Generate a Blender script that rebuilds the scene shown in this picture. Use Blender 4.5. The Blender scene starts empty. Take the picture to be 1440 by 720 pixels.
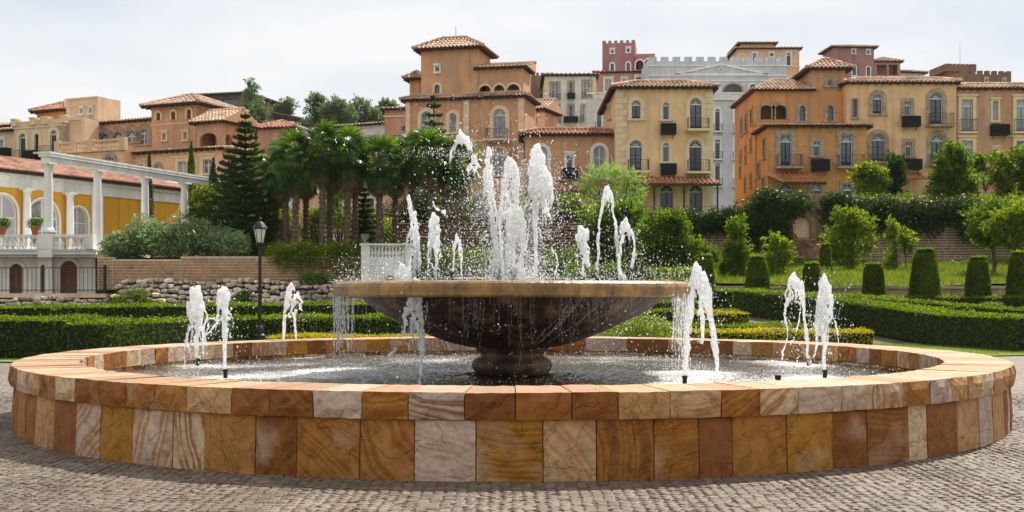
import bpy, bmesh, math, random
import numpy as np
from mathutils import Vector, Matrix, Euler
R = math.radians
random.seed(7); RNG = np.random.default_rng(7)
S = bpy.context.scene
C = S.collection
HAZE = 0.0001
EXPO = 0.32
F = 1674.0; HY = 410.0; CZ = 1.6          # focal length (px of a 1440 frame), horizon row, eye height
# ---------------------------------------------------------------- camera, sky, sun, exposure
cam = bpy.data.cameras.new('camera'); co = bpy.data.objects.new('camera', cam); C.objects.link(co)
co.location = (0, 0, CZ); co.rotation_euler = (R(90), 0, 0)
cam.sensor_width = 36; cam.lens = 36*F/1440; cam.shift_y = (HY-360)/1440; cam.clip_end = 6000; cam.clip_start = .1
S.camera = co
S.view_settings.view_transform = 'Standard'; S.view_settings.look = 'None'
S.view_settings.exposure = EXPO if 'EXPO' in globals() else 0.0; S.view_settings.gamma = 1
SUN = Vector((.36, .50, .78)).normalized()
w = bpy.data.worlds.new("World"); S.world = w; w.use_nodes = True
nt = w.node_tree; nt.nodes.clear()
def N(nt, t, **k):
    n = nt.nodes.new(t)
    for a, b in k.items():
        if hasattr(n, a): setattr(n, a, b)
        else: n.inputs[a.replace('_', ' ')].default_value = b
    return n
def LK(nt, a, b): nt.links.new(a, b)
out = N(nt, 'ShaderNodeOutputWorld'); bg = N(nt, 'ShaderNodeBackground'); bg.inputs[1].default_value = .083
sky = N(nt, 'ShaderNodeTexSky'); sky.sky_type = 'NISHITA'; sky.sun_disc = False
sky.sun_elevation = math.asin(SUN.z); sky.sun_rotation = math.atan2(SUN.x, SUN.y)
sky.air_density = 1.2; sky.dust_density = 3
tc = N(nt, 'ShaderNodeTexCoord'); mp = N(nt, 'ShaderNodeMapping'); mp.inputs['Scale'].default_value = (1, 1, 3.2)
no = N(nt, 'ShaderNodeTexNoise'); no.inputs['Scale'].default_value = 2.1; no.inputs['Detail'].default_value = 7; no.inputs['Roughness'].default_value = .55
cr = N(nt, 'ShaderNodeValToRGB'); cr.color_ramp.elements[0].position = .36; cr.color_ramp.elements[0].color = (6.9, 7.6, 8.6, 1)
cr.color_ramp.elements[1].position = .60; cr.color_ramp.elements[1].color = (9.6, 9.65, 9.7, 1)
mx = N(nt, 'ShaderNodeMixRGB'); mx.inputs[0].default_value = .9
LK(nt, tc.outputs['Generated'], mp.inputs[0]); LK(nt, mp.outputs[0], no.inputs[0]); LK(nt, no.outputs[0], cr.inputs[0])
LK(nt, sky.outputs[0], mx.inputs[1]); LK(nt, cr.outputs[0], mx.inputs[2]); LK(nt, mx.outputs[0], bg.inputs[0]); LK(nt, bg.outputs[0], out.inputs[0])
sl = bpy.data.lights.new('sun', 'SUN'); sl.energy = 5.0; sl.angle = R(.5); sl.color = (1, .95, .86)
so = bpy.data.objects.new('sun', sl); C.objects.link(so); so.rotation_euler = SUN.to_track_quat('Z', 'Y').to_euler(); so.location = (20, 30, 60)
S.cycles.max_bounces = 6; S.cycles.diffuse_bounces = 3; S.cycles.glossy_bounces = 3; S.cycles.transmission_bounces = 4
S.cycles.transparent_max_bounces = 6; S.cycles.volume_bounces = 0; S.cycles.use_denoising = True
S.cycles.sample_clamp_indirect = 6

def X(px, d): return (px-720)/F*d
def Z(py, d): return CZ+(HY-py)/F*d
# ---------------------------------------------------------------- materials
MATS = {}
def mat(name, col, rough=.8, var=.12, scale=3.0, bump=0, bscale=20, metal=0, stain=None, objvar=0, spec=.3, island=0, streak=0):
    """plain procedural surface: base colour with blotches, optional second stain colour, fine relief"""
    if name in MATS: return MATS[name]
    m = bpy.data.materials.new(name); m.use_nodes = True; t = m.node_tree; b = t.nodes['Principled BSDF']
    b.inputs['Roughness'].default_value = rough; b.inputs['Metallic'].default_value = metal
    b.inputs['Specular IOR Level'].default_value = spec
    g = N(t, 'ShaderNodeNewGeometry')
    n1 = N(t, 'ShaderNodeTexNoise'); n1.inputs['Scale'].default_value = scale; n1.inputs['Detail'].default_value = 6; n1.inputs['Roughness'].default_value = .6
    LK(t, g.outputs['Position'], n1.inputs[0])
    c0 = tuple(min(1, c*(1-var)) for c in col)+(1,); c1 = tuple(min(1, c*(1+var)) for c in col)+(1,)
    r = N(t, 'ShaderNodeValToRGB'); r.color_ramp.elements[0].position = .35; r.color_ramp.elements[1].position = .65
    r.color_ramp.elements[0].color = c0; r.color_ramp.elements[1].color = c1
    LK(t, n1.outputs[0], r.inputs[0]); o = r.outputs[0]
    if stain:
        n2 = N(t, 'ShaderNodeTexNoise'); n2.inputs['Scale'].default_value = stain[1]; n2.inputs['Detail'].default_value = 8; n2.inputs['Roughness'].default_value = .65
        mm = N(t, 'ShaderNodeMapping'); mm.inputs['Scale'].default_value = (1, 1, stain[3] if len(stain) > 3 else .3); LK(t, g.outputs['Position'], mm.inputs[0]); LK(t, mm.outputs[0], n2.inputs[0])
        r2 = N(t, 'ShaderNodeValToRGB'); r2.color_ramp.elements[0].position = .45; r2.color_ramp.elements[1].position = .62
        r2.color_ramp.elements[0].color = (0, 0, 0, 1); r2.color_ramp.elements[1].color = (stain[2],)*3+(1,)
        LK(t, n2.outputs[0], r2.inputs[0]); x = N(t, 'ShaderNodeMixRGB'); LK(t, r2.outputs[0], x.inputs[0]); LK(t, o, x.inputs[1]); x.inputs[2].default_value = stain[0]+(1,); o = x.outputs[0]
    if streak:     # rain streaks running down the wall
        n4 = N(t, 'ShaderNodeTexNoise'); n4.inputs['Scale'].default_value = 1.0; n4.inputs['Detail'].default_value = 5; m4 = N(t, 'ShaderNodeMapping'); m4.inputs['Scale'].default_value = (2.6, 2.6, .16); LK(t, g.outputs['Position'], m4.inputs[0]); LK(t, m4.outputs[0], n4.inputs[0])
        r4 = N(t, 'ShaderNodeValToRGB'); r4.color_ramp.elements[0].position = .32; r4.color_ramp.elements[0].color = (1-streak,)*3+(1,); r4.color_ramp.elements[1].position = .52; LK(t, n4.outputs[0], r4.inputs[0])
        x4 = N(t, 'ShaderNodeMixRGB', blend_type='MULTIPLY'); x4.inputs[0].default_value = 1; LK(t, o, x4.inputs[1]); LK(t, r4.outputs[0], x4.inputs[2]); o = x4.outputs[0]
    if objvar or island:
        h = N(t, 'ShaderNodeHueSaturation'); mr = N(t, 'ShaderNodeMapRange')
        k = objvar or island
        mr.inputs['To Min'].default_value = 1-k; mr.inputs['To Max'].default_value = 1+k
        if objvar: oi = N(t, 'ShaderNodeObjectInfo'); LK(t, oi.outputs['Random'], mr.inputs[0])
        else: LK(t, g.outputs['Random Per Island'], mr.inputs[0])
        LK(t, mr.outputs[0], h.inputs['Value']); LK(t, o, h.inputs['Color']); o = h.outputs[0]
    LK(t, o, b.inputs['Base Color'])
    if bump:
        n3 = N(t, 'ShaderNodeTexNoise'); n3.inputs['Scale'].default_value = bscale; n3.inputs['Detail'].default_value = 8
        LK(t, g.outputs['Position'], n3.inputs[0]); bp = N(t, 'ShaderNodeBump'); bp.inputs['Strength'].default_value = bump; bp.inputs['Distance'].default_value = .03
        LK(t, n3.outputs[0], bp.inputs['Height']); LK(t, bp.outputs[0], b.inputs['Normal'])
    MATS[name] = m; return m
def leafmat(name, c0, c1, trans=.45, rough=.45, nscale=1.2, tv=2.7):
    """foliage: colour per leaf between two greens, light passes through each leaf"""
    if name in MATS: return MATS[name]
    m = bpy.data.materials.new(name); m.use_nodes = True; t = m.node_tree; b = t.nodes['Principled BSDF']; o = t.nodes['Material Output']
    g = N(t, 'ShaderNodeNewGeometry'); n1 = N(t, 'ShaderNodeTexNoise'); n1.inputs['Scale'].default_value = nscale; LK(t, g.outputs['Position'], n1.inputs[0])
    ad = N(t, 'ShaderNodeMath', operation='ADD'); ml = N(t, 'ShaderNodeMath', operation='MULTIPLY'); ml.inputs[1].default_value = .55
    LK(t, g.outputs['Random Per Island'], ml.inputs[0]); LK(t, ml.outputs[0], ad.inputs[0]); 
    m2 = N(t, 'ShaderNodeMath', operation='MULTIPLY'); m2.inputs[1].default_value = .55; LK(t, n1.outputs[0], m2.inputs[0]); LK(t, m2.outputs[0], ad.inputs[1])
    r = N(t, 'ShaderNodeValToRGB'); r.color_ramp.elements[0].position = .15; r.color_ramp.elements[1].position = .85
    r.color_ramp.elements[0].color = c0+(1,); r.color_ramp.elements[1].color = c1+(1,); LK(t, ad.outputs[0], r.inputs[0])
    LK(t, r.outputs[0], b.inputs['Base Color']); b.inputs['Roughness'].default_value = rough; b.inputs['Specular IOR Level'].default_value = .22
    tr = N(t, 'ShaderNodeBsdfTranslucent'); hs = N(t, 'ShaderNodeHueSaturation'); hs.inputs['Value'].default_value = tv; hs.inputs['Saturation'].default_value = 1.05; hs.inputs['Hue'].default_value = .482
    LK(t, r.outputs[0], hs.inputs['Color']); LK(t, hs.outputs[0], tr.inputs[0])
    ms = N(t, 'ShaderNodeMixShader'); ms.inputs[0].default_value = trans; LK(t, b.outputs[0], ms.inputs[1]); LK(t, tr.outputs[0], ms.inputs[2]); LK(t, ms.outputs[0], o.inputs[0])
    MATS[name] = m; return m
# ---------------------------------------------------------------- mesh building
class MB:
    def __init__(s): s.v = []; s.f = []; s.m = []; s.mats = []; s.T = None
    def mi(s, m):
        if m not in s.mats: s.mats.append(m)
        return s.mats.index(m)
    def add(s, vs, fs, m):
        o = len(s.v); i = s.mi(m)
        if s.T: vs = [s.T(*p) for p in vs]
        s.v += [tuple(p) for p in vs]; s.f += [tuple(a+o for a in f) for f in fs]; s.m += [i]*len(fs)
    def box(s, x0, x1, y0, y1, z0, z1, m):
        s.add([(x0,y0,z0),(x1,y0,z0),(x1,y1,z0),(x0,y1,z0),(x0,y0,z1),(x1,y0,z1),(x1,y1,z1),(x0,y1,z1)],
              [(0,3,2,1),(4,5,6,7),(0,1,5,4),(1,2,6,5),(2,3,7,6),(3,0,4,7)], m)
    def prism(s, poly, y0, y1, m):           # polygon in x,z pulled through y
        n = len(poly); s.add([(a, y0, b) for a, b in poly]+[(a, y1, b) for a, b in poly],
              [tuple(range(n)), tuple(range(2*n-1, n-1, -1))]+[(i, i+n, (i+1) % n+n, (i+1) % n) for i in range(n)], m)
    def strip(s, inner, outer, y0, y1, m):   # ring or arch between two equal-length x,z lines, pulled through y
        n = len(inner); V = []
        for p in (inner, outer):
            for y in (y0, y1): V += [(a, y, b) for a, b in p]
        fs = []
        for i in range(n-1):
            fs += [(i, i+1, 2*n+i+1, 2*n+i), (n+i, 3*n+i, 3*n+i+1, n+i+1), (i, n+i, n+i+1, i+1), (2*n+i, 2*n+i+1, 3*n+i+1, 3*n+i)]
        fs += [(0, 2*n, 3*n, n), (n-1, 2*n-1, 4*n-1, 3*n-1)]
        s.add(V, fs, m)
    def tube(s, pts, rad, m, n=6, cap=True):
        pts = [Vector(p) for p in pts]; rr = rad if isinstance(rad, (list, tuple)) else [rad]*len(pts); V = []
        for i, p in enumerate(pts):
            d = (pts[min(i+1, len(pts)-1)]-pts[max(i-1, 0)]); d = d.normalized() if d.length > 1e-9 else Vector((0, 0, 1))
            a = d.orthogonal().normalized() if abs(d.z) < .95 else Vector((1, 0, 0)); a = (a-d*a.dot(d)).normalized(); b = d.cross(a)
            for k in range(n):
                t = 2*math.pi*k/n; V.append(tuple(p+a*(math.cos(t)*rr[i])+b*(math.sin(t)*rr[i])))
        fs = [(i*n+k, i*n+(k+1) % n, (i+1)*n+(k+1) % n, (i+1)*n+k) for i in range(len(pts)-1) for k in range(n)]
        if cap: fs += [tuple(range(n-1, -1, -1)), tuple((len(pts)-1)*n+k for k in range(n))]
        s.add(V, fs, m)
    def lathe(s, prof, m, n=24, cx=0, cy=0, cap=False, sq=False):
        V = []
        for r, z in prof:
            for k in range(n):
                t = 2*math.pi*(k+(.5 if sq else 0))/n; V.append((cx+r*math.cos(t), cy+r*math.sin(t), z))
        fs = [(i*n+k, i*n+(k+1) % n, (i+1)*n+(k+1) % n, (i+1)*n+k) for i in range(len(prof)-1) for k in range(n)]
        if cap: fs += [tuple(range(n-1, -1, -1)), tuple((len(prof)-1)*n+k for k in range(n))]
        s.add(V, fs, m)
    def mesh(s, name, smooth=False):
        me = bpy.data.meshes.new(name); me.from_pydata(s.v, [], s.f)
        for m in s.mats: me.materials.append(m)
        me.polygons.foreach_set('material_index', s.m)
        if smooth: me.polygons.foreach_set('use_smooth', [True]*len(me.polygons))
        me.update(); return me
    def link(s, name, parent=None, loc=(0, 0, 0), smooth=False, rot=0, off=None, **k):
        """off: world point that becomes the origin (vertices are given in world space)"""
        if off is not None: s.v = [(a-off[0], b-off[1], c-off[2]) for a, b, c in s.v]; loc = off
        return link(name, s.mesh(name, smooth), parent, loc, rot, **k)
WLOC = {}
def link(name, me, parent=None, loc=(0, 0, 0), rot=0, **k):
    o = bpy.data.objects.new(name, me); C.objects.link(o)
    if parent is not None:
        o.parent = parent; p, pr = WLOC[parent.name]
        d = Vector(loc)-Vector(p)
        if pr: d = Matrix.Rotation(-pr, 3, 'Z') @ d
        o.location = d; o.rotation_euler = (0, 0, rot-pr)
    else: o.location = loc; o.rotation_euler = (0, 0, rot)
    WLOC[o.name] = (tuple(loc), rot)
    for a, b in k.items():
        if b: o[a] = b
    return o
def thing(name, loc, label, cat, group=None, rot=0): return link(name, None, None, loc, rot, label=label, category=cat, group=group)

def quads_mesh(name, V, nper, mats, tri=False, midx=None):
    """V: (n, nper, 3) loose faces, fast"""
    n = len(V); me = bpy.data.meshes.new(name); me.vertices.add(n*nper); me.vertices.foreach_set('co', V.reshape(-1).astype(np.float32))
    me.loops.add(n*nper); me.loops.foreach_set('vertex_index', np.arange(n*nper, dtype=np.int32))
    me.polygons.add(n); me.polygons.foreach_set('loop_start', np.arange(0, n*nper, nper, dtype=np.int32))
    try: me.polygons.foreach_set('loop_total', np.full(n, nper, dtype=np.int32))
    except Exception: pass
    for m in (mats if isinstance(mats, (list, tuple)) else [mats]): me.materials.append(m)
    if midx is not None: me.polygons.foreach_set('material_index', np.asarray(midx, dtype=np.int32))
    me.update(calc_edges=True); return me
def unit(a): return a/np.maximum(np.linalg.norm(a, axis=-1, keepdims=True), 1e-9)
def leaves(P, Nn, size, asp=.45, flop=.8, up=0.):
    """rhombic leaves at points P, loosely facing normals Nn; returns (n,4,3)"""
    n = len(P); d = unit(RNG.normal(size=(n, 3))); nn = unit(Nn+d*flop); t = unit(np.cross(nn, RNG.normal(size=(n, 3)))+np.array([0, 0, up])); t = unit(t-nn*(t*nn).sum(1, keepdims=True)) if up == 0 else unit(t)
    b = unit(np.cross(nn, t)); s = (size*(.6+.8*RNG.random(n)))[:, None]
    return np.stack([P-t*s*.5, P+b*s*asp*.5, P+t*s*.5, P-b*s*asp*.5], 1)
def clump_pts(cs, rs, n, inner=.55):
    cs = np.asarray(cs, float); rs = np.asarray(rs, float)
    if rs.ndim == 1: rs = np.repeat(rs[:, None], 3, 1)
    wgt = rs[:, 0]*rs[:, 2]; i = RNG.choice(len(cs), n, p=wgt/wgt.sum()); d = unit(RNG.normal(size=(n, 3)))
    k = inner+(1-inner)*RNG.random(n)**.6
    k *= 1+.16*np.sin(d[:, 0]*7+cs[i, 0]*3)*np.sin(d[:, 1]*6+cs[i, 1])*np.sin(d[:, 2]*8+i)
    return cs[i]+d*rs[i]*k[:, None], d

def twig_leaves(cs, rs, n, size, m, per=11, asp=.42, inner=.35, reach=.55, up=.45):
    """foliage as sprays: leaves set along short twigs that leave each clump outwards and upwards"""
    cs = np.asarray(cs, float); rs = np.asarray(rs, float)
    if rs.ndim == 1: rs = np.repeat(rs[:, None], 3, 1)
    nt = max(4, n//per); w_ = rs[:, 0]*rs[:, 2]; i = RNG.choice(len(cs), nt, p=w_/w_.sum()); d = unit(RNG.normal(size=(nt, 3))); k = inner+(1-inner)*RNG.random(nt)**.7
    b = cs[i]+d*rs[i]*k[:, None]*.85; t = unit(d+np.array([0, 0, up])+RNG.normal(size=(nt, 3))*.35); L = rs[i, 0]*reach*(.5+.9*RNG.random(nt))
    s = RNG.random((nt, per)); P = b[:, None]+t[:, None]*(s*L[:, None])[..., None]+RNG.normal(size=(nt, per, 3))*size*.28
    ax = unit(t[:, None]+RNG.normal(size=(nt, per, 3))*.55); P = P.reshape(-1, 3); ax = ax.reshape(-1, 3); q = unit(np.cross(ax, RNG.normal(size=P.shape))); z = (size*(.6+.8*RNG.random(len(P))))[:, None]
    return np.stack([P, P+ax*z*.45+q*z*asp*.5, P+ax*z, P+ax*z*.45-q*z*asp*.5], 1)
# ================================================================ GROUND
def grid_sheet(name, xs, ys, zf, m, **k):
    V = [(x, y, zf(x, y)) for y in ys for x in xs]; nx = len(xs)
    fs = [(j*nx+i, j*nx+i+1, (j+1)*nx+i+1, (j+1)*nx+i) for j in range(len(ys)-1) for i in range(nx-1)]
    b = MB(); b.add(V, fs, m); return b.link(name, smooth=True, kind='structure', **k)
def sm(t): t = max(0, min(1, t)); return t*t*(3-2*t)
def cobblemat():
    m = bpy.data.materials.new('granite setts'); m.use_nodes = True; t = m.node_tree; b = t.nodes['Principled BSDF']
    g = N(t, 'ShaderNodeNewGeometry'); oi = N(t, 'ShaderNodeObjectInfo'); a = N(t, 'ShaderNodeMath', operation='ADD'); LK(t, g.outputs['Random Per Island'], a.inputs[0]); LK(t, oi.outputs['Random'], a.inputs[1])
    fr = N(t, 'ShaderNodeMath', operation='FRACT'); LK(t, a.outputs[0], fr.inputs[0])
    r = N(t, 'ShaderNodeValToRGB'); e = r.color_ramp.elements; e[0].color = (.14, .095, .062, 1); e[1].color = (.27, .20, .135, 1); r.color_ramp.elements.new(.5).color = (.20, .145, .098, 1); r.color_ramp.elements.new(.88).color = (.215, .175, .135, 1)
    LK(t, fr.outputs[0], r.inputs[0])
    n = N(t, 'ShaderNodeTexNoise'); n.inputs['Scale'].default_value = 45; n.inputs['Detail'].default_value = 6; LK(t, g.outputs['Position'], n.inputs[0])
    n2 = N(t, 'ShaderNodeTexNoise'); n2.inputs['Scale'].default_value = 1.1; n2.inputs['Detail'].default_value = 5; LK(t, g.outputs['Position'], n2.inputs[0])
    x = N(t, 'ShaderNodeMixRGB', blend_type='MULTIPLY'); x.inputs[0].default_value = .75; cr2 = N(t, 'ShaderNodeValToRGB'); cr2.color_ramp.elements[0].color = (.55, .5, .45, 1); cr2.color_ramp.elements[0].position = .3; cr2.color_ramp.elements[1].position = .6
    LK(t, n.outputs[0], cr2.inputs[0]); LK(t, r.outputs[0], x.inputs[1]); LK(t, cr2.outputs[0], x.inputs[2])
    x2 = N(t, 'ShaderNodeMixRGB', blend_type='MULTIPLY'); x2.inputs[0].default_value = .85; cr3 = N(t, 'ShaderNodeValToRGB'); cr3.color_ramp.elements[0].color = (.6, .58, .55, 1); cr3.color_ramp.elements[0].position = .35; cr3.color_ramp.elements[1].position = .6
    LK(t, n2.outputs[0], cr3.inputs[0]); LK(t, x.outputs[0], x2.inputs[1]); LK(t, cr3.outputs[0], x2.inputs[2])
    LK(t, x2.outputs[0], b.inputs['Base Color']); b.inputs['Roughness'].default_value = .62; b.inputs['Specular IOR Level'].default_value = .5
    bp = N(t, 'ShaderNodeBump'); bp.inputs['Strength'].default_value = .7; bp.inputs['Distance'].default_value = .006; LK(t, n.outputs[0], bp.inputs['Height']); LK(t, bp.outputs[0], b.inputs['Normal'])
    return m
M_SETT = cobblemat()
def farpave():
    m = bpy.data.materials.new('paving farther off'); m.use_nodes = True; t = m.node_tree; b = t.nodes['Principled BSDF']
    g = N(t, 'ShaderNodeNewGeometry'); v = N(t, 'ShaderNodeTexVoronoi'); v.inputs['Scale'].default_value = 10; LK(t, g.outputs['Position'], v.inputs['Vector'])
    r = N(t, 'ShaderNodeValToRGB'); r.color_ramp.elements[0].color = (.17, .13, .10, 1); r.color_ramp.elements[1].color = (.28, .235, .185, 1)
    sp = N(t, 'ShaderNodeSeparateXYZ'); LK(t, v.outputs['Color'], sp.inputs[0]); LK(t, sp.outputs[0], r.inputs[0])
    v2 = N(t, 'ShaderNodeTexVoronoi', feature='DISTANCE_TO_EDGE'); v2.inputs['Scale'].default_value = 10; LK(t, g.outputs['Position'], v2.inputs['Vector'])
    r2 = N(t, 'ShaderNodeValToRGB'); r2.color_ramp.elements[0].color = (.35, .3, .25, 1); r2.color_ramp.elements[1].position = .12
    LK(t, v2.outputs[0], r2.inputs[0]); x = N(t, 'ShaderNodeMixRGB', blend_type='MULTIPLY'); x.inputs[0].default_value = 1; LK(t, r.outputs[0], x.inputs[1]); LK(t, r2.outputs[0], x.inputs[2])
    LK(t, x.outputs[0], b.inputs['Base Color']); b.inputs['Roughness'].default_value = .75
    bp = N(t, 'ShaderNodeBump'); bp.inputs['Strength'].default_value = .6; bp.inputs['Distance'].default_value = .02; LK(t, r2.outputs[0], bp.inputs['Height']); LK(t, bp.outputs[0], b.inputs['Normal'])
    return m
M_FARPAVE = farpave(); M_JOINT = mat('sandy joints', (.15, .10, .062), .95, .3, 8, .5, 60)
FD = 16.3                                   # distance of the fountain's centre
b = MB(); b.add([(-80, -60, -.016), (80, -60, -.016), (80, 36, -.016), (-80, 36, -.016)], [(0, 1, 2, 3)], M_FARPAVE)
plaza = b.link('plaza_pavement', kind='structure')
# bedding under the built setts (4 mm above the sheet)
b = MB(); b.add([(-10, 7.2, -.0065), (10, 7.2, -.0065), (10, 19, -.0065), (-10, 19, -.0065)], [(0, 1, 2, 3)], M_JOINT); b.link('joint_bed', plaza)
# setts laid in segmental arches
def setts():
    W = 1.25; L = []; i0 = int(-10/W)-1
    for c in range(i0, -i0+1):
        nst = 14
        for rowi in range(int(7.0/.09), int(19.4/.09)):
            for k in range(nst):
                t = (k+.5)/nst; u = 2*t-1
                x = (c+t)*W; y = rowi*.09+.41*(1-u*u)+random.uniform(-.013, .013); x += random.uniform(-.01, .01)
                if not (-10 < x < 10 and 7.2 < y < 18.9): continue
                if math.hypot(x, y-FD) < 6.27: continue
                L.append((x, y, math.atan(-.41*2*u*2/W)+random.uniform(-.14, .14)))
    return L
ST = setts(); ST.sort(key=lambda s: s[1]+abs(s[0])*.02+(50 if abs(s[0]) > s[1]*.43 or s[1] < 8.72 else 0))
def sett_verts(x, y, a):
    ca, sa = math.cos(a), math.sin(a); w = .0425+random.uniform(-.008, .003); h = .0425*abs(ca)+random.uniform(-.006, .002); z = random.uniform(-.003, .003); tx, ty = random.uniform(-.04, .04), random.uniform(-.05, .05)
    V = []
    for (k, zz) in ((1.0, -.012), (1.0, -.006), (.78, 0)):
        for sx, sy in ((-1, -1), (1, -1), (1, 1), (-1, 1)):
            px, py = sx*w*k+random.uniform(-.004, .004), sy*h*k+random.uniform(-.004, .004)
            V.append((px*ca-py*sa, px*sa+py*ca, zz+((z+px*tx+py*ty+.004) if zz > -.01 else 0)))
    return V
SF = [(0,1,5,4),(1,2,6,5),(2,3,7,6),(3,0,4,7),(4,5,9,8),(5,6,10,9),(6,7,11,10),(7,4,8,11),(8,9,10,11)]
sett_meshes = []
for k in range(24):
    b = MB(); b.add(sett_verts(0, 0, 0), SF, M_SETT); sett_meshes.append(b.mesh('paving_sett'))
for (x, y, a) in ST[:300]:
    link('paving_sett', random.choice(sett_meshes), plaza, (x, y, 0), a)
b = MB()
for (x, y, a) in ST[300:]:
    b.add([(px+x, py+y, pz) for px, py, pz in sett_verts(x, y, a)], SF, M_SETT)
b.link('smaller_paving_setts', plaza, kind='stuff')

# ================================================================ FOUNTAIN
def sandstone(name, top=False):
    m = bpy.data.materials.new(name); m.use_nodes = True; t = m.node_tree; b = t.nodes['Principled BSDF']
    oi = N(t, 'ShaderNodeObjectInfo'); tc = N(t, 'ShaderNodeTexCoord')
    # each stone its own piece of rock: shift and turn the texture space
    ml = N(t, 'ShaderNodeVectorMath', operation='SCALE'); cv = N(t, 'ShaderNodeCombineXYZ'); cv.inputs[0].default_value = 37; cv.inputs[1].default_value = 91; cv.inputs[2].default_value = 53
    LK(t, cv.outputs[0], ml.inputs[0]); LK(t, oi.outputs['Random'], ml.inputs['Scale'])
    ro = N(t, 'ShaderNodeVectorRotate', rotation_type='EULER_XYZ'); LK(t, tc.outputs['Object'], ro.inputs[0]); rs = N(t, 'ShaderNodeVectorMath', operation='SCALE'); cv2 = N(t, 'ShaderNodeCombineXYZ'); cv2.inputs[0].default_value = 40; cv2.inputs[1].default_value = 83; cv2.inputs[2].default_value = 5
    LK(t, cv2.outputs[0], rs.inputs[0]); LK(t, oi.outputs['Random'], rs.inputs['Scale']); LK(t, rs.outputs[0], ro.inputs['Rotation'])
    ad = N(t, 'ShaderNodeVectorMath', operation='ADD'); LK(t, ro.outputs[0], ad.inputs[0]); LK(t, ml.outputs[0], ad.inputs[1])
    # palette by stone
    fr = N(t, 'ShaderNodeMath', operation='MULTIPLY'); fr.inputs[1].default_value = 17.3; LK(t, oi.outputs['Random'], fr.inputs[0]); f2 = N(t, 'ShaderNodeMath', operation='FRACT'); LK(t, fr.outputs[0], f2.inputs[0])
    pal = N(t, 'ShaderNodeValToRGB'); pal.color_ramp.interpolation = 'CONSTANT'
    cols = [(.46, .24, .10), (.29, .125, .055), (.57, .35, .18), (.46, .24, .075), (.66, .52, .41), (.31, .135, .055), (.72, .56, .38), (.44, .22, .085), (.24, .10, .042), (.64, .44, .27), (.60, .48, .40), (.34, .15, .06)]
    el = pal.color_ramp.elements; el[0].color = cols[0]+(1,); el[1].position = 1/12; el[1].color = cols[1]+(1,)
    for i in range(2, 12): el.new(i/12).color = cols[i]+(1,)
    LK(t, f2.outputs[0], pal.inputs[0])
    # flowing bands of sediment
    wv = N(t, 'ShaderNodeTexWave', wave_type='BANDS', bands_direction='X'); wv.inputs['Scale'].default_value = 1.15; wv.inputs['Distortion'].default_value = 4.5; wv.inputs['Detail'].default_value = 3; wv.inputs['Detail Scale'].default_value = .8; wv.inputs['Detail Roughness'].default_value = .45; LK(t, ad.outputs[0], wv.inputs[0])
    br = N(t, 'ShaderNodeValToRGB'); e = br.color_ramp.elements; e[0].position = .0; e[0].color = (0, 0, 0, 1); e[1].position = 1; e[1].color = (.15,)*3+(1,)
    for q, c in ((.2, .1), (.32, .9), (.42, .55), (.5, 1), (.58, .2), (.72, .05), (.8, .7), (.88, .9)): e.new(q).color = (c,)*3+(1,)
    e[0].color = (0, 0, 0, 1)
    LK(t, wv.outputs['Fac'], br.inputs[0])
    ochre = N(t, 'ShaderNodeMixRGB'); och2 = N(t, 'ShaderNodeMixRGB'); och2.inputs[1].default_value = (.54, .28, .08, 1); och2.inputs[2].default_value = (.24, .09, .03, 1)
    f9 = N(t, 'ShaderNodeMath', operation='MULTIPLY'); f9.inputs[1].default_value = 29.7; LK(t, oi.outputs['Random'], f9.inputs[0]); f10 = N(t, 'ShaderNodeMath', operation='FRACT'); LK(t, f9.outputs[0], f10.inputs[0]); LK(t, f10.outputs[0], och2.inputs[0])
    LK(t, och2.outputs[0], ochre.inputs[2]); LK(t, pal.outputs[0], ochre.inputs[1])
    amt = N(t, 'ShaderNodeMath', operation='MULTIPLY'); LK(t, br.outputs[0], amt.inputs[0])
    f3 = N(t, 'ShaderNodeMath', operation='MULTIPLY'); f3.inputs[1].default_value = 5.7; LK(t, oi.outputs['Random'], f3.inputs[0]); f4 = N(t, 'ShaderNodeMath', operation='FRACT'); LK(t, f3.outputs[0], f4.inputs[0])
    f5 = N(t, 'ShaderNodeMapRange'); f5.inputs['From Min'].default_value = .15; f5.inputs['From Max'].default_value = .8; f5.inputs['From Min'].default_value = .35; f5.inputs['To Min'].default_value = .15; f5.inputs['To Max'].default_value = 1.0; LK(t, f4.outputs[0], f5.inputs[0]); LK(t, f5.outputs[0], amt.inputs[1]); LK(t, amt.outputs[0], ochre.inputs[0])
    # one large pale or dark field in a stone
    n5 = N(t, 'ShaderNodeTexNoise'); n5.inputs['Scale'].default_value = 1.3; n5.inputs['Detail'].default_value = 2; LK(t, ad.outputs[0], n5.inputs[0]); r5 = N(t, 'ShaderNodeValToRGB'); r5.color_ramp.elements[0].position = .60; r5.color_ramp.elements[0].color = (0, 0, 0, 1); r5.color_ramp.elements[1].position = .72; r5.color_ramp.elements[1].color = (.8,)*3+(1,)
    LK(t, n5.outputs[0], r5.inputs[0]); pale = N(t, 'ShaderNodeMixRGB'); LK(t, r5.outputs[0], pale.inputs[0]); LK(t, ochre.outputs[0], pale.inputs[1]); pale.inputs[2].default_value = (.6, .43, .29, 1)
    # fine mottling and dark crack lines
    n2 = N(t, 'ShaderNodeTexNoise'); n2.inputs['Scale'].default_value = 9; n2.inputs['Detail'].default_value = 9; n2.inputs['Roughness'].default_value = .68; LK(t, ad.outputs[0], n2.inputs[0])
    cr = N(t, 'ShaderNodeValToRGB'); cr.color_ramp.elements[0].position = .33; cr.color_ramp.elements[0].color = (.58, .48, .42, 1); cr.color_ramp.elements[1].position = .6
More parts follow.
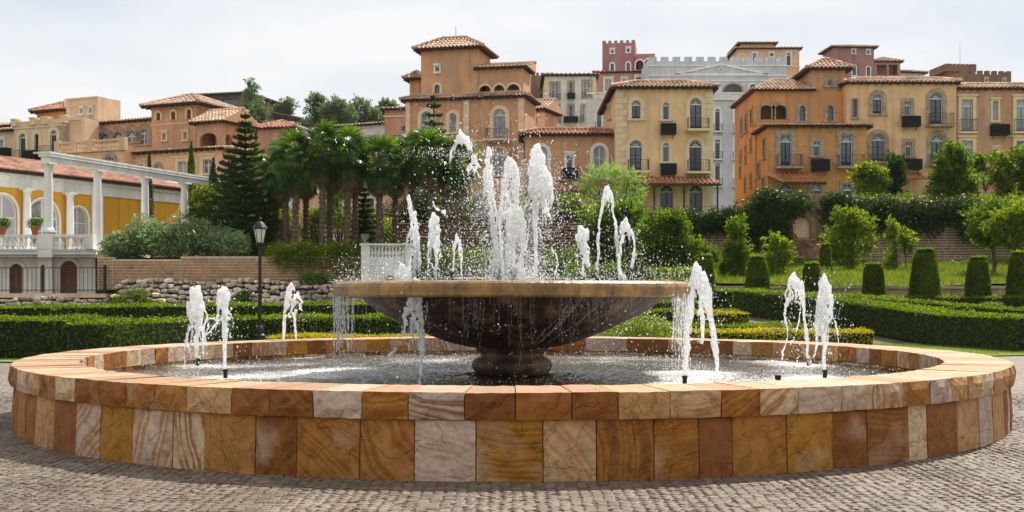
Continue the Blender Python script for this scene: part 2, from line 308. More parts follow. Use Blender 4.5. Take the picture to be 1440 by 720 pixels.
    LK(t, n2.outputs[0], cr.inputs[0]); x = N(t, 'ShaderNodeMixRGB', blend_type='MULTIPLY'); x.inputs[0].default_value = .8; LK(t, pale.outputs[0], x.inputs[1]); LK(t, cr.outputs[0], x.inputs[2])
    fin = x.outputs[0]
    n6 = N(t, 'ShaderNodeTexNoise'); n6.inputs['Scale'].default_value = 2.6; n6.inputs['Detail'].default_value = 5; n6.inputs['Distortion'].default_value = .6; LK(t, ad.outputs[0], n6.inputs[0])
    ab = N(t, 'ShaderNodeMath', operation='SUBTRACT'); ab.inputs[1].default_value = .5; LK(t, n6.outputs[0], ab.inputs[0]); a2 = N(t, 'ShaderNodeMath', operation='ABSOLUTE'); LK(t, ab.outputs[0], a2.inputs[0])
    r6 = N(t, 'ShaderNodeValToRGB'); r6.color_ramp.elements[0].color = (.42, .34, .3, 1); r6.color_ramp.elements[1].position = .011; LK(t, a2.outputs[0], r6.inputs[0])
    x6 = N(t, 'ShaderNodeMixRGB', blend_type='MULTIPLY'); x6.inputs[0].default_value = .45; LK(t, fin, x6.inputs[1]); LK(t, r6.outputs[0], x6.inputs[2]); fin = x6.outputs[0]
    hg = N(t, 'ShaderNodeHueSaturation'); hg.inputs['Saturation'].default_value = SS_SAT; hg.inputs['Value'].default_value = SS_VAL; LK(t, fin, hg.inputs['Color']); fin = hg.outputs[0]
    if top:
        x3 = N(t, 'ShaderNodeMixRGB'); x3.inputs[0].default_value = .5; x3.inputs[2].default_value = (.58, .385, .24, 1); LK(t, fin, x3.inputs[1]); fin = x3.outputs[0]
    LK(t, fin, b.inputs['Base Color']); b.inputs['Roughness'].default_value = .68; b.inputs['Specular IOR Level'].default_value = .35
    # split-face relief: stepped flakes
    n7 = N(t, 'ShaderNodeTexNoise'); n7.inputs['Scale'].default_value = 3.2; n7.inputs['Detail'].default_value = 6; n7.inputs['Roughness'].default_value = .5; LK(t, ad.outputs[0], n7.inputs[0])
    q = N(t, 'ShaderNodeMath', operation='MULTIPLY'); q.inputs[1].default_value = 9; LK(t, n7.outputs[0], q.inputs[0]); fl = N(t, 'ShaderNodeMath', operation='FLOOR'); LK(t, q.outputs[0], fl.inputs[0])
    sumh = N(t, 'ShaderNodeMath', operation='MULTIPLY_ADD'); LK(t, fl.outputs[0], sumh.inputs[0]); sumh.inputs[1].default_value = .28; LK(t, n2.outputs[0], sumh.inputs[2])
    s2 = N(t, 'ShaderNodeMath', operation='ADD'); LK(t, sumh.outputs[0], s2.inputs[0]); g6 = N(t, 'ShaderNodeMath', operation='MULTIPLY'); g6.inputs[1].default_value = .3; LK(t, r6.outputs[0], g6.inputs[0]); LK(t, g6.outputs[0], s2.inputs[1])
    bp = N(t, 'ShaderNodeBump'); bp.inputs['Strength'].default_value = 1.0; bp.inputs['Distance'].default_value = .034; LK(t, s2.outputs[0], bp.inputs['Height']); LK(t, bp.outputs[0], b.inputs['Normal'])
    return m
SS_SAT = 1.14; SS_VAL = .98
M_SAND = sandstone('split sandstone'); M_SANDTOP = sandstone('pale coping sandstone', True)
M_MORT = mat('dark mortar', (.10, .07, .045), .95, .3, 20, .4, 60)
M_WETJ = mat('wet lining', (.09, .06, .035), .35, .4, 6, .4, 30)
basin = thing('fountain', (0, FD, 0), 'large round sandstone fountain with a raised bowl on a pedestal in a wide low basin', 'fountain')
ang = []
def ring_cuts(n, jit):
    a = 0; L = []
    while a < 2*math.pi-1.4*2*math.pi/n: L.append(a); a += 2*math.pi/n*random.uniform(1-jit, 1+jit)
    return L+[2*math.pi]
def curved_stone(a0, a1, r_in, r_out, z0, z1, m, nseg, nz, amp, batter=0, rin_f=None, round_top=0):
    """one stone of the ring with rough outer face; vertices relative to the stone's own centre"""
    am = (a0+a1)/2; g = .0007; a0 += g; a1 -= g; V = []; fs = []
    cx, cy = math.cos(am)*r_out, math.sin(am)*r_out
    bulge = random.uniform(-.006, .007)
    rows = nz+1; cols = nseg+1
    for j in range(rows):
        tz = j/nz; z = z0+(z1-z0)*tz
        for i in range(cols):
            a = a0+(a1-a0)*i/nseg; edge = (i in (0, nseg)) or (j in (0, nz))
            rr = r_out+batter*(1-tz)+bulge+(0 if edge else random.uniform(.25, 1)*amp)+(random.uniform(-.3, .3)*amp if edge else 0)
            V.append((math.cos(a)*rr-cx, math.sin(a)*rr-cy, z+(random.uniform(-.003, .003) if j in (0, nz) and not (i in (0, nseg)) else 0)))
    for j in range(nz):
        for i in range(nseg): k = j*cols+i; fs.append((k, k+1, k+cols+1, k+cols))
    # inner face, top and bottom
    o = len(V)
    for z in (z0, z1):
        for i in range(cols):
            a = a0+(a1-a0)*i/nseg; rr = r_in+(random.uniform(-.012, .012) if amp else 0)
            V.append((math.cos(a)*rr-cx, math.sin(a)*rr-cy, z+(random.uniform(-.006, .004) if z == z1 else 0)))
    for i in range(nseg):
        fs.append((o+i+1, o+i, o+cols+i, o+cols+i+1)); fs.append((nz*cols+i, nz*cols+i+1, o+cols+i+1, o+cols+i)); fs.append((i+1, i, o+i, o+i+1))
    fs.append(tuple([j*cols for j in range(rows)][::-1]+[o, o+cols])); fs.append(tuple([j*cols+nseg for j in range(rows)]+[o+cols+nseg, o+nseg]))
    b = MB(); b.add(V, fs, m)
    if isinstance(m, type(None)): pass
    return b, (cx, FD+cy, 0)
def front(a): return abs(((a+math.pi/2+math.pi) % (2*math.pi))-math.pi) < 1.9
for zlo, zhi, ri, ro, n, jit, amp, bat, nm in ((.0, .515, 6.02, 6.285, 88, .32, .018, .02, 'wall_stone'), (.522, .752, 5.56, 6.325, 92, .16, .030, 0, 'coping_stone')):
    cuts = ring_cuts(n, jit)
    for a0, a1 in zip(cuts[:-1], cuts[1:]):
        top = nm == 'coping_stone'
        nb, loc = curved_stone(a0, a1, ri, ro, zlo, zhi+random.uniform(-.003, .003), M_SAND, 4 if front(a0) else 2, 3, amp, bat)
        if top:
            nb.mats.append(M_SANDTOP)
            # the upward faces take a paler, more even copy of the stone
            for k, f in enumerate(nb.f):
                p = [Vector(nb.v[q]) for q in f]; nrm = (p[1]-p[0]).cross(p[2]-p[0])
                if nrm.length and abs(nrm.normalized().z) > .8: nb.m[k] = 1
        nb.link(nm, basin, loc)
# inner face stones below the coping (seen on the far side), mortar core and floor
cuts = ring_cuts(60, .15)
for a0, a1 in zip(cuts[:-1], cuts[1:]):
    am = (a0+a1)/2
    b = MB(); V = []
    cx, cy = math.cos(am)*5.6, math.sin(am)*5.6
    for z in (.22, .515):
        for rr in (5.585, 5.75):
            for a in (a0+.002, a1-.002): V.append((math.cos(a)*rr-cx, math.sin(a)*rr-cy, z))
    b.add(V, [(0, 1, 5, 4), (2, 6, 7, 3), (0, 4, 6, 2), (1, 3, 7, 5), (4, 5, 7, 6), (0, 2, 3, 1)], M_SAND); b.link('lining_stone', basin, (cx, FD+cy, 0))
b = MB(); b.lathe([(5.62, .1), (5.62, .732), (6.0, .732), (6.295, .732), (6.295, .53), (6.24, .52), (6.24, .01)], M_MORT, 96); b.link('mortar_core', basin, (0, FD, 0))
b = MB(); b.lathe([(0.001, .12), (5.7, .12)], M_WETJ, 64); b.link('basin_floor', basin, (0, FD, 0))
# bowl
def bowlmat():
    m = bpy.data.materials.new('stained cast stone bowl'); m.use_nodes = True; t = m.node_tree; b = t.nodes['Principled BSDF']
    g = N(t, 'ShaderNodeTexCoord'); mp = N(t, 'ShaderNodeMapping'); mp.inputs['Scale'].default_value = (1, 1, .28); LK(t, g.outputs['Object'], mp.inputs[0])
    n = N(t, 'ShaderNodeTexNoise'); n.inputs['Scale'].default_value = 3.2; n.inputs['Detail'].default_value = 9; n.inputs['Roughness'].default_value = .62; LK(t, mp.outputs[0], n.inputs[0])
    r = N(t, 'ShaderNodeValToRGB'); e = r.color_ramp.elements; e[0].position = .3; e[0].color = (.018, .010, .006, 1); e[1].position = .72; e[1].color = (.34, .21, .11, 1); e.new(.5).color = (.07, .036, .018, 1)
    LK(t, n.outputs[0], r.inputs[0]); LK(t, r.outputs[0], b.inputs['Base Color'])
    n2 = N(t, 'ShaderNodeTexNoise'); n2.inputs['Scale'].default_value = 14; n2.inputs['Detail'].default_value = 8; LK(t, mp.outputs[0], n2.inputs[0])
    rr = N(t, 'ShaderNodeMapRange'); rr.inputs['To Min'].default_value = .36; rr.inputs['To Max'].default_value = .75; LK(t, n2.outputs[0], rr.inputs[0]); LK(t, rr.outputs[0], b.inputs['Roughness'])
    bp = N(t, 'ShaderNodeBump'); bp.inputs['Strength'].default_value = .9; bp.inputs['Distance'].default_value = .05; LK(t, n2.outputs[0], bp.inputs['Height']); LK(t, bp.outputs[0], b.inputs['Normal'])
    return m
M_BOWL = bowlmat()
M_RIM = mat('ochre bowl rim', (.34, .185, .055), .38, .35, 3, .6, 14, stain=((.10, .055, .025), 3.0, .85, .35), spec=.5)
b = MB(); b.lathe([(.44, .46), (.50, .49), (.545, .56), (.55, .60), (.53, .66), (.46, .70), (.43, .72), (.44, .78), (.485, .79), (.50, .83), (.52, .86)], M_BOWL, 64); b.link('pedestal', basin, (0, FD, 0), smooth=True)
b = MB(); b.lathe([(.50, .835), (.66, .86), (.86, .91), (1.06, .98), (1.30, 1.08), (1.52, 1.18), (1.70, 1.27), (1.86, 1.36), (2.0, 1.46), (2.08, 1.545)], M_BOWL, 96); bowl = b.link('bowl', basin, (0, FD, 0), smooth=True)
# rim in segments with fine joints
for k in range(12):
    b = MB(); a0, a1 = 2*math.pi*k/12+.0015, 2*math.pi*(k+1)/12-.0015
    prof = [(2.02, 1.54), (2.36, 1.532), (2.40, 1.54), (2.415, 1.56), (2.42, 1.66), (2.405, 1.70), (2.37, 1.725), (2.30, 1.735), (2.12, 1.735), (2.10, 1.60)]
    V = []; n = 10; m_ = len(prof)
    for i in range(n+1):
        a = a0+(a1-a0)*i/n
        V += [(r*math.cos(a), r*math.sin(a), z+random.uniform(-.001, .001)) for r, z in prof]
    fs = [(i*m_+j, (i+1)*m_+j, (i+1)*m_+(j+1) % m_, i*m_+(j+1) % m_) for i in range(n) for j in range(m_)]+[tuple(range(m_)), tuple(n*m_+j for j in range(m_-1, -1, -1))]
    b.add(V, fs, M_RIM); b.link('rim_block', basin, (0, FD, 0), smooth=False)
b = MB(); b.lathe([(.001, 1.2), (1.2, 1.25), (2.12, 1.58)], M_BOWL, 48); b.link('bowl_inside', basin, (0, FD, 0))
# ---------------------------------------------------------------- water
def watermat(name, churn):
    m = bpy.data.materials.new(name); m.use_nodes = True; t = m.node_tree; b = t.nodes['Principled BSDF']
    g = N(t, 'ShaderNodeTexCoord'); o = g.outputs['Object']
    n = N(t, 'ShaderNodeTexNoise'); n.inputs['Scale'].default_value = 7; n.inputs['Detail'].default_value = 8; n.inputs['Roughness'].default_value = .7; LK(t, o, n.inputs[0])
    # specks of foam, dense in the ring where the jets fall, sparse under the bowl
    v = N(t, 'ShaderNodeTexNoise'); v.inputs['Scale'].default_value = 34; v.inputs['Detail'].default_value = 6; v.inputs['Roughness'].default_value = .75; LK(t, o, v.inputs[0])
    n3 = N(t, 'ShaderNodeTexNoise'); n3.inputs['Scale'].default_value = .8; n3.inputs['Detail'].default_value = 4; LK(t, o, n3.inputs[0])
    ln = N(t, 'ShaderNodeVectorMath', operation='LENGTH'); LK(t, o, ln.inputs[0])
    rg = N(t, 'ShaderNodeValToRGB'); e = rg.color_ramp.elements; rg.color_ramp.elements[0].position = .0; e[0].color = (.02,)*3+(1,); e[1].position = 1; e[1].color = (.08,)*3+(1,); e.new(.38).color = (.05,)*3+(1,); e.new(.5).color = (.13,)*3+(1,); e.new(.7).color = (.13,)*3+(1,)
    dv = N(t, 'ShaderNodeMath', operation='DIVIDE'); dv.inputs[1].default_value = 6; LK(t, ln.outputs['Value'], dv.inputs[0]); LK(t, dv.outputs[0], rg.inputs[0])
    a1 = N(t, 'ShaderNodeMath', operation='ADD'); LK(t, v.outputs[0], a1.inputs[0]); LK(t, rg.outputs[0], a1.inputs[1])
    at = N(t, 'ShaderNodeAttribute'); at.attribute_name = 'churn'; a0 = N(t, 'ShaderNodeMath', operation='MULTIPLY_ADD'); a0.inputs[1].default_value = .17; LK(t, at.outputs['Fac'], a0.inputs[0]); LK(t, a1.outputs[0], a0.inputs[2]); a1 = a0
    a2 = N(t, 'ShaderNodeMath', operation='MULTIPLY_ADD'); a2.inputs[1].default_value = .35; LK(t, n3.outputs[0], a2.inputs[0]); LK(t, a1.outputs[0], a2.inputs[2])
    fr = N(t, 'ShaderNodeValToRGB'); fr.color_ramp.elements[0].position = .83-churn; fr.color_ramp.elements[0].color = (0, 0, 0, 1); fr.color_ramp.elements[1].position = .97-churn
    LK(t, a2.outputs[0], fr.inputs[0])
    base = N(t, 'ShaderNodeMixRGB'); base.inputs[1].default_value = (.030, .022, .012, 1); base.inputs[2].default_value = (.72, .70, .66, 1); LK(t, fr.outputs[0], base.inputs[0]); LK(t, base.outputs[0], b.inputs['Base Color'])
    rr = N(t, 'ShaderNodeMapRange'); rr.inputs['To Min'].default_value = .06; rr.inputs['To Max'].default_value = .5; LK(t, fr.outputs[0], rr.inputs[0]); LK(t, rr.outputs[0], b.inputs['Roughness'])
    b.inputs['IOR'].default_value = 1.33; b.inputs['Specular IOR Level'].default_value = .8
    bp = N(t, 'ShaderNodeBump'); bp.inputs['Strength'].default_value = .8; bp.inputs['Distance'].default_value = .035; LK(t, n.outputs[0], bp.inputs['Height']); LK(t, bp.outputs[0], b.inputs['Normal'])
    return m
M_WATER = watermat('churned fountain water', .0)
JETS = [(X(px, (CZ-.48)*F/(py-HY)), (CZ-.48)*F/(py-HY)-FD) for px, py in ((278, 514), (317, 531), (398, 500), (416, 500), (591, 541), (963, 541), (1011, 545), (988, 497), (1137, 513), (1102, 508), (1160, 532))]+[(2.42*math.cos(a), 2.42*math.sin(a)) for a in (3.0, 3.3, 2.8, -.05, .15, -.4)]
def waves(rmax, z, nr, na, amp):
    V = [(0, 0, z)]; fs = []
    ph = [(random.uniform(0, 6.3), random.uniform(-1, 1), random.uniform(-1, 1), random.uniform(4, 17)) for _ in range(16)]
    for i in range(1, nr+1):
        r = rmax*i/nr
        for k in range(na):
            a = 2*math.pi*k/na; x, y = r*math.cos(a), r*math.sin(a)
            h = sum(math.sin(p+(ux*x+uy*y)*q)/q*4 for p, ux, uy, q in ph)/4
            h2 = sum(math.sin(q*19)*math.exp(-q/.55)*.55 for q in (math.hypot(x-jx, y-jy) for jx, jy in JETS)) if rmax > 3 else 0
            V.append((x, y, z+amp*(h*.75+h2)+random.uniform(-.3, .3)*amp))
    for k in range(na): fs.append((0, 1+k, 1+(k+1) % na))
    for i in range(nr-1):
        for k in range(na): a = 1+i*na+k; c = 1+i*na+(k+1) % na; fs.append((a, a+na, c+na, c))
    return V, fs
b = MB(); b.add(*waves(5.66, .47, 110, 380, .020), M_WATER); bw = b.link('basin_water', None, (0, FD, 0), smooth=True, kind='structure')
chn = bw.data.attributes.new('churn', 'FLOAT', 'POINT'); chn.data.foreach_set('value', [min(1.0, sum(math.exp(-((v[0]-jx)**2+(v[1]-jy)**2)/.30) for jx, jy in JETS)) for v in b.v])
b = MB(); b.add(*waves(2.13, 1.715, 26, 90, .012), M_WATER); b.link('bowl_water', None, (0, FD, 0), smooth=True, kind='structure')
def foammat():
    m = bpy.data.materials.new('white aerated water'); m.use_nodes = True; t = m.node_tree; b = t.nodes['Principled BSDF']; o = t.nodes['Material Output']
    b.inputs['Base Color'].default_value = (.97, .975, .98, 1); b.inputs['Roughness'].default_value = .1; b.inputs['Subsurface Weight'].default_value = 1; b.inputs['Subsurface Radius'].default_value = (.12, .12, .12); b.inputs['Subsurface Scale'].default_value = 1.0; b.inputs['Specular IOR Level'].default_value = .6
    tr = N(t, 'ShaderNodeBsdfTranslucent'); tr.inputs[0].default_value = (.95, .96, .97, 1); ms = N(t, 'ShaderNodeMixShader'); ms.inputs[0].default_value = .35
    g = N(t, 'ShaderNodeNewGeometry'); n = N(t, 'ShaderNodeTexNoise'); n.inputs['Scale'].default_value = 55; n.inputs['Detail'].default_value = 4; LK(t, g.outputs['Position'], n.inputs[0])
    bp = N(t, 'ShaderNodeBump'); bp.inputs['Strength'].default_value = .8; bp.inputs['Distance'].default_value = .012; LK(t, n.outputs[0], bp.inputs['Height']); LK(t, bp.outputs[0], b.inputs['Normal']); LK(t, bp.outputs[0], tr.inputs['Normal'])
    gl = N(t, 'ShaderNodeBsdfTransparent'); m2 = N(t, 'ShaderNodeMixShader'); nh = N(t, 'ShaderNodeTexNoise'); nh.inputs['Scale'].default_value = 24; nh.inputs['Detail'].default_value = 5; nh.inputs['Roughness'].default_value = .7; LK(t, g.outputs['Position'], nh.inputs[0]); rh = N(t, 'ShaderNodeValToRGB'); rh.color_ramp.elements[0].position = .50; rh.color_ramp.elements[0].color = (.16,)*3+(1,); rh.color_ramp.elements[1].position = .64; rh.color_ramp.elements[1].color = (.82,)*3+(1,); LK(t, nh.outputs[0], rh.inputs[0]); LK(t, rh.outputs[0], m2.inputs[0])
    LK(t, b.outputs[0], ms.inputs[1]); LK(t, tr.outputs[0], ms.inputs[2]); LK(t, ms.outputs[0], m2.inputs[1]); LK(t, gl.outputs[0], m2.inputs[2]); LK(t, m2.outputs[0], o.inputs[0]); return m
M_FOAM = foammat()
M_NOZ = mat('black nozzle', (.012, .012, .014), .35, .1)
bm = bmesh.new(); bmesh.ops.create_icosphere(bm, subdivisions=2, radius=1); ICO_V = np.array([v.co[:] for v in bm.verts]); ICO_F = np.array([[v.index for v in f.verts] for f in bm.faces]); bm.free()
OCT_V = np.array([(1, 0, 0), (-1, 0, 0), (0, 1, 0), (0, -1, 0), (0, 0, 1), (0, 0, -1)], float); OCT_F = np.array([(0, 2, 4), (2, 1, 4), (1, 3, 4), (3, 0, 4), (2, 0, 5), (1, 2, 5), (3, 1, 5), (0, 3, 5)])
def blobs_mesh(name, P, Rr, VV, FF, m, jag=0., stretch=None):
    n = len(P); nv = len(VV); sc = Rr[:, None, None]*np.ones((n, 1, 3))
    if stretch is not None: sc[:, :, 2] *= stretch[:, None]
    v = VV[None]*sc
    if jag: v = v*(1+jag*RNG.normal(size=(n, nv, 1)))
    v = v+P[:, None]; f = FF[None]+(np.arange(n)*nv)[:, None, None]
    me = bpy.data.meshes.new(name); me.from_pydata(v.reshape(-1, 3).tolist(), [], f.reshape(-1, 3).tolist()); me.materials.append(m)
    me.polygons.foreach_set('use_smooth', [True]*len(me.polygons)); return me
def path(pts, n):
    pts = np.asarray(pts, float); t = np.linspace(0, len(pts)-1, n); i = np.minimum(t.astype(int), len(pts)-2); f = (t-i)[:, None]
    p0 = pts[np.maximum(i-1, 0)]; p1 = pts[i]; p2 = pts[i+1]; p3 = pts[np.minimum(i+2, len(pts)-1)]
    return .5*((2*p1)+(p2-p0)*f+(2*p0-5*p1+4*p2-p3)*f**2+(3*p1-p0-3*p2+p3)*f**3)
def jet(label, base, d, streams, heads, drops, group, vox=.009, nozzle=.11, spread=.5):
    """streams: list of (list of px points, r0, r1); heads: (px, py_top, width px, length px, n); all at distance d"""
    k = d/F; bx, by = base
    def W(px, py, dy=0): return np.array([(px-720)*k, d+dy, CZ+(HY-py)*k])
    root = thing('water_jet', tuple(W(*base)), label, 'water jet', group)
    P = []; Q = []
    for pts, r0, r1 in streams:
        pp = np.array([W(x, y, random.uniform(-.05, .05)) for x, y in pts]); L = np.linalg.norm(np.diff(pp, axis=0), axis=1).sum(); n = max(8, int(L/.018)); c = path(pp, n)
        wob = np.cumsum(RNG.normal(size=(n, 3))*.004, 0); wob -= np.linspace(0, 1, n)[:, None]*wob[-1]; c = c+wob+RNG.normal(size=(n, 3))*.0035
        P.append(c); Q.append(.8*np.linspace(r0, r1, n)*(.7+.5*RNG.random(n))*(1+.35*np.sin(np.arange(n)*.23+random.random()*6)*np.linspace(.1, 1, n)))
    for hx, hy, hw, hl, n in heads:
        n = int(n*2.3)
        t = RNG.random(n)**.85; prof = np.minimum(1, (t*2.4+.03)**.55)*(1-.2*t); rad = hw*.52*prof*RNG.random(n)**.42*(1+.25*np.sin(a_:=RNG.random(n)*6.28)*np.sin(t*9+hx)); a = RNG.random(n)*2*math.pi
        keep = RNG.random(n) < np.where(t < .2, .9, .8-.62*t)
        p = np.array([W(hx, hy+hl*tt) for tt in t]); p[:, 0] += rad*k*np.cos(a); p[:, 1] += rad*k*np.sin(a)*.8
        P.append(p[keep]); r = (.034-.025*t)*(.3+.95*RNG.random(n)**1.8)*min(1.3, hw*k/.22); Q.append(r[keep])
        for _ in range(max(3, int(hl*k*14))):  # ragged strings hanging from the head
            a0 = random.uniform(0, 6.3); x0 = hx+math.cos(a0)*hw*.42; y0 = hy+hl*random.uniform(.3, .8); ln = hl*random.uniform(.2, .7)
            pp = np.array([W(x0, y0), W(x0+random.uniform(-3, 3)+math.cos(a0)*2, y0+ln*.5), W(x0+random.uniform(-4, 4)+math.cos(a0)*3, y0+ln)]); pp[:, 1] += math.sin(a0)*hw*k*.35
            m = int(ln*k/.02)+4; c = path(pp, m)+RNG.normal(size=(m, 3))*.006; P.append(c); Q.append(np.linspace(.013, .006, m)*(.4+1.1*RNG.random(m)))
    P = np.concatenate(P); Q = np.concatenate(Q); o = np.array(W(*base))
    me = blobs_mesh('stream', P-o, Q, ICO_V, ICO_F, M_FOAM, .10, 1.2+2.0*RNG.random(len(P)))
    s = link('stream', me, root, tuple(o)); md = s.modifiers.new('merge', 'REMESH'); md.mode = 'VOXEL'; md.voxel_size = vox; md.use_smooth_shade = True
    if drops:
        drops = int(drops*1.9)
        i = RNG.integers(0, len(P), drops); off = RNG.normal(size=(drops, 3))*spread*np.array([.32, .25, .3]); off[:, 2] -= np.abs(RNG.normal(size=drops))*.2*spread
        p = P[i]+off; p[:, 2] = np.maximum(p[:, 2], o[2]-.02); rr = np.exp(RNG.normal(size=drops)*.6)*.0030
        link('droplets', blobs_mesh('droplets', p-o, np.minimum(rr, .012), OCT_V, OCT_F, M_FOAM, .1, 1+RNG.random(drops)*.9), root, tuple(o), kind='stuff')
    if nozzle:
        b = MB(); b.tube([(0, 0, -.12), (0, 0, nozzle*.7), (0, 0, nozzle*.72), (0, 0, nozzle)], [.028, .028, .034, .034], M_NOZ, 12); link('nozzle', b.mesh('nozzle'), root, tuple(o))
    return root
WT = .48
def dist(py, z=WT): return (CZ-z)*F/(py-HY)
GB = 'jets rising from the wide basin'; GT = 'jets rising from the raised bowl'
jet('tall white jet with a bulky foaming head, leftmost in the basin', (278, 514), dist(514), [([(277, 512), (277, 470), (276, 425)], .026, .05), ([(272, 440), (262, 470), (266, 498)], .014, .01), ([(284, 430), (292, 455), (285, 480), (280, 505)], .014, .01), ([(285, 480), (298, 462), (312, 448)], .01, .014), ([(270, 480), (258, 492), (248, 498)], .01, .006)], [(275, 406, 26, 80, 130)], 260, GB)
jet('white jet with a pointed head beside the leftmost one in the basin', (317, 531), dist(531), [([(317, 529), (317, 480), (315, 420)], .024, .04), ([(304, 450), (292, 452), (284, 478)], .012, .012), ([(325, 475), (334, 478), (330, 500)], .007, .005), ([(322, 440), (328, 452), (324, 470)], .01, .006)], [(314, 405, 20, 52, 90)], 240, GB)
jet('small forked white jet in front of the lamp post hedge', (398, 500), dist(500), [([(398, 497), (401, 450), (406, 404)], .028, .034), ([(415, 440), (415, 470), (416, 499)], .026, .016), ([(408, 445), (402, 446), (400, 460)], .014, .014), ([(418, 490), (428, 484), (434, 492)], .006, .005)], [(410, 398, 12, 36, 44), (417, 412, 14, 30, 40)], 150, GB)
jet('thick white jet with round bubbles splashing in front of the bowl', (591, 541), dist(541), [([(591, 540), (591, 480), (590, 405)], .026, .04), ([(578, 430), (569, 455), (572, 480)], .014, .01), ([(595, 470), (596, 510), (598, 540)], .012, .007), ([(600, 425), (599, 445), (594, 455)], .012, .012), ([(574, 470), (577, 505), (580, 530), (588, 538)], .01, .007), ([(556, 490), (551, 496), (547, 501)], .02, .014)], [(585, 394, 18, 80, 140), (577, 418, 16, 50, 50)], 260, GB)
jet('high white jet arching over and falling back, right of the bowl rim', (963, 541), dist(541), [([(963, 538), (967, 470), (975, 390)], .028, .045), ([(980, 386), (994, 405), (1000, 450), (1006, 495), (1011, 545)], .06, .03), ([(984, 400), (987, 440), (988, 480)], .022, .018)], [(981, 383, 24, 40, 80)], 200, GB)
jet('small white jet half hidden behind the arching one', (988, 497), dist(497), [([(988, 495), (988, 450), (987, 415)], .02, .022)], [(987, 414, 8, 30, 26)], 60, GB)
jet('white jet with two long falling strands before the yellow hedge', (1137, 513), dist(513), [([(1137, 511), (1134, 470), (1128, 400)], .022, .036), ([(1112, 410), (1105, 440), (1106, 470), (1100, 505)], .018, .013), ([(1108, 450), (1119, 470), (1111, 485)], .01, .01), ([(1125, 425), (1124, 450), (1120, 466)], .012, .01)], [(1117, 388, 20, 44, 90)], 170, GB)
jet('broad pointed white jet with spray to its right, rightmost in the basin', (1160, 532), dist(532), [([(1160, 530), (1160, 470), (1160, 405)], .024, .045), ([(1168, 440), (1176, 465), (1180, 490)], .014, .008), ([(1150, 450), (1147, 485), (1142, 505)], .016, .01)], [(1160, 393, 24, 80, 150)], 420, GB)
M_ = 16.3
b = MB(); b.tube([(0, 0, -.1), (0, 0, .05), (0, 0, .052), (0, 0, .1)], [.03, .03, .04, .04], M_NOZ, 10)
o = b.link('nozzle', None, (X(1094, dist(539)), dist(539), WT)); o['label'] = 'short black nozzle standing dry in the basin, no water coming out'; o['category'] = 'nozzle'
TB = 389
jet('leaning ragged jet at the left end of the bowl', (585, TB), 16.0, [([(585, 388), (583, 350), (577, 310), (574, 278)], .024, .022), ([(584, 330), (590, 345), (588, 380)], .03, .012)], [(583, 300, 14, 70, 80), (576, 280, 9, 30, 24)], 200, GT, nozzle=.09)
jet('low foaming splash at the left end of the bowl', (565, TB), 15.6, [([(565, 392), (565, 374)], .04, .03), ([(572, 392), (575, 378)], .04, .02), ([(558, 392), (555, 382)], .03, .02)], [(565, 372, 14, 20, 50)], 60, GT, nozzle=0)
jet('upright white jet with a rounded tip, second in the bowl', (613, TB), 16.3, [([(613, 388), (612, 350), (611, 310)], .022, .035), ([(605, 340), (602, 360), (612, 380)], .014, .01)], [(610, 300, 17, 60, 90)], 120, GT, nozzle=.09)
jet('short white jet splitting into two legs, third in the bowl', (636, TB), 16.4, [([(636, 388), (637, 360), (642, 335)], .014, .02), ([(643, 335), (649, 355), (649, 388)], .02, .012)], [(642, 329, 9, 26, 30)], 70, GT, nozzle=.06)
jet('tall ragged jet leaning left at the middle of the bowl', (701, TB), 16.2, [([(701, 388), (697, 330), (692, 280), (686, 215)], .03, .034), ([(680, 240), (680, 280)], .014, .006), ([(674, 250), (660, 215), (650, 195)], .01, .008), ([(692, 325), (698, 360), (699, 388)], .035, .02), ([(672, 348), (679, 334), (687, 330)], .01, .012), ([(690, 340), (685, 365)], .01, .008)], [(688, 208, 13, 70, 60), (695, 325, 12, 60, 40)], 1500, GT, nozzle=.1, spread=1.3)
jet('wide dense white column at the very centre of the bowl', (723, TB), 16.3, [([(723, 387), (724, 300), (720, 232)], .04, .04), ([(731, 300), (734, 340), (733, 388)], .05, .03), ([(715, 300), (713, 350), (715, 388)], .05, .03), ([(707, 262), (705, 320), (708, 385)], .02, .024), ([(700, 300), (702, 340), (706, 388)], .022, .014), ([(738, 318), (737, 350), (733, 388)], .016, .012), ([(745, 300), (742, 345), (738, 388)], .012, .01), ([(690, 262), (696, 310), (702, 388)], .02, .016), ([(712, 235), (706, 262)], .05, .02), ([(724, 232), (729, 250), (726, 300)], .03, .03)], [(716, 224, 18, 60, 60), (724, 284, 16, 60, 80), (711, 262, 12, 50, 40), (733, 300, 12, 50, 40)], 1300, GT, nozzle=.1, spread=1.1)
jet('tall white jet with a big bulbous head, right of the dense column', (754, TB), 16.3, [([(753, 388), (753, 300), (754, 230)], .028, .05), ([(765, 285), (772, 300), (774, 306)], .03, .012), ([(775, 255), (778, 280), (772, 300)], .024, .012), ([(745, 280), (738, 292), (733, 284)], .012, .01), ([(757, 320), (762, 345), (758, 370)], .012, .01), ([(776, 350), (783, 365), (781, 385)], .014, .012)], [(756, 210, 28, 95, 260), (766, 240, 22, 50, 90)], 1100, GT, nozzle=.0, spread=1.0)
jet('arc of thrown water high in front of the palms', (648, 215), 16.0, [([(634, 225), (638, 205), (650, 192), (662, 208)], .016, .02), ([(655, 196), (664, 212)], .02, .012), ([(641, 203), (636, 222)], .014, .008)], [(650, 190, 22, 16, 46), (668, 222, 16, 26, 26)], 420, GT, nozzle=0, spread=1.3)
jet('short curved streak of thrown water above the second bowl jet', (611, 290), 16.1, [([(609, 283), (612, 292), (618, 296), (626, 299)], .012, .014)], [], 20, GT, nozzle=0)
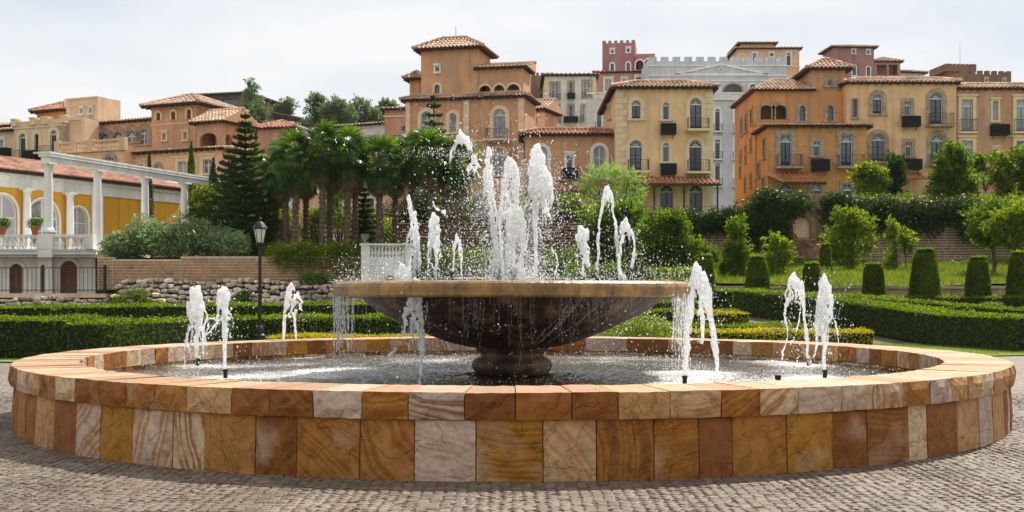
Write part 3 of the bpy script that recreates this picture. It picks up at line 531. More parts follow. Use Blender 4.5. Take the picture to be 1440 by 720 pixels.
jet('narrow egg-shaped white jet right of centre in the bowl', (819, TB), 16.4, [([(820, 389), (820, 360), (820, 330)], .016, .03), ([(829, 350), (826, 370), (822, 388)], .01, .008), ([(812, 350), (815, 375), (817, 388)], .01, .008)], [(819, 320, 19, 46, 100)], 60, GT, nozzle=0)
jet('thin jet looping up in a tall narrow arch', (840, TB), 16.2, [([(840, 388), (843, 340), (847, 300), (853, 266), (860, 282), (865, 320), (869, 370), (872, 390)], .022, .024), ([(856, 280), (858, 300)], .012, .008)], [(853, 263, 10, 20, 30)], 110, GT, nozzle=.1)
jet('curved white jet bending over at the right end of the bowl', (871, TB), 16.3, [([(871, 388), (872, 350), (877, 318), (886, 325), (891, 345), (888, 375)], .024, .02), ([(878, 330), (879, 360)], .01, .006), ([(876, 392), (873, 382), (880, 390)], .02, .012)], [(878, 310, 17, 30, 60)], 160, GT, nozzle=.07)
# water falling from the rim, drips and spray
def fall(label, segs, n, nd):
    """segs: (angle0, angle1, z1) curtains off the rim"""
    root = thing('falling_water', (0, FD, 1.53), label, 'falling water'); P = []; Q = []
    for a0, a1, zb, k in segs:
        for _ in range(k):
            a = random.uniform(a0, a1); r = 2.40+random.uniform(-.05, .03); z1 = zb+random.uniform(0, .5); m = int((1.55-z1)/.02)+2; zz = np.linspace(1.56, z1, m); keep = RNG.random(m) < np.linspace(1, .35, m)
            c = np.stack([math.cos(a)*r+np.cumsum(RNG.normal(size=m)*.003), FD+math.sin(a)*r+RNG.normal(size=m)*.003, zz], 1)[keep]; P.append(c); Q.append((.0045+.004*RNG.random(len(c))))
    P = np.concatenate(P); Q = np.concatenate(Q); o = np.array((0, FD, 1.53))
    link('strands', blobs_mesh('strands', P-o, Q, OCT_V, OCT_F, M_FOAM, .1, 1.5+2*RNG.random(len(P))), root, tuple(o), kind='stuff')
PI = math.pi
fall('thin curtain of water dropping off the left edge of the bowl', [(PI*.9, PI*1.12, .48, 38)], 0, 0)
fall('sparse strands of water dropping off the right edge of the bowl', [(-.55, -.2, .5, 22), (-.08, .3, .48, 30)], 0, 0)
root = thing('dripping_water', (0, FD, 1.5), 'water dripping down the dark outside of the bowl under its rim', 'dripping water'); P = []; Q = []
prof = [(2.06, 1.53), (1.88, 1.37), (1.60, 1.22), (1.30, 1.08), (1.0, .96), (.62, .855)]
for _ in range(150):
    a = random.choice([random.uniform(-PI*.62, -PI*.46), random.uniform(-PI*.42, -PI*.3), random.uniform(-PI*.95, -PI*.05)]); m = int(random.expovariate(1/9))+3; r = 2.10; t0 = random.random()*.04
    cx = 0
    for i in range(m):
        z = 1.53-i*.022; cx += random.gauss(0, .004); P.append((math.cos(a)*r+cx, FD+math.sin(a)*r*1.0, z)); Q.append(random.uniform(.002, .0055))
for _ in range(5):       # rivulets running down the curve
    a = random.choice((-PI*.40, -PI*.395, -PI*.37, -PI*.33, -PI*.56))+random.uniform(-.03, .03)
    for i in range(90):
        t = i/90*random.uniform(.98, 1)*4.6; j = int(t); f = t-j; r = prof[j][0]*(1-f)+prof[j+1][0]*f; z = prof[j][1]*(1-f)+prof[j+1][1]*f; a += random.gauss(0, .004)
        P.append((math.cos(a)*(r+.01), FD+math.sin(a)*(r+.01), z)); Q.append(random.uniform(.003, .009))
P = np.array(P); Q = np.array(Q); o = np.array((0, FD, 1.5)); link('strands', blobs_mesh('strands', P-o, Q, OCT_V, OCT_F, M_FOAM, .1, 1.3+1.5*RNG.random(len(P))), root, tuple(o), kind='stuff')
# spray: loose drops in the air and little splashes on both water surfaces
n = 5200; a = RNG.random(n)*2*PI; r = np.sqrt(RNG.random(n))*2.5; z = 1.72+np.abs(RNG.normal(size=n))*.5*(1-r/4)
z[:3000] = 1.72+RNG.exponential(.12, 3000)
P = np.stack([np.cos(a)*r, np.sin(a)*r, z], 1)
m2 = 3600; a = RNG.random(m2)*2*PI; r = np.where(RNG.random(m2) < .5, 4.7+RNG.normal(size=m2)*.35, 2.4+RNG.normal(size=m2)*.25); P2 = np.stack([np.cos(a)*r, np.sin(a)*r, .49+RNG.exponential(.05, m2)], 1)
m3 = 1500; a = RNG.random(m3)*2*PI; r = 1.2+RNG.random(m3)*1.4; P3 = np.stack([np.cos(a)*r, np.sin(a)*r-.6, .5+RNG.random(m3)*1.0], 1)
m4 = 9000; t = RNG.random(m4)**1.5; P4 = np.stack([(X(724, FD)+X(720, FD)*0)+RNG.normal(size=m4)*(.20+.20*t), RNG.normal(size=m4)*.22, 1.75+t*1.55], 1); P = np.concatenate([P, P2, P3, P4]); Q = np.minimum(np.exp(RNG.normal(size=len(P))*.45)*.0038, .011)
link('fountain_spray', blobs_mesh('spray', P, Q, OCT_V, OCT_F, M_FOAM, .1, 1+.8*RNG.random(len(P))), None, (0, FD, 0), kind='stuff')['label'] = 'fine white droplets flying over the bowl and the basin'
# ================================================================ BUILDINGS
def stucco(name, c, st=None, sc=.5, amt=.6, v=.12): return mat(name, c, .88, v, 1.1, .25, 9, streak=.17, stain=((st or tuple(x*.62 for x in c)), sc, amt))
T_RUST = stucco('terracotta stucco', (.64, .34, .18), (.50, .30, .20), amt=.8); T_ORANGE = stucco('burnt orange stucco', (.64, .30, .095), (.47, .25, .14), amt=.8); T_APRI = stucco('apricot stucco', (.80, .49, .28), (.66, .40, .24))
T_YEL = stucco('honey stucco', (.86, .56, .32), (.74, .47, .27), amt=.5); T_PINKBR = stucco('faded rose brown stucco', (.54, .27, .18), (.62, .40, .30), amt=.7); T_CREAM = stucco('cream stucco', (.72, .52, .34), (.6, .43, .3), amt=.4)
T_WHITE = stucco('off white plaster', (.72, .68, .62), (.5, .46, .42), amt=.35); T_GREY = stucco('blue grey plaster', (.56, .56, .61), (.70, .70, .73), sc=.35, amt=.6); T_MAG = stucco('dusty magenta stucco', (.36, .175, .17), (.42, .25, .24)); T_BROWN = stucco('brown brick coloured stucco', (.24, .13, .09), (.3, .18, .12), sc=1.2)
T_OCHRE = stucco('strong ochre stucco', (.74, .38, .025), (.64, .33, .04), amt=.4, v=.06)
T_TRIM = mat('pale cream trim', (.76, .58, .38), .8, .1, 2, .15, 12); T_WTRIM = mat('white painted trim', (.84, .82, .78), .7, .05, 2, .15, 12, streak=.14, stain=((.6, .55, .48), 1.2, .4)); T_STONE = mat('brown stone trim', (.38, .29, .22), .85, .3, 4, .4, 12)
T_EAVE = mat('dark maroon eave', (.055, .025, .018), .7, .2); T_IRON = mat('black wrought iron', (.018, .017, .017), .5, .1); T_NAVY = mat('navy painted joinery', (.022, .028, .045), .45, .15); T_WJ = mat('white painted joinery', (.66, .65, .62), .5, .05); T_WOOD = mat('brown timber', (.16, .07, .035), .6, .3, 6); T_BOX = mat('black slatted box', (.012, .013, .016), .6, .2)
T_GREYJ = mat('grey painted joinery', (.25, .26, .28), .5, .1)
def tilemat(name, cols):
    m = bpy.data.materials.new(name); m.use_nodes = True; t = m.node_tree; b = t.nodes['Principled BSDF']; g = N(t, 'ShaderNodeNewGeometry')
    r = N(t, 'ShaderNodeValToRGB'); r.color_ramp.elements[0].color = cols[0]+(1,); r.color_ramp.elements[1].color = cols[-1]+(1,)
    for i in range(1, len(cols)-1): r.color_ramp.elements.new(i/(len(cols)-1)).color = cols[i]+(1,)
    LK(t, g.outputs['Random Per Island'], r.inputs[0]); n = N(t, 'ShaderNodeTexNoise'); n.inputs['Scale'].default_value = .8; n.inputs['Detail'].default_value = 6; LK(t, g.outputs['Position'], n.inputs[0])
    c = N(t, 'ShaderNodeValToRGB'); c.color_ramp.elements[0].position = .35; c.color_ramp.elements[0].color = (.6, .58, .55, 1); c.color_ramp.elements[1].position = .6; LK(t, n.outputs[0], c.inputs[0])
    x = N(t, 'ShaderNodeMixRGB', blend_type='MULTIPLY'); x.inputs[0].default_value = 1; LK(t, r.outputs[0], x.inputs[1]); LK(t, c.outputs[0], x.inputs[2]); LK(t, x.outputs[0], b.inputs['Base Color']); b.inputs['Roughness'].default_value = .8
    return m
TL_PALE = tilemat('weathered clay tiles', [(.44, .25, .16), (.6, .4, .27), (.52, .29, .18), (.68, .52, .38), (.56, .37, .25)]); TL_RED = tilemat('red clay tiles', [(.48, .18, .09), (.58, .28, .16), (.40, .14, .08), (.58, .36, .24)]); TL_PINK = tilemat('faded pink clay tiles', [(.58, .3, .2), (.68, .4, .28), (.5, .24, .15), (.72, .48, .36)]); TL_OR = tilemat('orange clay tiles', [(.5, .17, .05), (.56, .22, .08), (.44, .14, .05)])
def glassmat(name, c, rough=.08):
    m = bpy.data.materials.new(name); m.use_nodes = True; t = m.node_tree; b = t.nodes['Principled BSDF']; g = N(t, 'ShaderNodeObjectInfo')
    tcx = N(t, 'ShaderNodeTexCoord'); n = N(t, 'ShaderNodeTexNoise'); n.inputs['Scale'].default_value = 1.5; LK(t, tcx.outputs['Object'], n.inputs[0]); ad = N(t, 'ShaderNodeMath', operation='ADD'); LK(t, n.outputs[0], ad.inputs[0]); LK(t, g.outputs['Random'], ad.inputs[1])
    r = N(t, 'ShaderNodeValToRGB'); r.color_ramp.elements[0].position = .5; r.color_ramp.elements[0].color = tuple(x*.45 for x in c)+(1,); r.color_ramp.elements[1].position = 1.1; r.color_ramp.elements[1].color = tuple(min(1, x*2.2) for x in c)+(1,); LK(t, ad.outputs[0], r.inputs[0])
    LK(t, r.outputs[0], b.inputs['Base Color']); b.inputs['Roughness'].default_value = rough; b.inputs['Specular IOR Level'].default_value = .6; return m
G_DARK = glassmat('window glass', (.045, .055, .07)); G_CURT = glassmat('glass before pale curtains', (.17, .17, .17))
class Face:
    """a vertical wall plane; x runs right along it as seen from outside, y into the building"""
    def __init__(s, blk, A, yaw, W, z0, z1): s.blk = blk; s.A = A; s.yaw = yaw; s.W = W; s.z0 = z0; s.z1 = z1; s.c, s.s = math.cos(yaw), math.sin(yaw); s.ops = []
    def u(s, px): rx = (px-720)/F; return (rx*s.A[1]-s.A[0])/(s.c-rx*s.s)
    def dd(s, px): return s.A[1]+s.u(px)*s.s
    def uv(s, px, py): return s.u(px), Z(py, s.dd(px))
    def at(s, u, z, y=0): return (s.A[0]+u*s.c-y*s.s, s.A[1]+u*s.s+y*s.c, z)
    def T(s, root):
        ox, oy, oz = WLOC[root.name][0]
        return lambda x, y, z: (s.A[0]+x*s.c-y*s.s-ox, s.A[1]+x*s.s+y*s.c-oy, z-oz)
    def mesh(s, b, m, rev=.28):
        us = sorted(set([0, s.W]+[o[0] for o in s.ops]+[o[1] for o in s.ops])); vs = sorted(set([s.z0, s.z1]+[o[2] for o in s.ops]+[o[3] for o in s.ops]))
        us = [x for x in us if -1e-6 <= x <= s.W+1e-6]; vs = [x for x in vs if s.z0-1e-6 <= x <= s.z1+1e-6]
        for i in range(len(us)-1):
            for j in range(len(vs)-1):
                cu, cv = (us[i]+us[i+1])/2, (vs[j]+vs[j+1])/2
                if any(o[0] < cu < o[1] and o[2] < cv < o[3] for o in s.ops): continue
                b.add([(us[i], 0, vs[j]), (us[i+1], 0, vs[j]), (us[i+1], 0, vs[j+1]), (us[i], 0, vs[j+1])], [(0, 1, 2, 3)], m)
        for u0, u1, v0, v1, arch in s.ops:
            prof = [(u0, v0)]+arcpts(u0, u1, v0, v1, arch)+[(u1, v0)]
            if arch:
                h = len(prof)//2; L = prof[1:h+1]; Rr = prof[h:-1]
                for k in range(len(L)-1): b.add([(u0, 0, v1), (L[k][0], 0, L[k][1]), (L[k+1][0], 0, L[k+1][1])], [(0, 1, 2)], m)
                for k in range(len(Rr)-1): b.add([(u1, 0, v1), (Rr[k][0], 0, Rr[k][1]), (Rr[k+1][0], 0, Rr[k+1][1])], [(0, 1, 2)], m)
            n = len(prof)
            for k in range(n):
                a, c = prof[k], prof[(k+1) % n]; b.add([(a[0], 0, a[1]), (c[0], 0, c[1]), (c[0], rev, c[1]), (a[0], rev, a[1])], [(0, 1, 2, 3)], m)
def arcpts(u0, u1, v0, v1, arch, n=10):
    if not arch: return [(u0, v1), (u1, v1)]
    r = (u1-u0)/2; ry = min(r, (v1-v0)*.95)*(arch if arch is not True else 1); c = (u0+u1)/2
    return [(c-r*math.cos(math.pi*k/n), v1-ry+ry*math.sin(math.pi*k/n)) for k in range(n+1)]
WCACHE = {}
def win_meshes(w, h, arch, style, mt, sw):
    key = (w, h, arch, style, mt.name if mt else None, sw)
    if key in WCACHE: return WCACHE[key]
    J, FJ, G = {'navy': (T_NAVY, T_WJ, G_DARK), 'white': (T_WJ, T_WJ, G_DARK), 'grey': (T_GREYJ, T_WJ, G_CURT), 'curtain': (T_WJ, T_WJ, G_CURT), 'plain': (T_WJ, T_WJ, G_DARK), 'slit': (T_NAVY, T_NAVY, G_DARK), 'square': (T_WJ, T_WJ, G_DARK), 'door': (T_WOOD, T_WOOD, T_WOOD)}[style]
    b = MB(); f = max(.05, w*.045); y0, y1 = .10, .17
    r = w/2; fan = (arch or h/w > 1.9) and style not in ('slit', 'square', 'door', 'curtain'); zt = h-(r if arch else w*.62) if fan else h
    out = [(-r, 0)]+[(a-0, c) for a, c in arcpts(-r, r, 0, h, arch)]+[(r, 0)]
    inn = [(-r+f, 0)]+[(a, c) for a, c in arcpts(-r+f, r-f, 0, h-f, arch)]+[(r-f, 0)]
    b.strip(inn, out, y0, y1, J if not fan else FJ); b.box(-r+f, r-f, y0+.002, y1-.002, 0, f*1.3, J)
    if fan:
        b.box(-r+f, r-f, y0-.01, y1+.003, zt-f, zt+f*.8, FJ); c0 = zt+f*.5; rf = (h-f) - c0
        for k in range(1, 4 if w < 1.1 else 5):
            t = math.pi*k/(4 if w < 1.1 else 5); ex, ez = math.cos(t)*(r-f)*(1.0), math.sin(t)*rf*(1 if arch else 1.0)
            if not arch: q = min((r-f)/max(abs(math.cos(t)), 1e-3), rf/max(math.sin(t), 1e-3)); ex, ez = math.cos(t)*q, math.sin(t)*q
            b.tube([(0, (y0+y1)/2, c0), (ex, (y0+y1)/2, c0+ez)], f*.32, FJ, 4, False)
        q = .42; b.strip([(math.cos(math.pi-k*math.pi/8)*rf*(q-.05), c0+math.sin(k*math.pi/8)*rf*(q-.05)) for k in range(9)], [(math.cos(math.pi-k*math.pi/8)*rf*(q+.05), c0+math.sin(k*math.pi/8)*rf*(q+.05)) for k in range(9)], y0+.02, y1-.01, FJ)
    zb = f*1.3; zt2 = zt-f if fan else h-f
    if style != 'slit' and w > .55:
        b.box(-f*.75, f*.75, y0+.006, y1-.006, zb, zt2-(r*.0 if not arch or fan else 0), J)
        nb = max(1, int((zt2-zb)/.75))
        if style == 'curtain': nb = 0; b.box(-r+f, r-f, y0+.01, y1, h*.58, h*.58+f, J)
        for k in range(1, nb+1):
            z = zb+(zt2-zb)*k/(nb+1)
            for sx in (-1, 1): b.box(min(sx*f*.75, sx*(r-f)), max(sx*f*.75, sx*(r-f)), y0+.02, y1-.02, z-f*.3, z+f*.3, J)
        if style == 'navy' or style == 'grey':   # door leaves have solid stiles
            for sx in (-1, 1):
                a, c = sorted((sx*(r-f), sx*(r-f*2.1))); b.box(a, c, y0+.012, y1-.012, zb, zt2, J)
            b.box(-r+f, r-f, y0+.014, y1-.014, zb, zb+(zt2-zb)*.14, J)
    fm = b.mesh('window'); b = MB(); V = [(a, y1-.03, c) for a, c in out]; b.add(V, [tuple(range(len(V)))], G); pm = b.mesh('pane'); smh = None
    if mt:
        b = MB(); o2 = [(-r-sw, -.0)]+arcpts(-r-sw, r+sw, 0, h+sw, arch)+[(r+sw, -.0)]; i2 = [(-r, 0)]+arcpts(-r, r, 0, h, arch)+[(r, 0)]
        b.strip(i2, o2, -.07, .03, mt); b.box(-r-sw*1.25, r+sw*1.25, -.16, .04, -.14, -.002, mt)
        if not arch and mt in (T_WTRIM, T_TRIM): b.box(-r-sw*1.4, r+sw*1.4, -.15, .03, h+sw+.002, h+sw+.12, mt)
        smh = b.mesh('surround')
    WCACHE[key] = (fm, pm, smh); return WCACHE[key]
def rail(b, x0, x1, y, z0, z1, m, step=.14, r=.012, belly=0):
    b.tube([(x0, y, z1), (x1, y, z1)], r*1.6, m, 4); b.tube([(x0, y, z0+.05), (x1, y, z0+.05)], r*1.2, m, 4); n = max(1, int(abs(x1-x0)/step))
    for i in range(n+1):
        x = x0+(x1-x0)*i/n
        if belly: b.tube([(x, y, z0), (x, y-belly, z0+(z1-z0)*.28), (x, y-belly*.6, z0+(z1-z0)*.5), (x, y, z1)], r, m, 3, False)
        else: b.tube([(x, y, z0), (x, y, z1)], r, m, 3, False)
def siderail(b, x, y0, y1, z0, z1, m, step=.16, r=.012):
    b.tube([(x, y0, z1), (x, y1, z1)], r*1.6, m, 4); n = max(1, int(abs(y1-y0)/step))
    for i in range(n+1): y = y0+(y1-y0)*i/n; b.tube([(x, y, z0), (x, y, z1)], r, m, 3, False)
class House:
    def __init__(s, name, label, px, d, z, cat='building', group=None): s.root = thing(name, (X(px, d), d, z), label, cat, group); s.blocks = []
    def block(s, px0, px1, d, pyt, pyb, L, m, yaw=0, sides='LR', top=True, rev=.28):
        B = Block(s, px0, px1, d, pyt, pyb, L, m, R(yaw), sides, top, rev); s.blocks.append(B); return B
    def done(s):
        for B in s.blocks: B.done()
class Block:
    def __init__(s, H, px0, px1, d, pyt, pyb, L, m, yaw, sides, top, rev):
        s.H = H; s.m = m; s.root = H.root; A = (X(px0, d), d); s.L = L; s.yaw = yaw; s.rev = rev; s.top = top
        z1 = Z(pyt, d); first = not H.blocks; f = Face(s, A, yaw, 1, 0, z1); W = f.u(px1); z0 = Z(pyb, d)
        if first and d > 95: z0 = min(z0, 5.6 if px0 > 700 else 8)
        f.W = W; f.z0 = z0; s.W = W; s.z0 = z0; s.z1 = z1; s.f = f
        bl = f.at(0, 0, L); s.l = Face(s, (bl[0], bl[1]), yaw-R(90), L, z0, z1); fr = f.at(W, 0, 0); s.r = Face(s, (fr[0], fr[1]), yaw+R(90), L, z0, z1)
        br = f.at(W, 0, L); s.b = Face(s, (br[0], br[1]), yaw+R(180), W, z0, z1)
        s.quo = []
    def win(s, cx, w, pyt, pyb, arch=False, style='navy', mt=None, sw=.16, face=None, balc=None, bx=None, ry=None, open_=False, belly=0, slab=True):
        """cx, w in photo px; pyt/pyb rows of top and foot"""
        f = face or s.f; d = f.dd(cx); u, zt = f.uv(cx, pyt); zb = Z(pyb, d); fore = f.u(cx+.5)-f.u(cx-.5); ww = round(w*fore/.05)*.05; hh = round((zt-zb)/.05)*.05; ww = max(ww, .3); hh = max(hh, .4)
        f.ops.append((u-ww/2, u+ww/2, zb, zb+hh, arch))
        p = f.at(u, zb)
        if open_:
            if mt:
                b = MB(); r = ww/2; b.strip([(-r, 0)]+arcpts(-r, r, 0, hh, arch)+[(r, 0)], [(-r-sw, 0)]+arcpts(-r-sw, r+sw, 0, hh+sw, arch)+[(r+sw, 0)], -.07, .03, mt); b.link('arch_surround', s.root, p, rot=f.yaw)
            return
        fm, pm, sh = win_meshes(ww, hh, arch, style, mt, sw)
        o = link('window', fm, s.root, p, f.yaw); link('pane', pm, o, p, f.yaw)
        if sh: link('surround', sh, o, p, f.yaw)
        if balc:
            x0, x1, rt, rb = balc; f_ = f; k0, k1 = f_.u(x0)-u, f_.u(x1)-u; zr, z_ = Z(rt, d)-zb, Z(rb, d)-zb; dep = .75 if slab else .12
            b = MB()
            if slab: b.box(k0-.06, k1+.06, -dep-.06, -.002, z_-.16, z_, mt or T_TRIM)
            else: b.box(k0, k1, -dep, -.002, z_-.04, z_, T_IRON)
            q = link('balcony', b.mesh('balcony'), s.root, p, f.yaw); b = MB()
            rail(b, k0, k1, -dep, z_, zr, T_IRON, belly=belly)
            if slab: siderail(b, k0, -dep, 0, z_, zr, T_IRON); siderail(b, k1, -dep, 0, z_, zr, T_IRON)
            link('railing', b.mesh('railing'), q, p, f.yaw)
    def ac(s, x0, x1, pyt, pyb, m=None, face=None):
        f = face or s.f; u0, u1 = f.u(x0), f.u(x1); d = f.dd(x0); zt, zb = Z(pyt, d), Z(pyb, d); w = u1-u0; h = zt-zb; b = MB(); m = m or T_BOX; n = max(4, int(w/.11))
        b.box(.02, w-.02, -.6, -.02, .05, h-.05, m)
        for z in (0, h-.06): b.box(0, w, -.68, -.004, z, z+.06, m)
        for i in range(n+1): x = (w-.04)*i/n; b.box(x, x+.04, -.66, -.62, .06, h-.06, m)
        for x in (.15, w-.2): b.tube([(x, -.5, -.0), (x, -.02, -.3)], .02, m, 4)
        b.link('air_conditioner_cage', s.root, f.at(u0, zb), rot=f.yaw)
    def band(s, pyt, pyb, m, proud=.06, name='cornice', x0=None, x1=None, face=None):
        f = face or s.f; u0 = f.u(x0) if x0 is not None else -proud; u1 = f.u(x1) if x1 is not None else f.W+proud; d = f.A[1]; b = MB(); b.box(u0, u1, -proud, -.002, Z(pyb, d), Z(pyt, d), m); b.T = None
        p = f.at(0, 0); b.link(name, s.root, (p[0], p[1], 0), rot=f.yaw)
    def quoins(s, m=None, h=.42, left=True, right=True):
        m = m or T_TRIM; n = int((s.z1-s.z0)/h)
        for side, on in ((0, left), (1, right)):
            if not on: continue
            for k in range(n):
                w = .75 if k % 2 else .5; b = MB(); x0, x1 = (-.04, w) if side == 0 else (s.W-w, s.W+.04); key = ('q', side, w, h, m.name, round(s.W, 2))
                if key not in WCACHE:
                    b.box(x0, x1, -.045, .3, .012, h-.012, m); WCACHE[key] = b.mesh('quoin')
                p = s.f.at(0, s.z0+k*h+.02); link('quoin', WCACHE[key], s.root, p, s.f.yaw)
    def merlons(s, w, h, gap, m=None, faces='fr', t=.5):
        m = m or s.m
        for ch in faces:
            f = {'f': s.f, 'r': s.r, 'l': s.l, 'b': s.b}[ch]; n = max(1, round((f.W+gap)/(w+gap))); st = (f.W+gap)/n; key = ('m', round(st, 3), w, h, m.name)
            if key not in WCACHE: b = MB(); b.box(0, st-gap, -.003, t, 0, h, m); WCACHE[key] = b.mesh('merlon')
            for k in range(n): link('merlon', WCACHE[key], s.root, f.at(k*st, s.z1+.002), f.yaw)
    def roof(s, kind='hip', rise=1.2, o=.6, tile=None, sp=.3, eave=.16, ends=True, run=None, back=False):
        tile = tile or TL_PALE; f = s.f; o *= .85; eave *= .6; W, L = s.W, s.L; z = s.z1; lx = lambda u, y, zz: f.at(u, zz, y)
        b = MB(); b.box(-o, W+o, -o, L+o, 0, eave, T_EAVE)
        n = int((W+2*o)/.55)
        for k in range(n): x = -o+.1+k*.55; b.box(x, x+.12, -o-.04, -o+.3, -.08, -.002, T_EAVE)
        n = int((L+2*o)/.55)
        for k in range(n):
            y = -o+.1+k*.55; b.box(-o-.04, -o+.3, y, y+.12, -.08, -.003, T_EAVE); b.box(W+o-.3, W+o+.04, y, y+.12, -.08, -.003, T_EAVE)
        rf = b.link('roof', s.root, f.at(0, z), rot=f.yaw); z += eave+.02
        a = lx(-o-.08, -o-.08, z); b_ = lx(W+o+.08, -o-.08, z); c = lx(W+o+.08, L+o+.08, z); d = lx(-o-.08, L+o+.08, z); r = rise
        if kind == 'hip':
            wi = min(W, L)/2+o
            if W >= L: p, q = lx(wi-o, L/2, z+r), lx(W+o-wi, L/2, z+r); sl = [(a, b_, p, q), (b_, c, q, q), (c, d, q, p), (d, a, p, p)]
            else: p, q = lx(W/2, wi-o, z+r), lx(W/2, L+o-wi, z+r); sl = [(a, b_, p, p), (b_, c, p, q), (c, d, q, q), (d, a, q, p)]
        elif kind == 'skirt':
            g = run; p, q, p2, q2 = lx(g-o, g-o, z+r), lx(W+o-g, g-o, z+r), lx(W+o-g, L+o-g, z+r), lx(g-o, L+o-g, z+r); sl = [(a, b_, p, q), (b_, c, q, p2), (c, d, p2, q2), (d, a, q2, p)]
        elif kind == 'shed': p, q = lx(-o-.08, L+o, z+r), lx(W+o+.08, L+o, z+r); sl = [(a, b_, p, q)]
        elif kind == 'gable': p, q = lx(-o-.08, L/2, z+r), lx(W+o+.08, L/2, z+r); sl = [(a, b_, p, q), (c, d, q, p)]
        elif kind == 'gablex': p, q = lx(W/2, -o-.08, z+r), lx(W/2, L+o+.08, z+r); sl = [(b_, c, p, q), (d, a, q, p)]
        b = MB()
        if kind in ('shed', 'gable', 'gablex'):
            e = [Vector(v) for v in ((a, b_, q, p) if kind != 'gablex' else (a, p, b_))]
            if kind == 'shed': V = [a, b_, c, d, p, q]; b.add([(a[0], a[1], a[2]-.02), (b_[0], b_[1], b_[2]-.02), (q[0], q[1], q[2]-.03), (p[0], p[1], p[2]-.03), (c[0], c[1], c[2]-.02), (d[0], d[1], d[2]-.02)], [(0, 5, 3), (1, 2, 4), (3, 5, 4, 2)], s.m)
            elif kind == 'gable': b.add([a, d, p, b_, c, q], [(0, 1, 2), (3, 5, 4)], s.m)
            else: b.add([a, b_, p, d, c, q], [(0, 1, 2), (3, 5, 4)], s.m)
            b.link('gable_wall', s.root, off=WLOC[s.root.name][0])
        b = MB()
        for e0, e1, r0, r1 in sl: tiles(b, e0, e1, r0, r1, tile, sp)
        b.link('roof_tiles', rf, off=f.at(0, z), kind='stuff')
        # ridge and hip caps
        b = MB(); hs = []
        if kind == 'skirt': hs = [(a, p), (b_, q), (c, p2), (d, q2), (p, q), (q, p2), (p2, q2), (q2, p)]; b.add([tuple(v) for v in (p, q, p2, q2)], [(0, 1, 2, 3)], T_EAVE)
        if kind == 'hip':
            hs = [(a, p if W >= L or True else q)]
            hs = [(a, sl[0][2]), (b_, sl[0][3]), (c, sl[2][2]), (d, sl[2][3])]; 
            if (Vector(p)-Vector(q)).length > .3: hs.append((p, q))
        elif kind in ('gable', 'gablex', 'shed'): hs = [(p, q)]
        for h0, h1 in hs:
            h0 = Vector(h0)+Vector((0, 0, .06)); h1 = Vector(h1)+Vector((0, 0, .06)); n = max(2, int((h1-h0).length/.45))
            for i in range(n): u0, u1 = h0.lerp(h1, i/n), h0.lerp(h1, (i+1.08)/n); b.tube([u0, u1], [.15, .12], tile, 6)
        if hs: b.link('ridge_tiles', rf, off=f.at(0, z), kind='stuff')
    def done(s):
        b = MB(); fs = [s.f, s.l, s.r, s.b]
        for f in fs: b.T = f.T(s.root); f.mesh(b, s.m, s.rev)
        b.T = s.f.T(s.root)
        b.add([(0, 0, s.z1), (s.W, 0, s.z1), (s.W, s.L, s.z1), (0, s.L, s.z1)], [(0, 1, 2, 3)], s.m)
        q = min(1.8, s.L*.45); b.add([(.3, q, s.z0), (s.W-.3, q, s.z0), (s.W-.3, q, s.z1-.01), (.3, q, s.z1-.01)], [(0, 1, 2, 3)], s.m)
        b.link('wall', s.root, WLOC[s.root.name][0])
def tiles(b, e0, e1, r0, r1, m, sp=.3, tl=.5):
    e0, e1, r0, r1 = map(Vector, (e0, e1, r0, r1)); E = (e1-e0); W = E.length; E.normalize(); up = r0-e0; u0 = up.dot(E); S_ = up-E*u0; H = S_.length; S_.normalize(); u1 = (r1-e0).dot(E); Nn = E.cross(S_)
    if Nn.z < 0: Nn = -Nn
    b.add([e0, e1, r1, r0] if (r1-r0).length > .01 else [e0, e1, r1], [(0, 1, 2, 3) if (r1-r0).length > .01 else (0, 1, 2)], m)
    n = max(2, int(W/sp)); V = []; fs = []; rad = sp*.36
    for i in range(n):
        u = (i+.5)*W/n; h = H
        if u < u0: h = H*u/max(u0, 1e-3)
        if u > u1: h = min(h, H*(W-u)/max(W-u1, 1e-3))
        k = max(1, int(round(h/tl)))
        for j in range(k):
            a, c = h*j/k-.02, h*(j+1)/k; jx = random.uniform(-.012, .012)
            for t, rr, lift in ((a, rad*1.12, .035), (c, rad*.9, .0)):
                p = e0+E*(u+jx)+S_*t+Nn*lift
                for dx, dz in ((-1, 0), (-.62, .62), (0, .85), (.62, .62), (1, 0)): V.append(tuple(p+E*(dx*rr)+Nn*(dz*rr)))
            o = len(V)-10; fs += [(o+q, o+q+1, o+q+6, o+q+5) for q in range(4)]+[(o, o+1, o+2, o+3, o+4)]
    b.add(V, fs, m)
# ---- centre left: terracotta tower house
Y1 = -13
H = House('tower_house', 'terracotta house with a square hip-roofed tower above three dark loggia arches', 655, 90, 5.5)
B = H.block(570, 738, 92, 143, 335, 4.0, T_RUST, Y1); lo = B
for x0, x1 in ((571, 577), (652, 660), (729, 737)): B.band(144, 334, T_TRIM, .1, 'pilaster', x0, x1)
B.band(199.5, 202, T_TRIM, .05, 'string_course')
B.win(600, 15, 157, 186, True, 'curtain', T_TRIM, .3); B.win(637, 10, 159, 186, True, 'curtain', T_TRIM, .28)
B.win(702.5, 17, 153, 197, True, 'grey', T_TRIM, .3, balc=(686, 715, 182, 196)); B.win(702, 17, 209, 246, True, 'grey', T_TRIM, .3)
B.win(676, 21, 273, 325, True, 'grey', T_TRIM, .3, balc=(655, 700, 306, 324), slab=False); B.win(600, 15, 270, 322, True, 'grey', T_TRIM, .3); B.win(711, 10, 283, 322, True, 'grey', T_TRIM, .25)
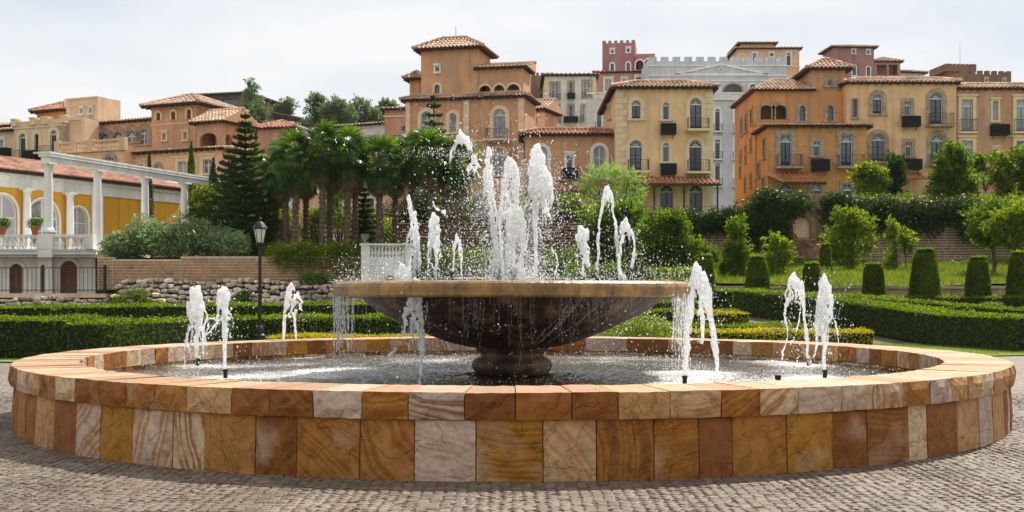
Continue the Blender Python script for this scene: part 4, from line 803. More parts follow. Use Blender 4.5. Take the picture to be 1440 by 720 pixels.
B.win(637, 10, 212, 240, True, 'curtain', T_TRIM, .28); B.win(600, 15, 212, 246, True, 'curtain', T_TRIM, .3)
B.roof('skirt', .34, .34, TL_PALE, run=.9)
B = H.block(592, 672, 92.5, 72, 139, 3.9, T_RUST, Y1); B.win(615, 6, 95, 101, False, 'square', T_WTRIM, .1); B.win(615, 7, 119, 142, True, 'slit', T_TRIM, .2); B.roof('skirt', 1.05, .55, TL_PALE, run=1.8)
B = H.block(672.5, 736, 91.6, 98, 139, 2.6, T_RUST, Y1)
B.win(682, 17, 120, 136, True, open_=True, mt=T_TRIM, sw=.16); B.win(702, 14.5, 119.5, 136, True, open_=True, mt=T_TRIM, sw=.16); B.win(722, 17.5, 118.5, 135, True, open_=True, mt=T_TRIM, sw=.16); B.roof('shed', .75, .34, TL_PALE)
B = H.block(576, 591.5, 94, 113, 139, 3, T_RUST, Y1); B.roof('hip', .6, .45, TL_PALE)
b = MB(); b.tube([(0, 0, 0), (0, 0, 1.2)], .02, T_IRON, 5); b.link('lightning_rod', H.root, (X(641, 96), 96, Z(58, 96)))
b = MB(); b.tube([(0, 0, 0), (0, -.2, .05), (0, -.25, .2)], .02, T_IRON, 4); b.box(-.12, .12, -.4, -.14, .2, .6, T_IRON); b.link('wall_lantern', H.root, lo.f.at(*lo.f.uv(655, 280)), rot=R(Y1))
H.done()
# ---- link building
H = House('link_building', 'low terracotta building with white arched windows between the tower house and the honey house', 800, 86, 6)
B = H.block(738.5, 868, 86, 191, 330, 12, T_RUST)
B.win(760, 19, 205, 247, True, 'curtain', T_WTRIM, .24, balc=(750, 771, 236, 250), slab=False); B.win(801, 9, 218, 236, False, 'navy', T_WTRIM, .16); B.ac(791, 812, 237, 250.5); B.win(843, 18, 205, 249, True, 'curtain', T_WTRIM, .24)
B.win(760, 18, 268, 310, True, 'navy', T_TRIM, .2); B.win(843, 18, 268, 310, True, 'navy', T_TRIM, .2)
B.band(252, 255, T_STONE, .25, 'string_course'); B.roof('skirt', .45, .45, TL_RED, run=1.3)
b = MB(); tiles(b, (X(738, 84.2), 84.2, Z(268, 84.2)), (X(866, 84.2), 84.2, Z(268, 84.2)), (X(738, 84.2), 85.9, Z(259, 85.9)), (X(866, 84.2), 85.9, Z(259, 85.9)), TL_RED); b.link('awning', H.root, off=WLOC[H.root.name][0])
H.done()
# small gabled house behind the link building
H = House('gabled_house', 'small terracotta gabled house with pale quoins peeping over the low link roof', 760, 100, 9)
B = H.block(734, 764, 100, 157, 200, 3.6, T_RUST, -22); B.win(745, 14, 170, 187, True, 'navy', T_STONE, .2); B.roof('gable', 1.0, .4, TL_PALE); B.quoins(T_TRIM, left=False); H.done()
# ---- honey coloured house
H = House('honey_house', 'tall honey yellow house with pale quoins and a clay tile porch roof', 935, 84, 6)
B = H.block(866.5, 1002, 84, 125, 305, 12, T_YEL); B.quoins()
B.win(894.5, 13, 141, 167, True, 'navy', T_TRIM, .26); B.win(936.5, 9, 144, 168, True, 'navy', T_TRIM, .22); B.win(978.5, 17, 138, 182, True, 'navy', T_TRIM, .26, balc=(966, 995, 168, 182.5)); B.ac(928.5, 949.5, 175, 190)
B.win(894, 18, 197, 241, True, 'navy', T_TRIM, .26, balc=(883, 911, 226, 241)); B.win(936.5, 9, 201, 227, True, 'navy', T_TRIM, .22); B.win(978, 18, 197, 242, True, 'navy', T_TRIM, .26, balc=(966, 996, 226, 242)); B.ac(928.5, 950, 231, 246)
for cx in (894, 937.5, 978.5): B.win(cx, 19, 260.5, 299, True, 'navy', T_TRIM, .18)
B.win(859, 1.3, 150, 166, False, 'slit', T_TRIM, .12, face=B.l); B.win(856, 1.3, 150, 166, False, 'slit', T_TRIM, .12, face=B.l); B.win(859, 1.3, 205, 222, False, 'slit', T_TRIM, .12, face=B.l)
B.roof('skirt', .66, .42, TL_PALE, run=2.0)
z0, z1 = Z(258, 82), Z(248.5, 83.9); b = MB(); tiles(b, (X(862, 82), 82, z0), (X(1014, 82), 82, z0), (X(865, 82), 83.9, z1), (X(1006, 82), 83.9, z1), TL_RED); b.box(X(862, 82), X(1014, 82), 81.95, 82.1, z0-.18, z0-.01, T_EAVE); b.link('porch_roof', H.root, off=WLOC[H.root.name][0])
for px in (866, 920, 962, 1009): b = MB(); b.tube([(0, 0, Z(303, 82.2)), (0, 0, z0-.1)], .06, T_IRON, 6); b.link('post', H.root, (X(px, 82.2), 82.2, 0))
b = MB(); rail(b, X(905, 82.1), X(1009, 82.1), 82.15, Z(302, 82.1), Z(290, 82.1), T_IRON, .2); b.link('porch_railing', H.root, off=WLOC[H.root.name][0])
H.done()
# ---- white apartment house and neighbours behind
H = House('white_house', 'white plaster house with grey framed balcony windows and dark boxes, behind the gabled house', 800, 140, 16)
B = H.block(766, 838, 140, 107, 205, 12, T_WHITE); B.quoins(T_TRIM, .5, True, True)
for cx, r in ((780.5, (117, 139)), (825.5, (114, 137))): B.win(cx, 10, r[0], r[1], False, 'curtain', T_STONE, .22, balc=(cx-8, cx+8, r[1]-7, r[1]), slab=False)
B.win(803, 6, 115, 132, False, 'curtain', T_STONE, .2); B.ac(797.5, 808.5, 131.5, 139.5)
for cx in (780.5, 823.5): B.win(cx, 10, 148, 171, False, 'curtain', T_STONE, .22, balc=(cx-8, cx+8, 163, 171), slab=False)
B.win(803, 6, 148, 164, False, 'curtain', T_STONE, .2); B.ac(792.5, 812.5, 164.5, 172.5)
for cx in (780.5, 803, 825.5): B.win(cx, 10, 180, 200, True, 'curtain', T_STONE, .2)
B.roof('hip', .5, .4, TL_RED, .5)
B = H.block(826.5, 852, 132, 140, 205, 6, T_WHITE); B.win(842.5, 7, 155, 185, True, 'navy', T_WTRIM, .2, balc=(837, 849, 173, 184))
b = MB(); z = Z(139.5, 132); b.box(X(826, 132), X(852, 132), 131.8, 132.1, Z(132, 132), Z(130, 132), T_WTRIM)
b.link('balustrade_rail', H.root, off=WLOC[H.root.name][0])
bal = MB(); bal.lathe([(.08, 0), (.05, .08), (.1, .25), (.05, .5), (.08, .6)], T_WTRIM, 8); bm_ = bal.mesh('baluster')
for i in range(9): link('baluster', bm_, H.root, (X(836+i*1.9, 132), 131.95, z))
H.done()
H = House('brick_tower', 'small brown brick castle tower left of the white plaster house', 768, 148, 16)
B = H.block(747, 779, 148, 106, 150, 6, T_BROWN); B.merlons(.38, .35, .28, faces='frl'); B.win(760.5, 4.5, 119, 123, False, 'square', T_STONE, .1); B.win(761, 3.5, 132, 144, False, 'slit', T_STONE, .1)
B = H.block(735, 747, 149, 124, 165, 6, T_PINKBR); B.roof('shed', 1, .3, TL_PALE, .5); H.done()
H = House('magenta_tower', 'dusty magenta crenellated tower with pale framed slit windows, highest behind the honey house', 870, 170, 20)
B = H.block(847, 893, 170, 61, 130, 7, T_MAG, -8); B.merlons(.5, .36, .38, faces='frl'); B.win(861, 4.5, 70, 75, False, 'square', T_WTRIM, .16); B.win(883.5, 4.5, 68, 73.5, False, 'square', T_WTRIM, .16); B.win(861, 4.5, 89, 100.5, True, 'slit', T_WTRIM, .22); B.win(883.5, 4.5, 88, 99.5, True, 'slit', T_WTRIM, .22)
B = H.block(893.5, 921, 168.5, 76, 130, 9, T_MAG, -8); B.win(899.5, 10.5, 84.5, 98.5, True, open_=True, mt=T_WTRIM, sw=.18); B.win(912, 10.5, 83, 98, True, open_=True, mt=T_WTRIM, sw=.18)
B = H.block(838, 915, 160, 103, 140, 9, T_PINKBR, -6); B.win(855.5, 9.5, 111, 128, False, 'curtain', T_WTRIM, .22); B.win(878, 7, 110.5, 116, False, 'curtain', T_WTRIM, .15); B.win(899.5, 10, 108.5, 115, False, 'navy', T_WTRIM, .25); B.roof('hip', .35, .4, TL_RED, .5)
H.done()
# ---- grey castle
H = House('grey_castle', 'blue grey crenellated castle front with a white line pediment, behind the honey house', 1010, 150, 10)
B = H.block(913, 1106, 150, 86, 300, 14, T_GREY); B.merlons(.92, .55, .54, faces='frl', t=.8)
for a, c in ((91.5, 93.2), (105.5, 107), (112.5, 114)): B.band(a, c, T_WTRIM, .12, 'string_course')
P0 = lambda px, py: (X(px, 150), Z(py, 150))
for q, r_ in (((951, 104), (1013.5, 90.5)), ((1013.5, 90.5), (1078, 104)), ((951, 105), (1078, 105))):
    b = MB(); (a0, z0), (a1, z1) = P0(*q), P0(*r_); b.add([(a0, 149.8, z0-.12), (a1, 149.8, z1-.12), (a1, 149.8, z1+.14), (a0, 149.8, z0+.14), (a0, 150, z0-.12), (a1, 150, z1-.12), (a1, 150, z1+.14), (a0, 150, z0+.14)], [(0, 1, 2, 3), (3, 2, 6, 7), (0, 4, 5, 1), (0, 3, 7, 4), (1, 5, 6, 2)], T_WTRIM); b.link('pediment_moulding', H.root, off=WLOC[H.root.name][0])
def ringwin(px, py, rad, d, root, hole):
    b = MB(); k = 20; inn = [(math.cos(i*2*math.pi/k)*rad*.72, math.sin(i*2*math.pi/k)*rad*.72) for i in range(k+1)]; out_ = [(a/.72, c/.72) for a, c in inn]; b.strip(inn, out_, -.15, 0, T_WTRIM)
    if hole: b.add([(a, -.05, c) for a, c in inn[:-1]], [tuple(range(k))], G_DARK)
    b.link('round_window', root, (X(px, d), d-.01, Z(py, d)))
ringwin(1013.5, 98.5, .32, 150, H.root, False); ringwin(1059, 123.5, .62, 150, H.root, True)
B.win(1031, 26, 118, 130.5, .75, open_=True, mt=T_STONE, sw=.2)
B = H.block(1000, 1062, 144, 140, 300, 5.9, T_GREY, rev=.3)
for r in ((152, 185), (195, 224), (228, 262)):
    for cx in (1009, 1036.5): B.win(cx, 7, r[0]+1, r[1], True if r[0] != 195 else False, 'navy', T_WTRIM, .25, balc=(cx-6, cx+6, r[1]-10, r[1]))
b = MB(); b.box(X(998, 144), X(1064, 144), 143.8, 144.1, Z(132, 144), Z(130, 144), T_WTRIM); b.box(X(998, 144), X(1064, 144), 143.75, 144.1, Z(141, 144), Z(139, 144), T_WTRIM); b.link('balustrade_rail', H.root, off=WLOC[H.root.name][0])
bal = MB(); bal.lathe([(.09, 0), (.05, .08), (.11, .25), (.05, .5), (.08, .62)], T_WTRIM, 8); bm_ = bal.mesh('baluster')
for i in range(30): link('baluster', bm_, H.root, (X(1000+i*2.0, 144), 143.95, Z(139, 144)))
H.done()
H = House('apricot_house', 'far apricot house with stacked tile roofs rising above the castle battlements', 1080, 185, 25)
B = H.block(1037, 1124, 185, 69, 135, 10, T_APRI); B.roof('hip', .5, .45, TL_PALE, .5); B.band(94, 95.5, T_TRIM, .1, 'string_course')
B.win(1061.5, 5.5, 75, 86, False, 'navy', T_WTRIM, .2); B.win(1085, 5, 75, 79.5, False, 'navy', T_WTRIM, .2); B.win(1109, 5.5, 74.5, 92, False, 'navy', T_WTRIM, .22)
B.win(1111, 6, 108, 118, True, 'navy', T_WTRIM, .2)
B = H.block(1042, 1088, 186, 62, 70, 8, T_APRI); B.roof('hip', .55, .6, TL_PALE, .5); H.done()
H = House('pink_house', 'far dusty pink house with a lower veranda wing on its right', 1200, 172, 20)
B = H.block(1172, 1229, 172, 67, 120, 5, T_MAG, 3); B.roof('hip', .7, .5, TL_PALE, .5); B.win(1200.5, 4.2, 70, 75, False, 'square', T_WTRIM, .12); B.win(1221, 4.2, 71, 76, False, 'square', T_WTRIM, .12); B.win(1201, 5, 92, 106, True, 'slit', T_WTRIM, .15); B.win(1221, 5, 94, 107, True, 'slit', T_WTRIM, .15)
B = H.block(1229.5, 1266, 173, 87, 120, 7, T_PINKBR, 5); B.win(1240, 14, 91, 106, False, open_=True, mt=T_STONE, sw=.12); B.win(1256, 13, 91, 106, False, open_=True, mt=T_STONE, sw=.12); B.roof('hip', .9, .4, TL_PALE, .5); H.done()
H = House('low_white_house', 'low white house end showing between the pink house and the brown battlements', 1280, 180, 22)
B = H.block(1266, 1300, 180, 102, 125, 7, T_WHITE, 12); B.roof('gable', .9, .5, TL_PALE, .5); H.done()
H = House('brown_battlements', 'brown castle with stepped battlements and a round-arched watch tower carrying a flagpole', 1360, 160, 20)
B = H.block(1289, 1354, 156, 112, 125, 6, T_RUST, 6); B.merlons(.72, .5, .5, faces='fl')
B = H.block(1356, 1422, 160, 104, 130, 8, T_BROWN, 6); B.merlons(.56, .5, .42, faces='frl'); B.win(1387, 3.5, 111, 115, False, 'square', T_TRIM, .1); B.win(1412, 3.5, 112, 116, False, 'square', T_TRIM, .1)
B = H.block(1330, 1373, 164, 93, 100, 5, T_BROWN, 6); B.merlons(.36, .36, .26, faces='frl'); B = H.block(1333, 1370, 164.4, 99.5, 115, 4, T_BROWN, 6)
for i in range(9):
    b = MB(); r = .18; b.strip([(-r, 0)]+arcpts(-r, r, 0, .6, True, 6)+[(r, 0)], [(-r-.06, 0)]+arcpts(-r-.06, r+.06, 0, .66, True, 6)+[(r+.06, 0)], -.06, 0, T_TRIM); b.link('corbel_arch', H.root, B.f.at(.3+i*.41, Z(101.5, 164)), rot=B.f.yaw)
b = MB(); b.tube([(0, 0, 0), (0, 0, 3.2)], [.06, .03], T_WTRIM, 6); b.link('flagpole', H.root, (X(1350, 166), 166, Z(91, 166))); H.done()
# ---- right: rust house with tower
H = House('rust_corner_house', 'burnt orange corner house with brick framed windows, a loggia and a square tower', 1120, 88, 6)
B = H.block(1080, 1219, 84, 179, 300, 4, T_ORANGE)
for cx in (1105, 1190.5): B.win(cx, 15.5, 189, 233, False, 'navy', T_STONE, .32, balc=(cx-14, cx+20 if cx < 1150 else cx+22, 219, 235), belly=.3)
B.win(1148.5, 9, 199, 219, False, 'navy', T_STONE, .26); B.ac(1140, 1164, 225, 241)
B.win(1105, 17, 258, 276, True, 'navy', T_STONE, .2); B.win(1148, 15, 258, 292, False, 'navy', T_STONE, .2); B.win(1192, 15, 258, 292, False, 'navy', T_STONE, .2)
B.band(242, 299.5, T_BROWN, .05, 'brick_plinth', 1081, 1104-9.5) if False else None
B.roof('shed', .55, .4, TL_PALE)
for k in range(9):    # bricks left proud of the plaster
    b = MB(); b.box(0, .3, -.05, 0, 0, .09, T_STONE); px, py = [(1095, 185), (1128, 186), (1165, 187), (1207, 190), (1217, 200), (1088, 205), (1216, 215), (1129, 206), (1170, 230)][k]; b.link('exposed_brick', H.root, B.f.at(*B.f.uv(px, py)))
z0, z1 = Z(256, 81.6), Z(242.5, 83.9); b = MB(); tiles(b, (X(1081, 81.6)+1, 81.6, z0), (X(1163, 81.6), 81.6, z0), (X(1081, 81.6), 83.95, z1), (X(1149, 81.6), 83.95, z1), TL_OR); b.box(X(1081, 81.6)+1, X(1163, 81.6), 81.6, 81.75, z0-.16, z0-.01, T_EAVE); b.link('awning', H.root, off=WLOC[H.root.name][0])
B2 = H.block(1062, 1189.5, 88, 128.5, 300, 8, T_ORANGE); A = X(1062, 88)
# shift: keep the long left side flush
B2.win(1078, 17, 148.5, 168, .8, open_=True, mt=T_STONE, sw=.22); B2.win(1097.5, 17, 148.5, 168, .8, open_=True, mt=T_STONE, sw=.22); B2.win(1128, 7.5, 149, 170, True, 'slit', T_STONE, .25); B2.win(1167.5, 7.5, 149.5, 170, True, 'slit', T_STONE, .25)
for px, t, b_ in ((1057, 155, 182), (1049.5, 160, 185), (1043, 166, 190)): B2.win(px, 2.4, t, b_, px < 1050, 'slit', T_STONE, .2, face=B2.l)
for px, t, b_ in ((1056, 195, 212), (1049, 205, 228), (1042, 212, 226), (1056, 245, 262), (1048, 250, 268), (1041, 235, 248)): B2.win(px, 1.6, t, b_, False, 'slit', T_STONE, .14, face=B2.l)
for px, t, b_ in ((1075, 195, 222), (1067, 230, 248), (1074, 250, 268)): B.win(px, 3, t, b_, False, 'slit', T_STONE, .14, face=B.l)
B3 = H.block(1141.5, 1189, 88.3, 98.5, 132, 4.6, T_RUST); B3.win(1167.5, 7, 114, 120.5, False, 'square', T_STONE, .3); B3.roof('hip', .95, .5, TL_PALE)
# low hip roof over the loggia
b = MB(); f = B2.f; z = B2.z1; fr_ = [f.at(-.6, z, -.5), f.at(4.6, z, -.5), f.at(4.6, z, 8.5), f.at(-.6, z, 8.5)]; W2 = f.u(1140)
b.box(-.28, W2+.3, -.3, 8.4, 0, .10, T_EAVE); rf = b.link('roof', H.root, f.at(0, z)); z += .12
a_, b_, c_, d_ = f.at(-.34, z, -.36), f.at(W2+.4, z, -.36), f.at(W2+.4, z, 8.5), f.at(-.34, z, 8.5); p_, q_ = f.at(2.0, z+1.35, 3.2), f.at(W2-.8, z+1.35, 3.2)
b = MB()
for e in ((a_, b_, p_, q_), (b_, c_, q_, q_), (c_, d_, q_, p_), (d_, a_, p_, p_)): tiles(b, *e, TL_PALE)
b.link('roof_tiles', rf, off=f.at(0, z), kind='stuff'); H.done()
# ---- right: yellow and brown terrace houses
H = House('apricot_terrace_house', 'apricot yellow terrace house with grey stone window arches, right of the rust corner house', 1265, 88, 6)
B = H.block(1190, 1345, 87.2, 118, 300, 10, T_APRI)
B.win(1234, 13, 132, 160, True, 'navy', T_STONE, .3); B.win(1276, 8.5, 143, 161, False, 'navy', T_STONE, .24); B.win(1316.5, 17, 130, 176, True, 'navy', T_STONE, .3, balc=(1304.5, 1337, 161, 176.5)); B.ac(1267.5, 1291, 164.5, 179)
B.win(1235, 18, 188, 228, True, 'navy', T_STONE, .3, balc=(1222, 1255, 219, 228)); B.win(1277.5, 9, 200.5, 219.5, False, 'navy', T_STONE, .26); B.win(1318, 18, 189, 232, True, 'navy', T_STONE, .3, balc=(1306, 1338, 218, 232)); B.ac(1268.5, 1293, 224.5, 239)
B.win(1202, 3, 140, 165, False, 'slit', T_STONE, .12); B.win(1235, 16, 258, 296, True, 'navy', T_STONE, .2); B.win(1318, 16, 258, 296, True, 'navy', T_STONE, .2)
z0, z1 = Z(252.5, 85.3), Z(243.5, 87); b = MB(); tiles(b, (X(1262, 85.3), 85.3, z0), (X(1306, 85.3), 85.3, z0), (X(1264, 85.3), 87.1, z1), (X(1304, 85.3), 87.1, z1), TL_OR); b.link('awning', H.root, off=WLOC[H.root.name][0])
B.roof('skirt', .42, .26, TL_PALE, run=1.2); H.done()
H = House('rose_brown_terrace_house', 'rose brown terrace house with pale squared window frames at the right edge', 1400, 88, 6)
B = H.block(1345.8, 1530, 87.6, 126, 300, 10, T_PINKBR)
for cx in (1360, 1437, 1512):
    B.win(cx, 15, 140, 185, False, 'grey', T_TRIM, .26, balc=(cx-11, cx+14, 168, 185), slab=False); B.win(cx, 15, 198, 240, False, 'grey', T_TRIM, .26, balc=(cx-11, cx+14, 227, 240), slab=False)
B.win(1399.5, 8, 142, 170, False, 'curtain', T_TRIM, .14); B.ac(1391.5, 1415.5, 176, 191); B.win(1400, 8, 210, 232, False, 'grey', T_TRIM, .14); B.win(1475, 8, 142, 170, False, 'curtain', T_TRIM, .14)
B.roof('skirt', .42, .26, TL_PALE, run=1.2); H.done()
# ---- left: cream house with roof terrace
YL = -24
H = House('cream_terrace_house', 'cream house with a roof terrace parapet and a flat square turret, left of the arcade', 85, 97, 9)
B = H.block(20, 92, 99, 178, 262, 4, T_CREAM, YL)
B.win(32, 9, 188, 225, True, 'navy', T_TRIM, .3, balc=(22, 39, 211, 224), slab=False); B.win(52, 6, 188, 212, True, 'slit', T_TRIM, .3); B.win(75.5, 9, 183, 214, True, 'navy', T_TRIM, .3, balc=(58, 80, 206, 214)); B.ac(40, 58, 213, 226)
B.band(180.5, 182, T_TRIM, .08); B.band(172, 178.3, T_CREAM, .02, 'parapet', 20, 92)
B.quoins(T_STONE, .4, left=False)
for px in (21, 47, 64, 90): b = MB(); b.box(-.24, .24, -.2, .4, 0, .5, T_TRIM); b.box(-.3, .3, -.26, .46, .502, .62, T_TRIM); b.link('parapet_pier', H.root, B.f.at(B.f.u(px), B.z1), rot=R(YL))
B = H.block(93, 137, 99.5, 139, 190, 2.7, T_CREAM, YL); B.band(139, 141, T_TRIM, .1); B.band(149.5, 151, T_TRIM, .07, 'string_course'); B.win(115, 4, 156, 160, False, 'square', T_WTRIM, .08); B.win(127.5, 4, 155, 159, False, 'square', T_WTRIM, .08)
B = H.block(92.5, 119, 97.2, 168, 250, 1.6, T_CREAM, YL); B.band(168, 170, T_TRIM, .08); B.band(173, 174, T_TRIM, .06, 'string_course')
B = H.block(52, 91, 103, 159, 182, 5, T_ORANGE, YL); B.roof('hip', .9, .5, TL_RED)
H.done()
H = House('left_edge_house', 'tile roofed cream house cut by the left edge', 5, 104, 9)
B = H.block(-60, 20, 108, 190, 260, 8, T_CREAM, YL); B.roof('hip', .8, .5, TL_PALE); B.win(3, 6, 197, 211, False, 'curtain', T_WTRIM, .15); B.ac(5.5, 16.5, 209, 222); B.win(-25, 8, 197, 222, True, 'navy', T_TRIM, .2)
B = H.block(-40, 16, 110, 182, 200, 6, T_ORANGE, YL); B.roof('hip', .6, .3, TL_PALE); H.done()
# arcade and hip-roofed block
H = House('arcade_house', 'orange house with four stone-arched arcade windows and a hip-roofed block with blind niches', 210, 98, 9)
B = H.block(130, 212.5, 99, 176, 262, 8, T_APRI, YL)
for cx, w, t, bt in ((146, 15, 187, 203), (165, 15, 185, 201), (184, 15, 182.5, 200), (202, 10, 181, 203)): B.win(cx, w, t, bt, True, 'white', T_STONE, .42)
B.roof('shed', 1.2, .5, TL_PALE)
B = H.block(213, 276, 95, 152, 262, 5.2, T_RUST, YL); B.roof('hip', 1.1, .7, TL_PALE); B.band(175.5, 177, T_TRIM, .05, 'string_course')
for cx, t, bt in ((223, 158, 169), (244, 156, 168), (266, 154, 167)): B.win(cx, 5.5, t, bt, True, open_=True, mt=T_TRIM, sw=.18)
B.win(231.5, 5, 188.5, 197, False, 'curtain', T_TRIM, .14); B.win(261, 5, 187, 196.5, False, 'curtain', T_TRIM, .14)
B = H.block(276.5, 313, 91.5, 175, 262, 4.0, T_RUST, YL); B.win(292.5, 24, 186.5, 208, .6, open_=True, mt=None); B.win(322, 10, 189, 207, True, open_=True, face=B.r); B.roof('gable', 1.15, .5, TL_PALE)
B = H.block(174, 312, 92.3, 218, 300, 3, T_APRI, YL); B.roof('shed', .4, .35, TL_PALE)
B.win(195, 12, 231, 246, False, 'curtain', T_TRIM, .25); B.win(223, 9, 231, 246, True, 'curtain', T_STONE, .2); B.win(257, 12, 227, 245, False, 'curtain', T_TRIM, .3); B.win(292, 12, 224, 244, False, 'curtain', T_TRIM, .3); 
B = H.block(82, 174, 93.5, 217, 300, 3, T_APRI, YL); B.win(155, 14, 220, 240, True, 'white', T_STONE, .3); B.win(120, 14, 226, 242, True, 'white', T_STONE, .3); B.band(214.5, 217, T_TRIM, .12)
# roof terrace balustrade
f = B.f; zt = B.z1; b = MB(); b.box(0, f.W, -.12, .12, .78, .92, T_CREAM); b.box(0, f.W, -.12, .12, .0, .12, T_CREAM); b.link('balustrade_rail', H.root, f.at(0, zt), rot=f.yaw)
bal = MB(); bal.lathe([(.09, .12), (.05, .2), (.11, .38), (.05, .66), (.08, .78)], T_CREAM, 8); bm_ = bal.mesh('baluster'); n = int(f.W/.26)
for i in range(n): link('baluster', bm_, H.root, f.at((i+.5)*f.W/n, zt), f.yaw)
for u in (0, f.W*.27, f.W*.52, f.W-.01): b = MB(); b.box(-.25, .25, -.2, .2, 0, 1.0, T_CREAM); b.link('balustrade_pier', H.root, f.at(u, zt), rot=f.yaw)
H.done()
# buildings behind the palms
H = House('dark_hill_lodge', 'dark timber and brick lodge with a low roof on the hilltop at left', 305, 190, 30)
B = H.block(268, 345, 190, 136, 178, 12, T_BROWN, -15, rev=.8); 
for cx, w in ((288, 13), (302, 9), (324, 22)): B.win(cx, w, 139, 150, False, 'slit', None, .1)
B.win(330, 18, 157, 168, False, 'slit', None, .1); B.roof('hip', 1.0, 1.0, tilemat('grey slate tiles', [(.16, .15, .14), (.2, .19, .18), (.14, .13, .12)]), .5); H.done()
H = House('hill_pavilion', 'open dark pavilion with a flat roof on thin posts among the hill trees', 395, 185, 28)
b = MB(); D = 185; a = X(384, D); c = X(424, D); b.add([(a, D, Z(157, D)), (c, D, Z(165, D)), (c, D+7, Z(164, D)), (a-2, D+7, Z(156, D)), (a, D, Z(158.5, D)), (c, D, Z(166.5, D)), (c, D+7, Z(165.5, D)), (a-2, D+7, Z(157.5, D))], [(0, 1, 2, 3), (4, 7, 6, 5), (0, 4, 5, 1), (1, 5, 6, 2), (3, 2, 6, 7), (0, 3, 7, 4)], T_BROWN); b.link('roof', H.root, off=WLOC[H.root.name][0])
for px in (386, 400, 415, 421): b = MB(); b.tube([(0, 0, Z(180, D)), (0, 0, Z(160+(px-386)*.17, D))], .12, T_IRON, 6); b.link('post', H.root, (X(px, D), D+.4, 0))
H = House('mauve_gable_house', 'mauve gabled house half hidden behind the palm crowns', 390, 125, 15)
B = H.block(362, 412, 125, 182, 230, 9, T_PINKBR, -12); B.roof('hip', 1.0, .5, TL_RED, .4); H.done()
H = House('long_white_wall_house', 'long white walled house with a sloping tile edge between the palms and the tower house', 510, 122, 14)
B = H.block(466, 557, 122, 180, 250, 9, T_WHITE, -26, rev=.2); B.roof('shed', .5, .4, TL_PALE, .4)
H.done()
H = House('small_stone_house', 'small brown house end beside the tower house, above the palms', 556, 112, 12)
B = H.block(541, 574, 112, 155, 250, 8, T_PINKBR, -8); B.band(163, 165, T_TRIM, .1, 'string_course'); B.roof('gable', .6, .4, TL_PALE, .4); B.win(568, 4, 177, 184, False, 'navy', T_STONE, .1); H.done()
H = House('salmon_house', 'salmon house seen between the dark palm trunks behind the terrace', 450, 84, 5)
B = H.block(380, 560, 86, 225, 352, 8, T_APRI, 0); B.win(474, 14, 280, 298, False, 'curtain', T_WTRIM, .3); B.win(400, 12, 276, 300, False, 'curtain', T_WTRIM, .3); B.win(440, 12, 250, 270, False, 'navy', T_WTRIM, .2); B.win(520, 12, 280, 300, False, 'navy', T_WTRIM, .2); B.win(540, 12, 240, 262, True, 'navy', T_WTRIM, .2); B.roof('hip', .8, .4, TL_RED)
B = H.block(455, 515, 84.5, 300, 352, 1.4, T_BROWN, 0)
H.done()
# ================================================================ LAND
M_SOIL = mat('garden soil', (.10, .075, .045), .95, .3, 1.5, .4, 12); M_GRASSG = mat('lawn ground', (.14, .22, .03), .95, .3, .8, .4, 25, stain=((.2, .2, .05), .5, .5, 1)); M_HILL = mat('wooded hillside', (.05, .075, .025), .95, .4, .1, .3, 1)
def zg(x, y):
    t = max(0, min(1, (y-36)/13)); m = sm((x+10)/14); z = t*(.5+.5*m)
    return z+max(0, (y-56))*.1
frange = lambda a, b, n: [a+(b-a)*i/n for i in range(n+1)]
grid_sheet('garden_ground', [-90]+frange(-40, 40, 40)+[90], frange(35.5, 71, 24), lambda x, y: zg(x, y)-.01, mat('worn dry turf', (.13, .13, .065), .95, .3, .7, .4, 20))
def zlawn(x, y): return 1.86+(y-52.3)*.095+.12*math.sin(x*.5)*math.sin(y*.7)
grid_sheet('lawn', frange(5.2, 60, 40), frange(52.35, 66.2, 14), zlawn, M_GRASSG)
def zh(x, y):
    l = sm((-2-x)/10); yy = min(y, 200); return l*min(6+(yy-88)*.19, .113*yy)+(1-l)*(5.5+max(0, yy-152)*.25)-max(0, y-215)*.2
grid_sheet('palm_terrace', frange(-60, -5.5, 20), frange(60.6, 95, 6), lambda x, y: 3.34+max(0, y-84)*.3, M_SOIL)
grid_sheet('middle_terrace', frange(-5.49, 9.6, 8), frange(70.5, 100, 6), lambda x, y: 5.8, M_SOIL)
grid_sheet('upper_terrace', frange(9.61, 60, 20), frange(66.9, 100, 8), lambda x, y: 5.9+(y-67)*.03, M_GRASSG)
grid_sheet('hillside', [-900, -500]+frange(-250, 250, 40)+[500, 900], frange(97, 420, 30), lambda x, y: zh(x, y)*max(.2, 1-max(0, abs(x)-60)/200), M_HILL)
def zslope(x, y):
    l = min(zg(x, y), 1.2) if y < 64 else 3.1+.17*max(0, y-80); m = zg(x, y) if y < 70.3 else 5.6; r = zg(x, y) if y < 52.2 else (zlawn(x, y) if y < 66.4 else 5.6)
    z = l if x < -5.6 else (m if x < 9.5 else r)
    return z-.2-(.5 if x < 9.5 and y < 59 else 0)
grid_sheet('planted_slope', [-900, -400, -200, -120]+frange(-80, -6, 16)+[-5.3]+frange(-4, 9, 4)+[9.9]+frange(12, 80, 14)+[120, 200, 400, 900], frange(36, 51, 5)+[52, 52.5]+frange(54, 59, 2)+[59.5, 60.2, 63.5, 64.5, 66.2, 66.9, 70, 70.8, 76, 82, 90, 99], zslope, M_GRASSG)
b = MB(); b.add([(-3000, -400, -.6), (3000, -400, -.6), (3000, 4000, -.6), (-3000, 4000, -.6)], [(0, 1, 2, 3)], M_GRASSG); b.link('far_ground', kind='structure')
b = MB(); gy = [(7.6, 39.5), (9.4, 34), (9.9, 31.5), (13.5, 29.8), (14.5, 31), (11, 36), (9.5, 40)]; 
M_LAWN2 = mat('mown grass strip', (.17, .24, .04), .95, .3, 3, .6, 60)
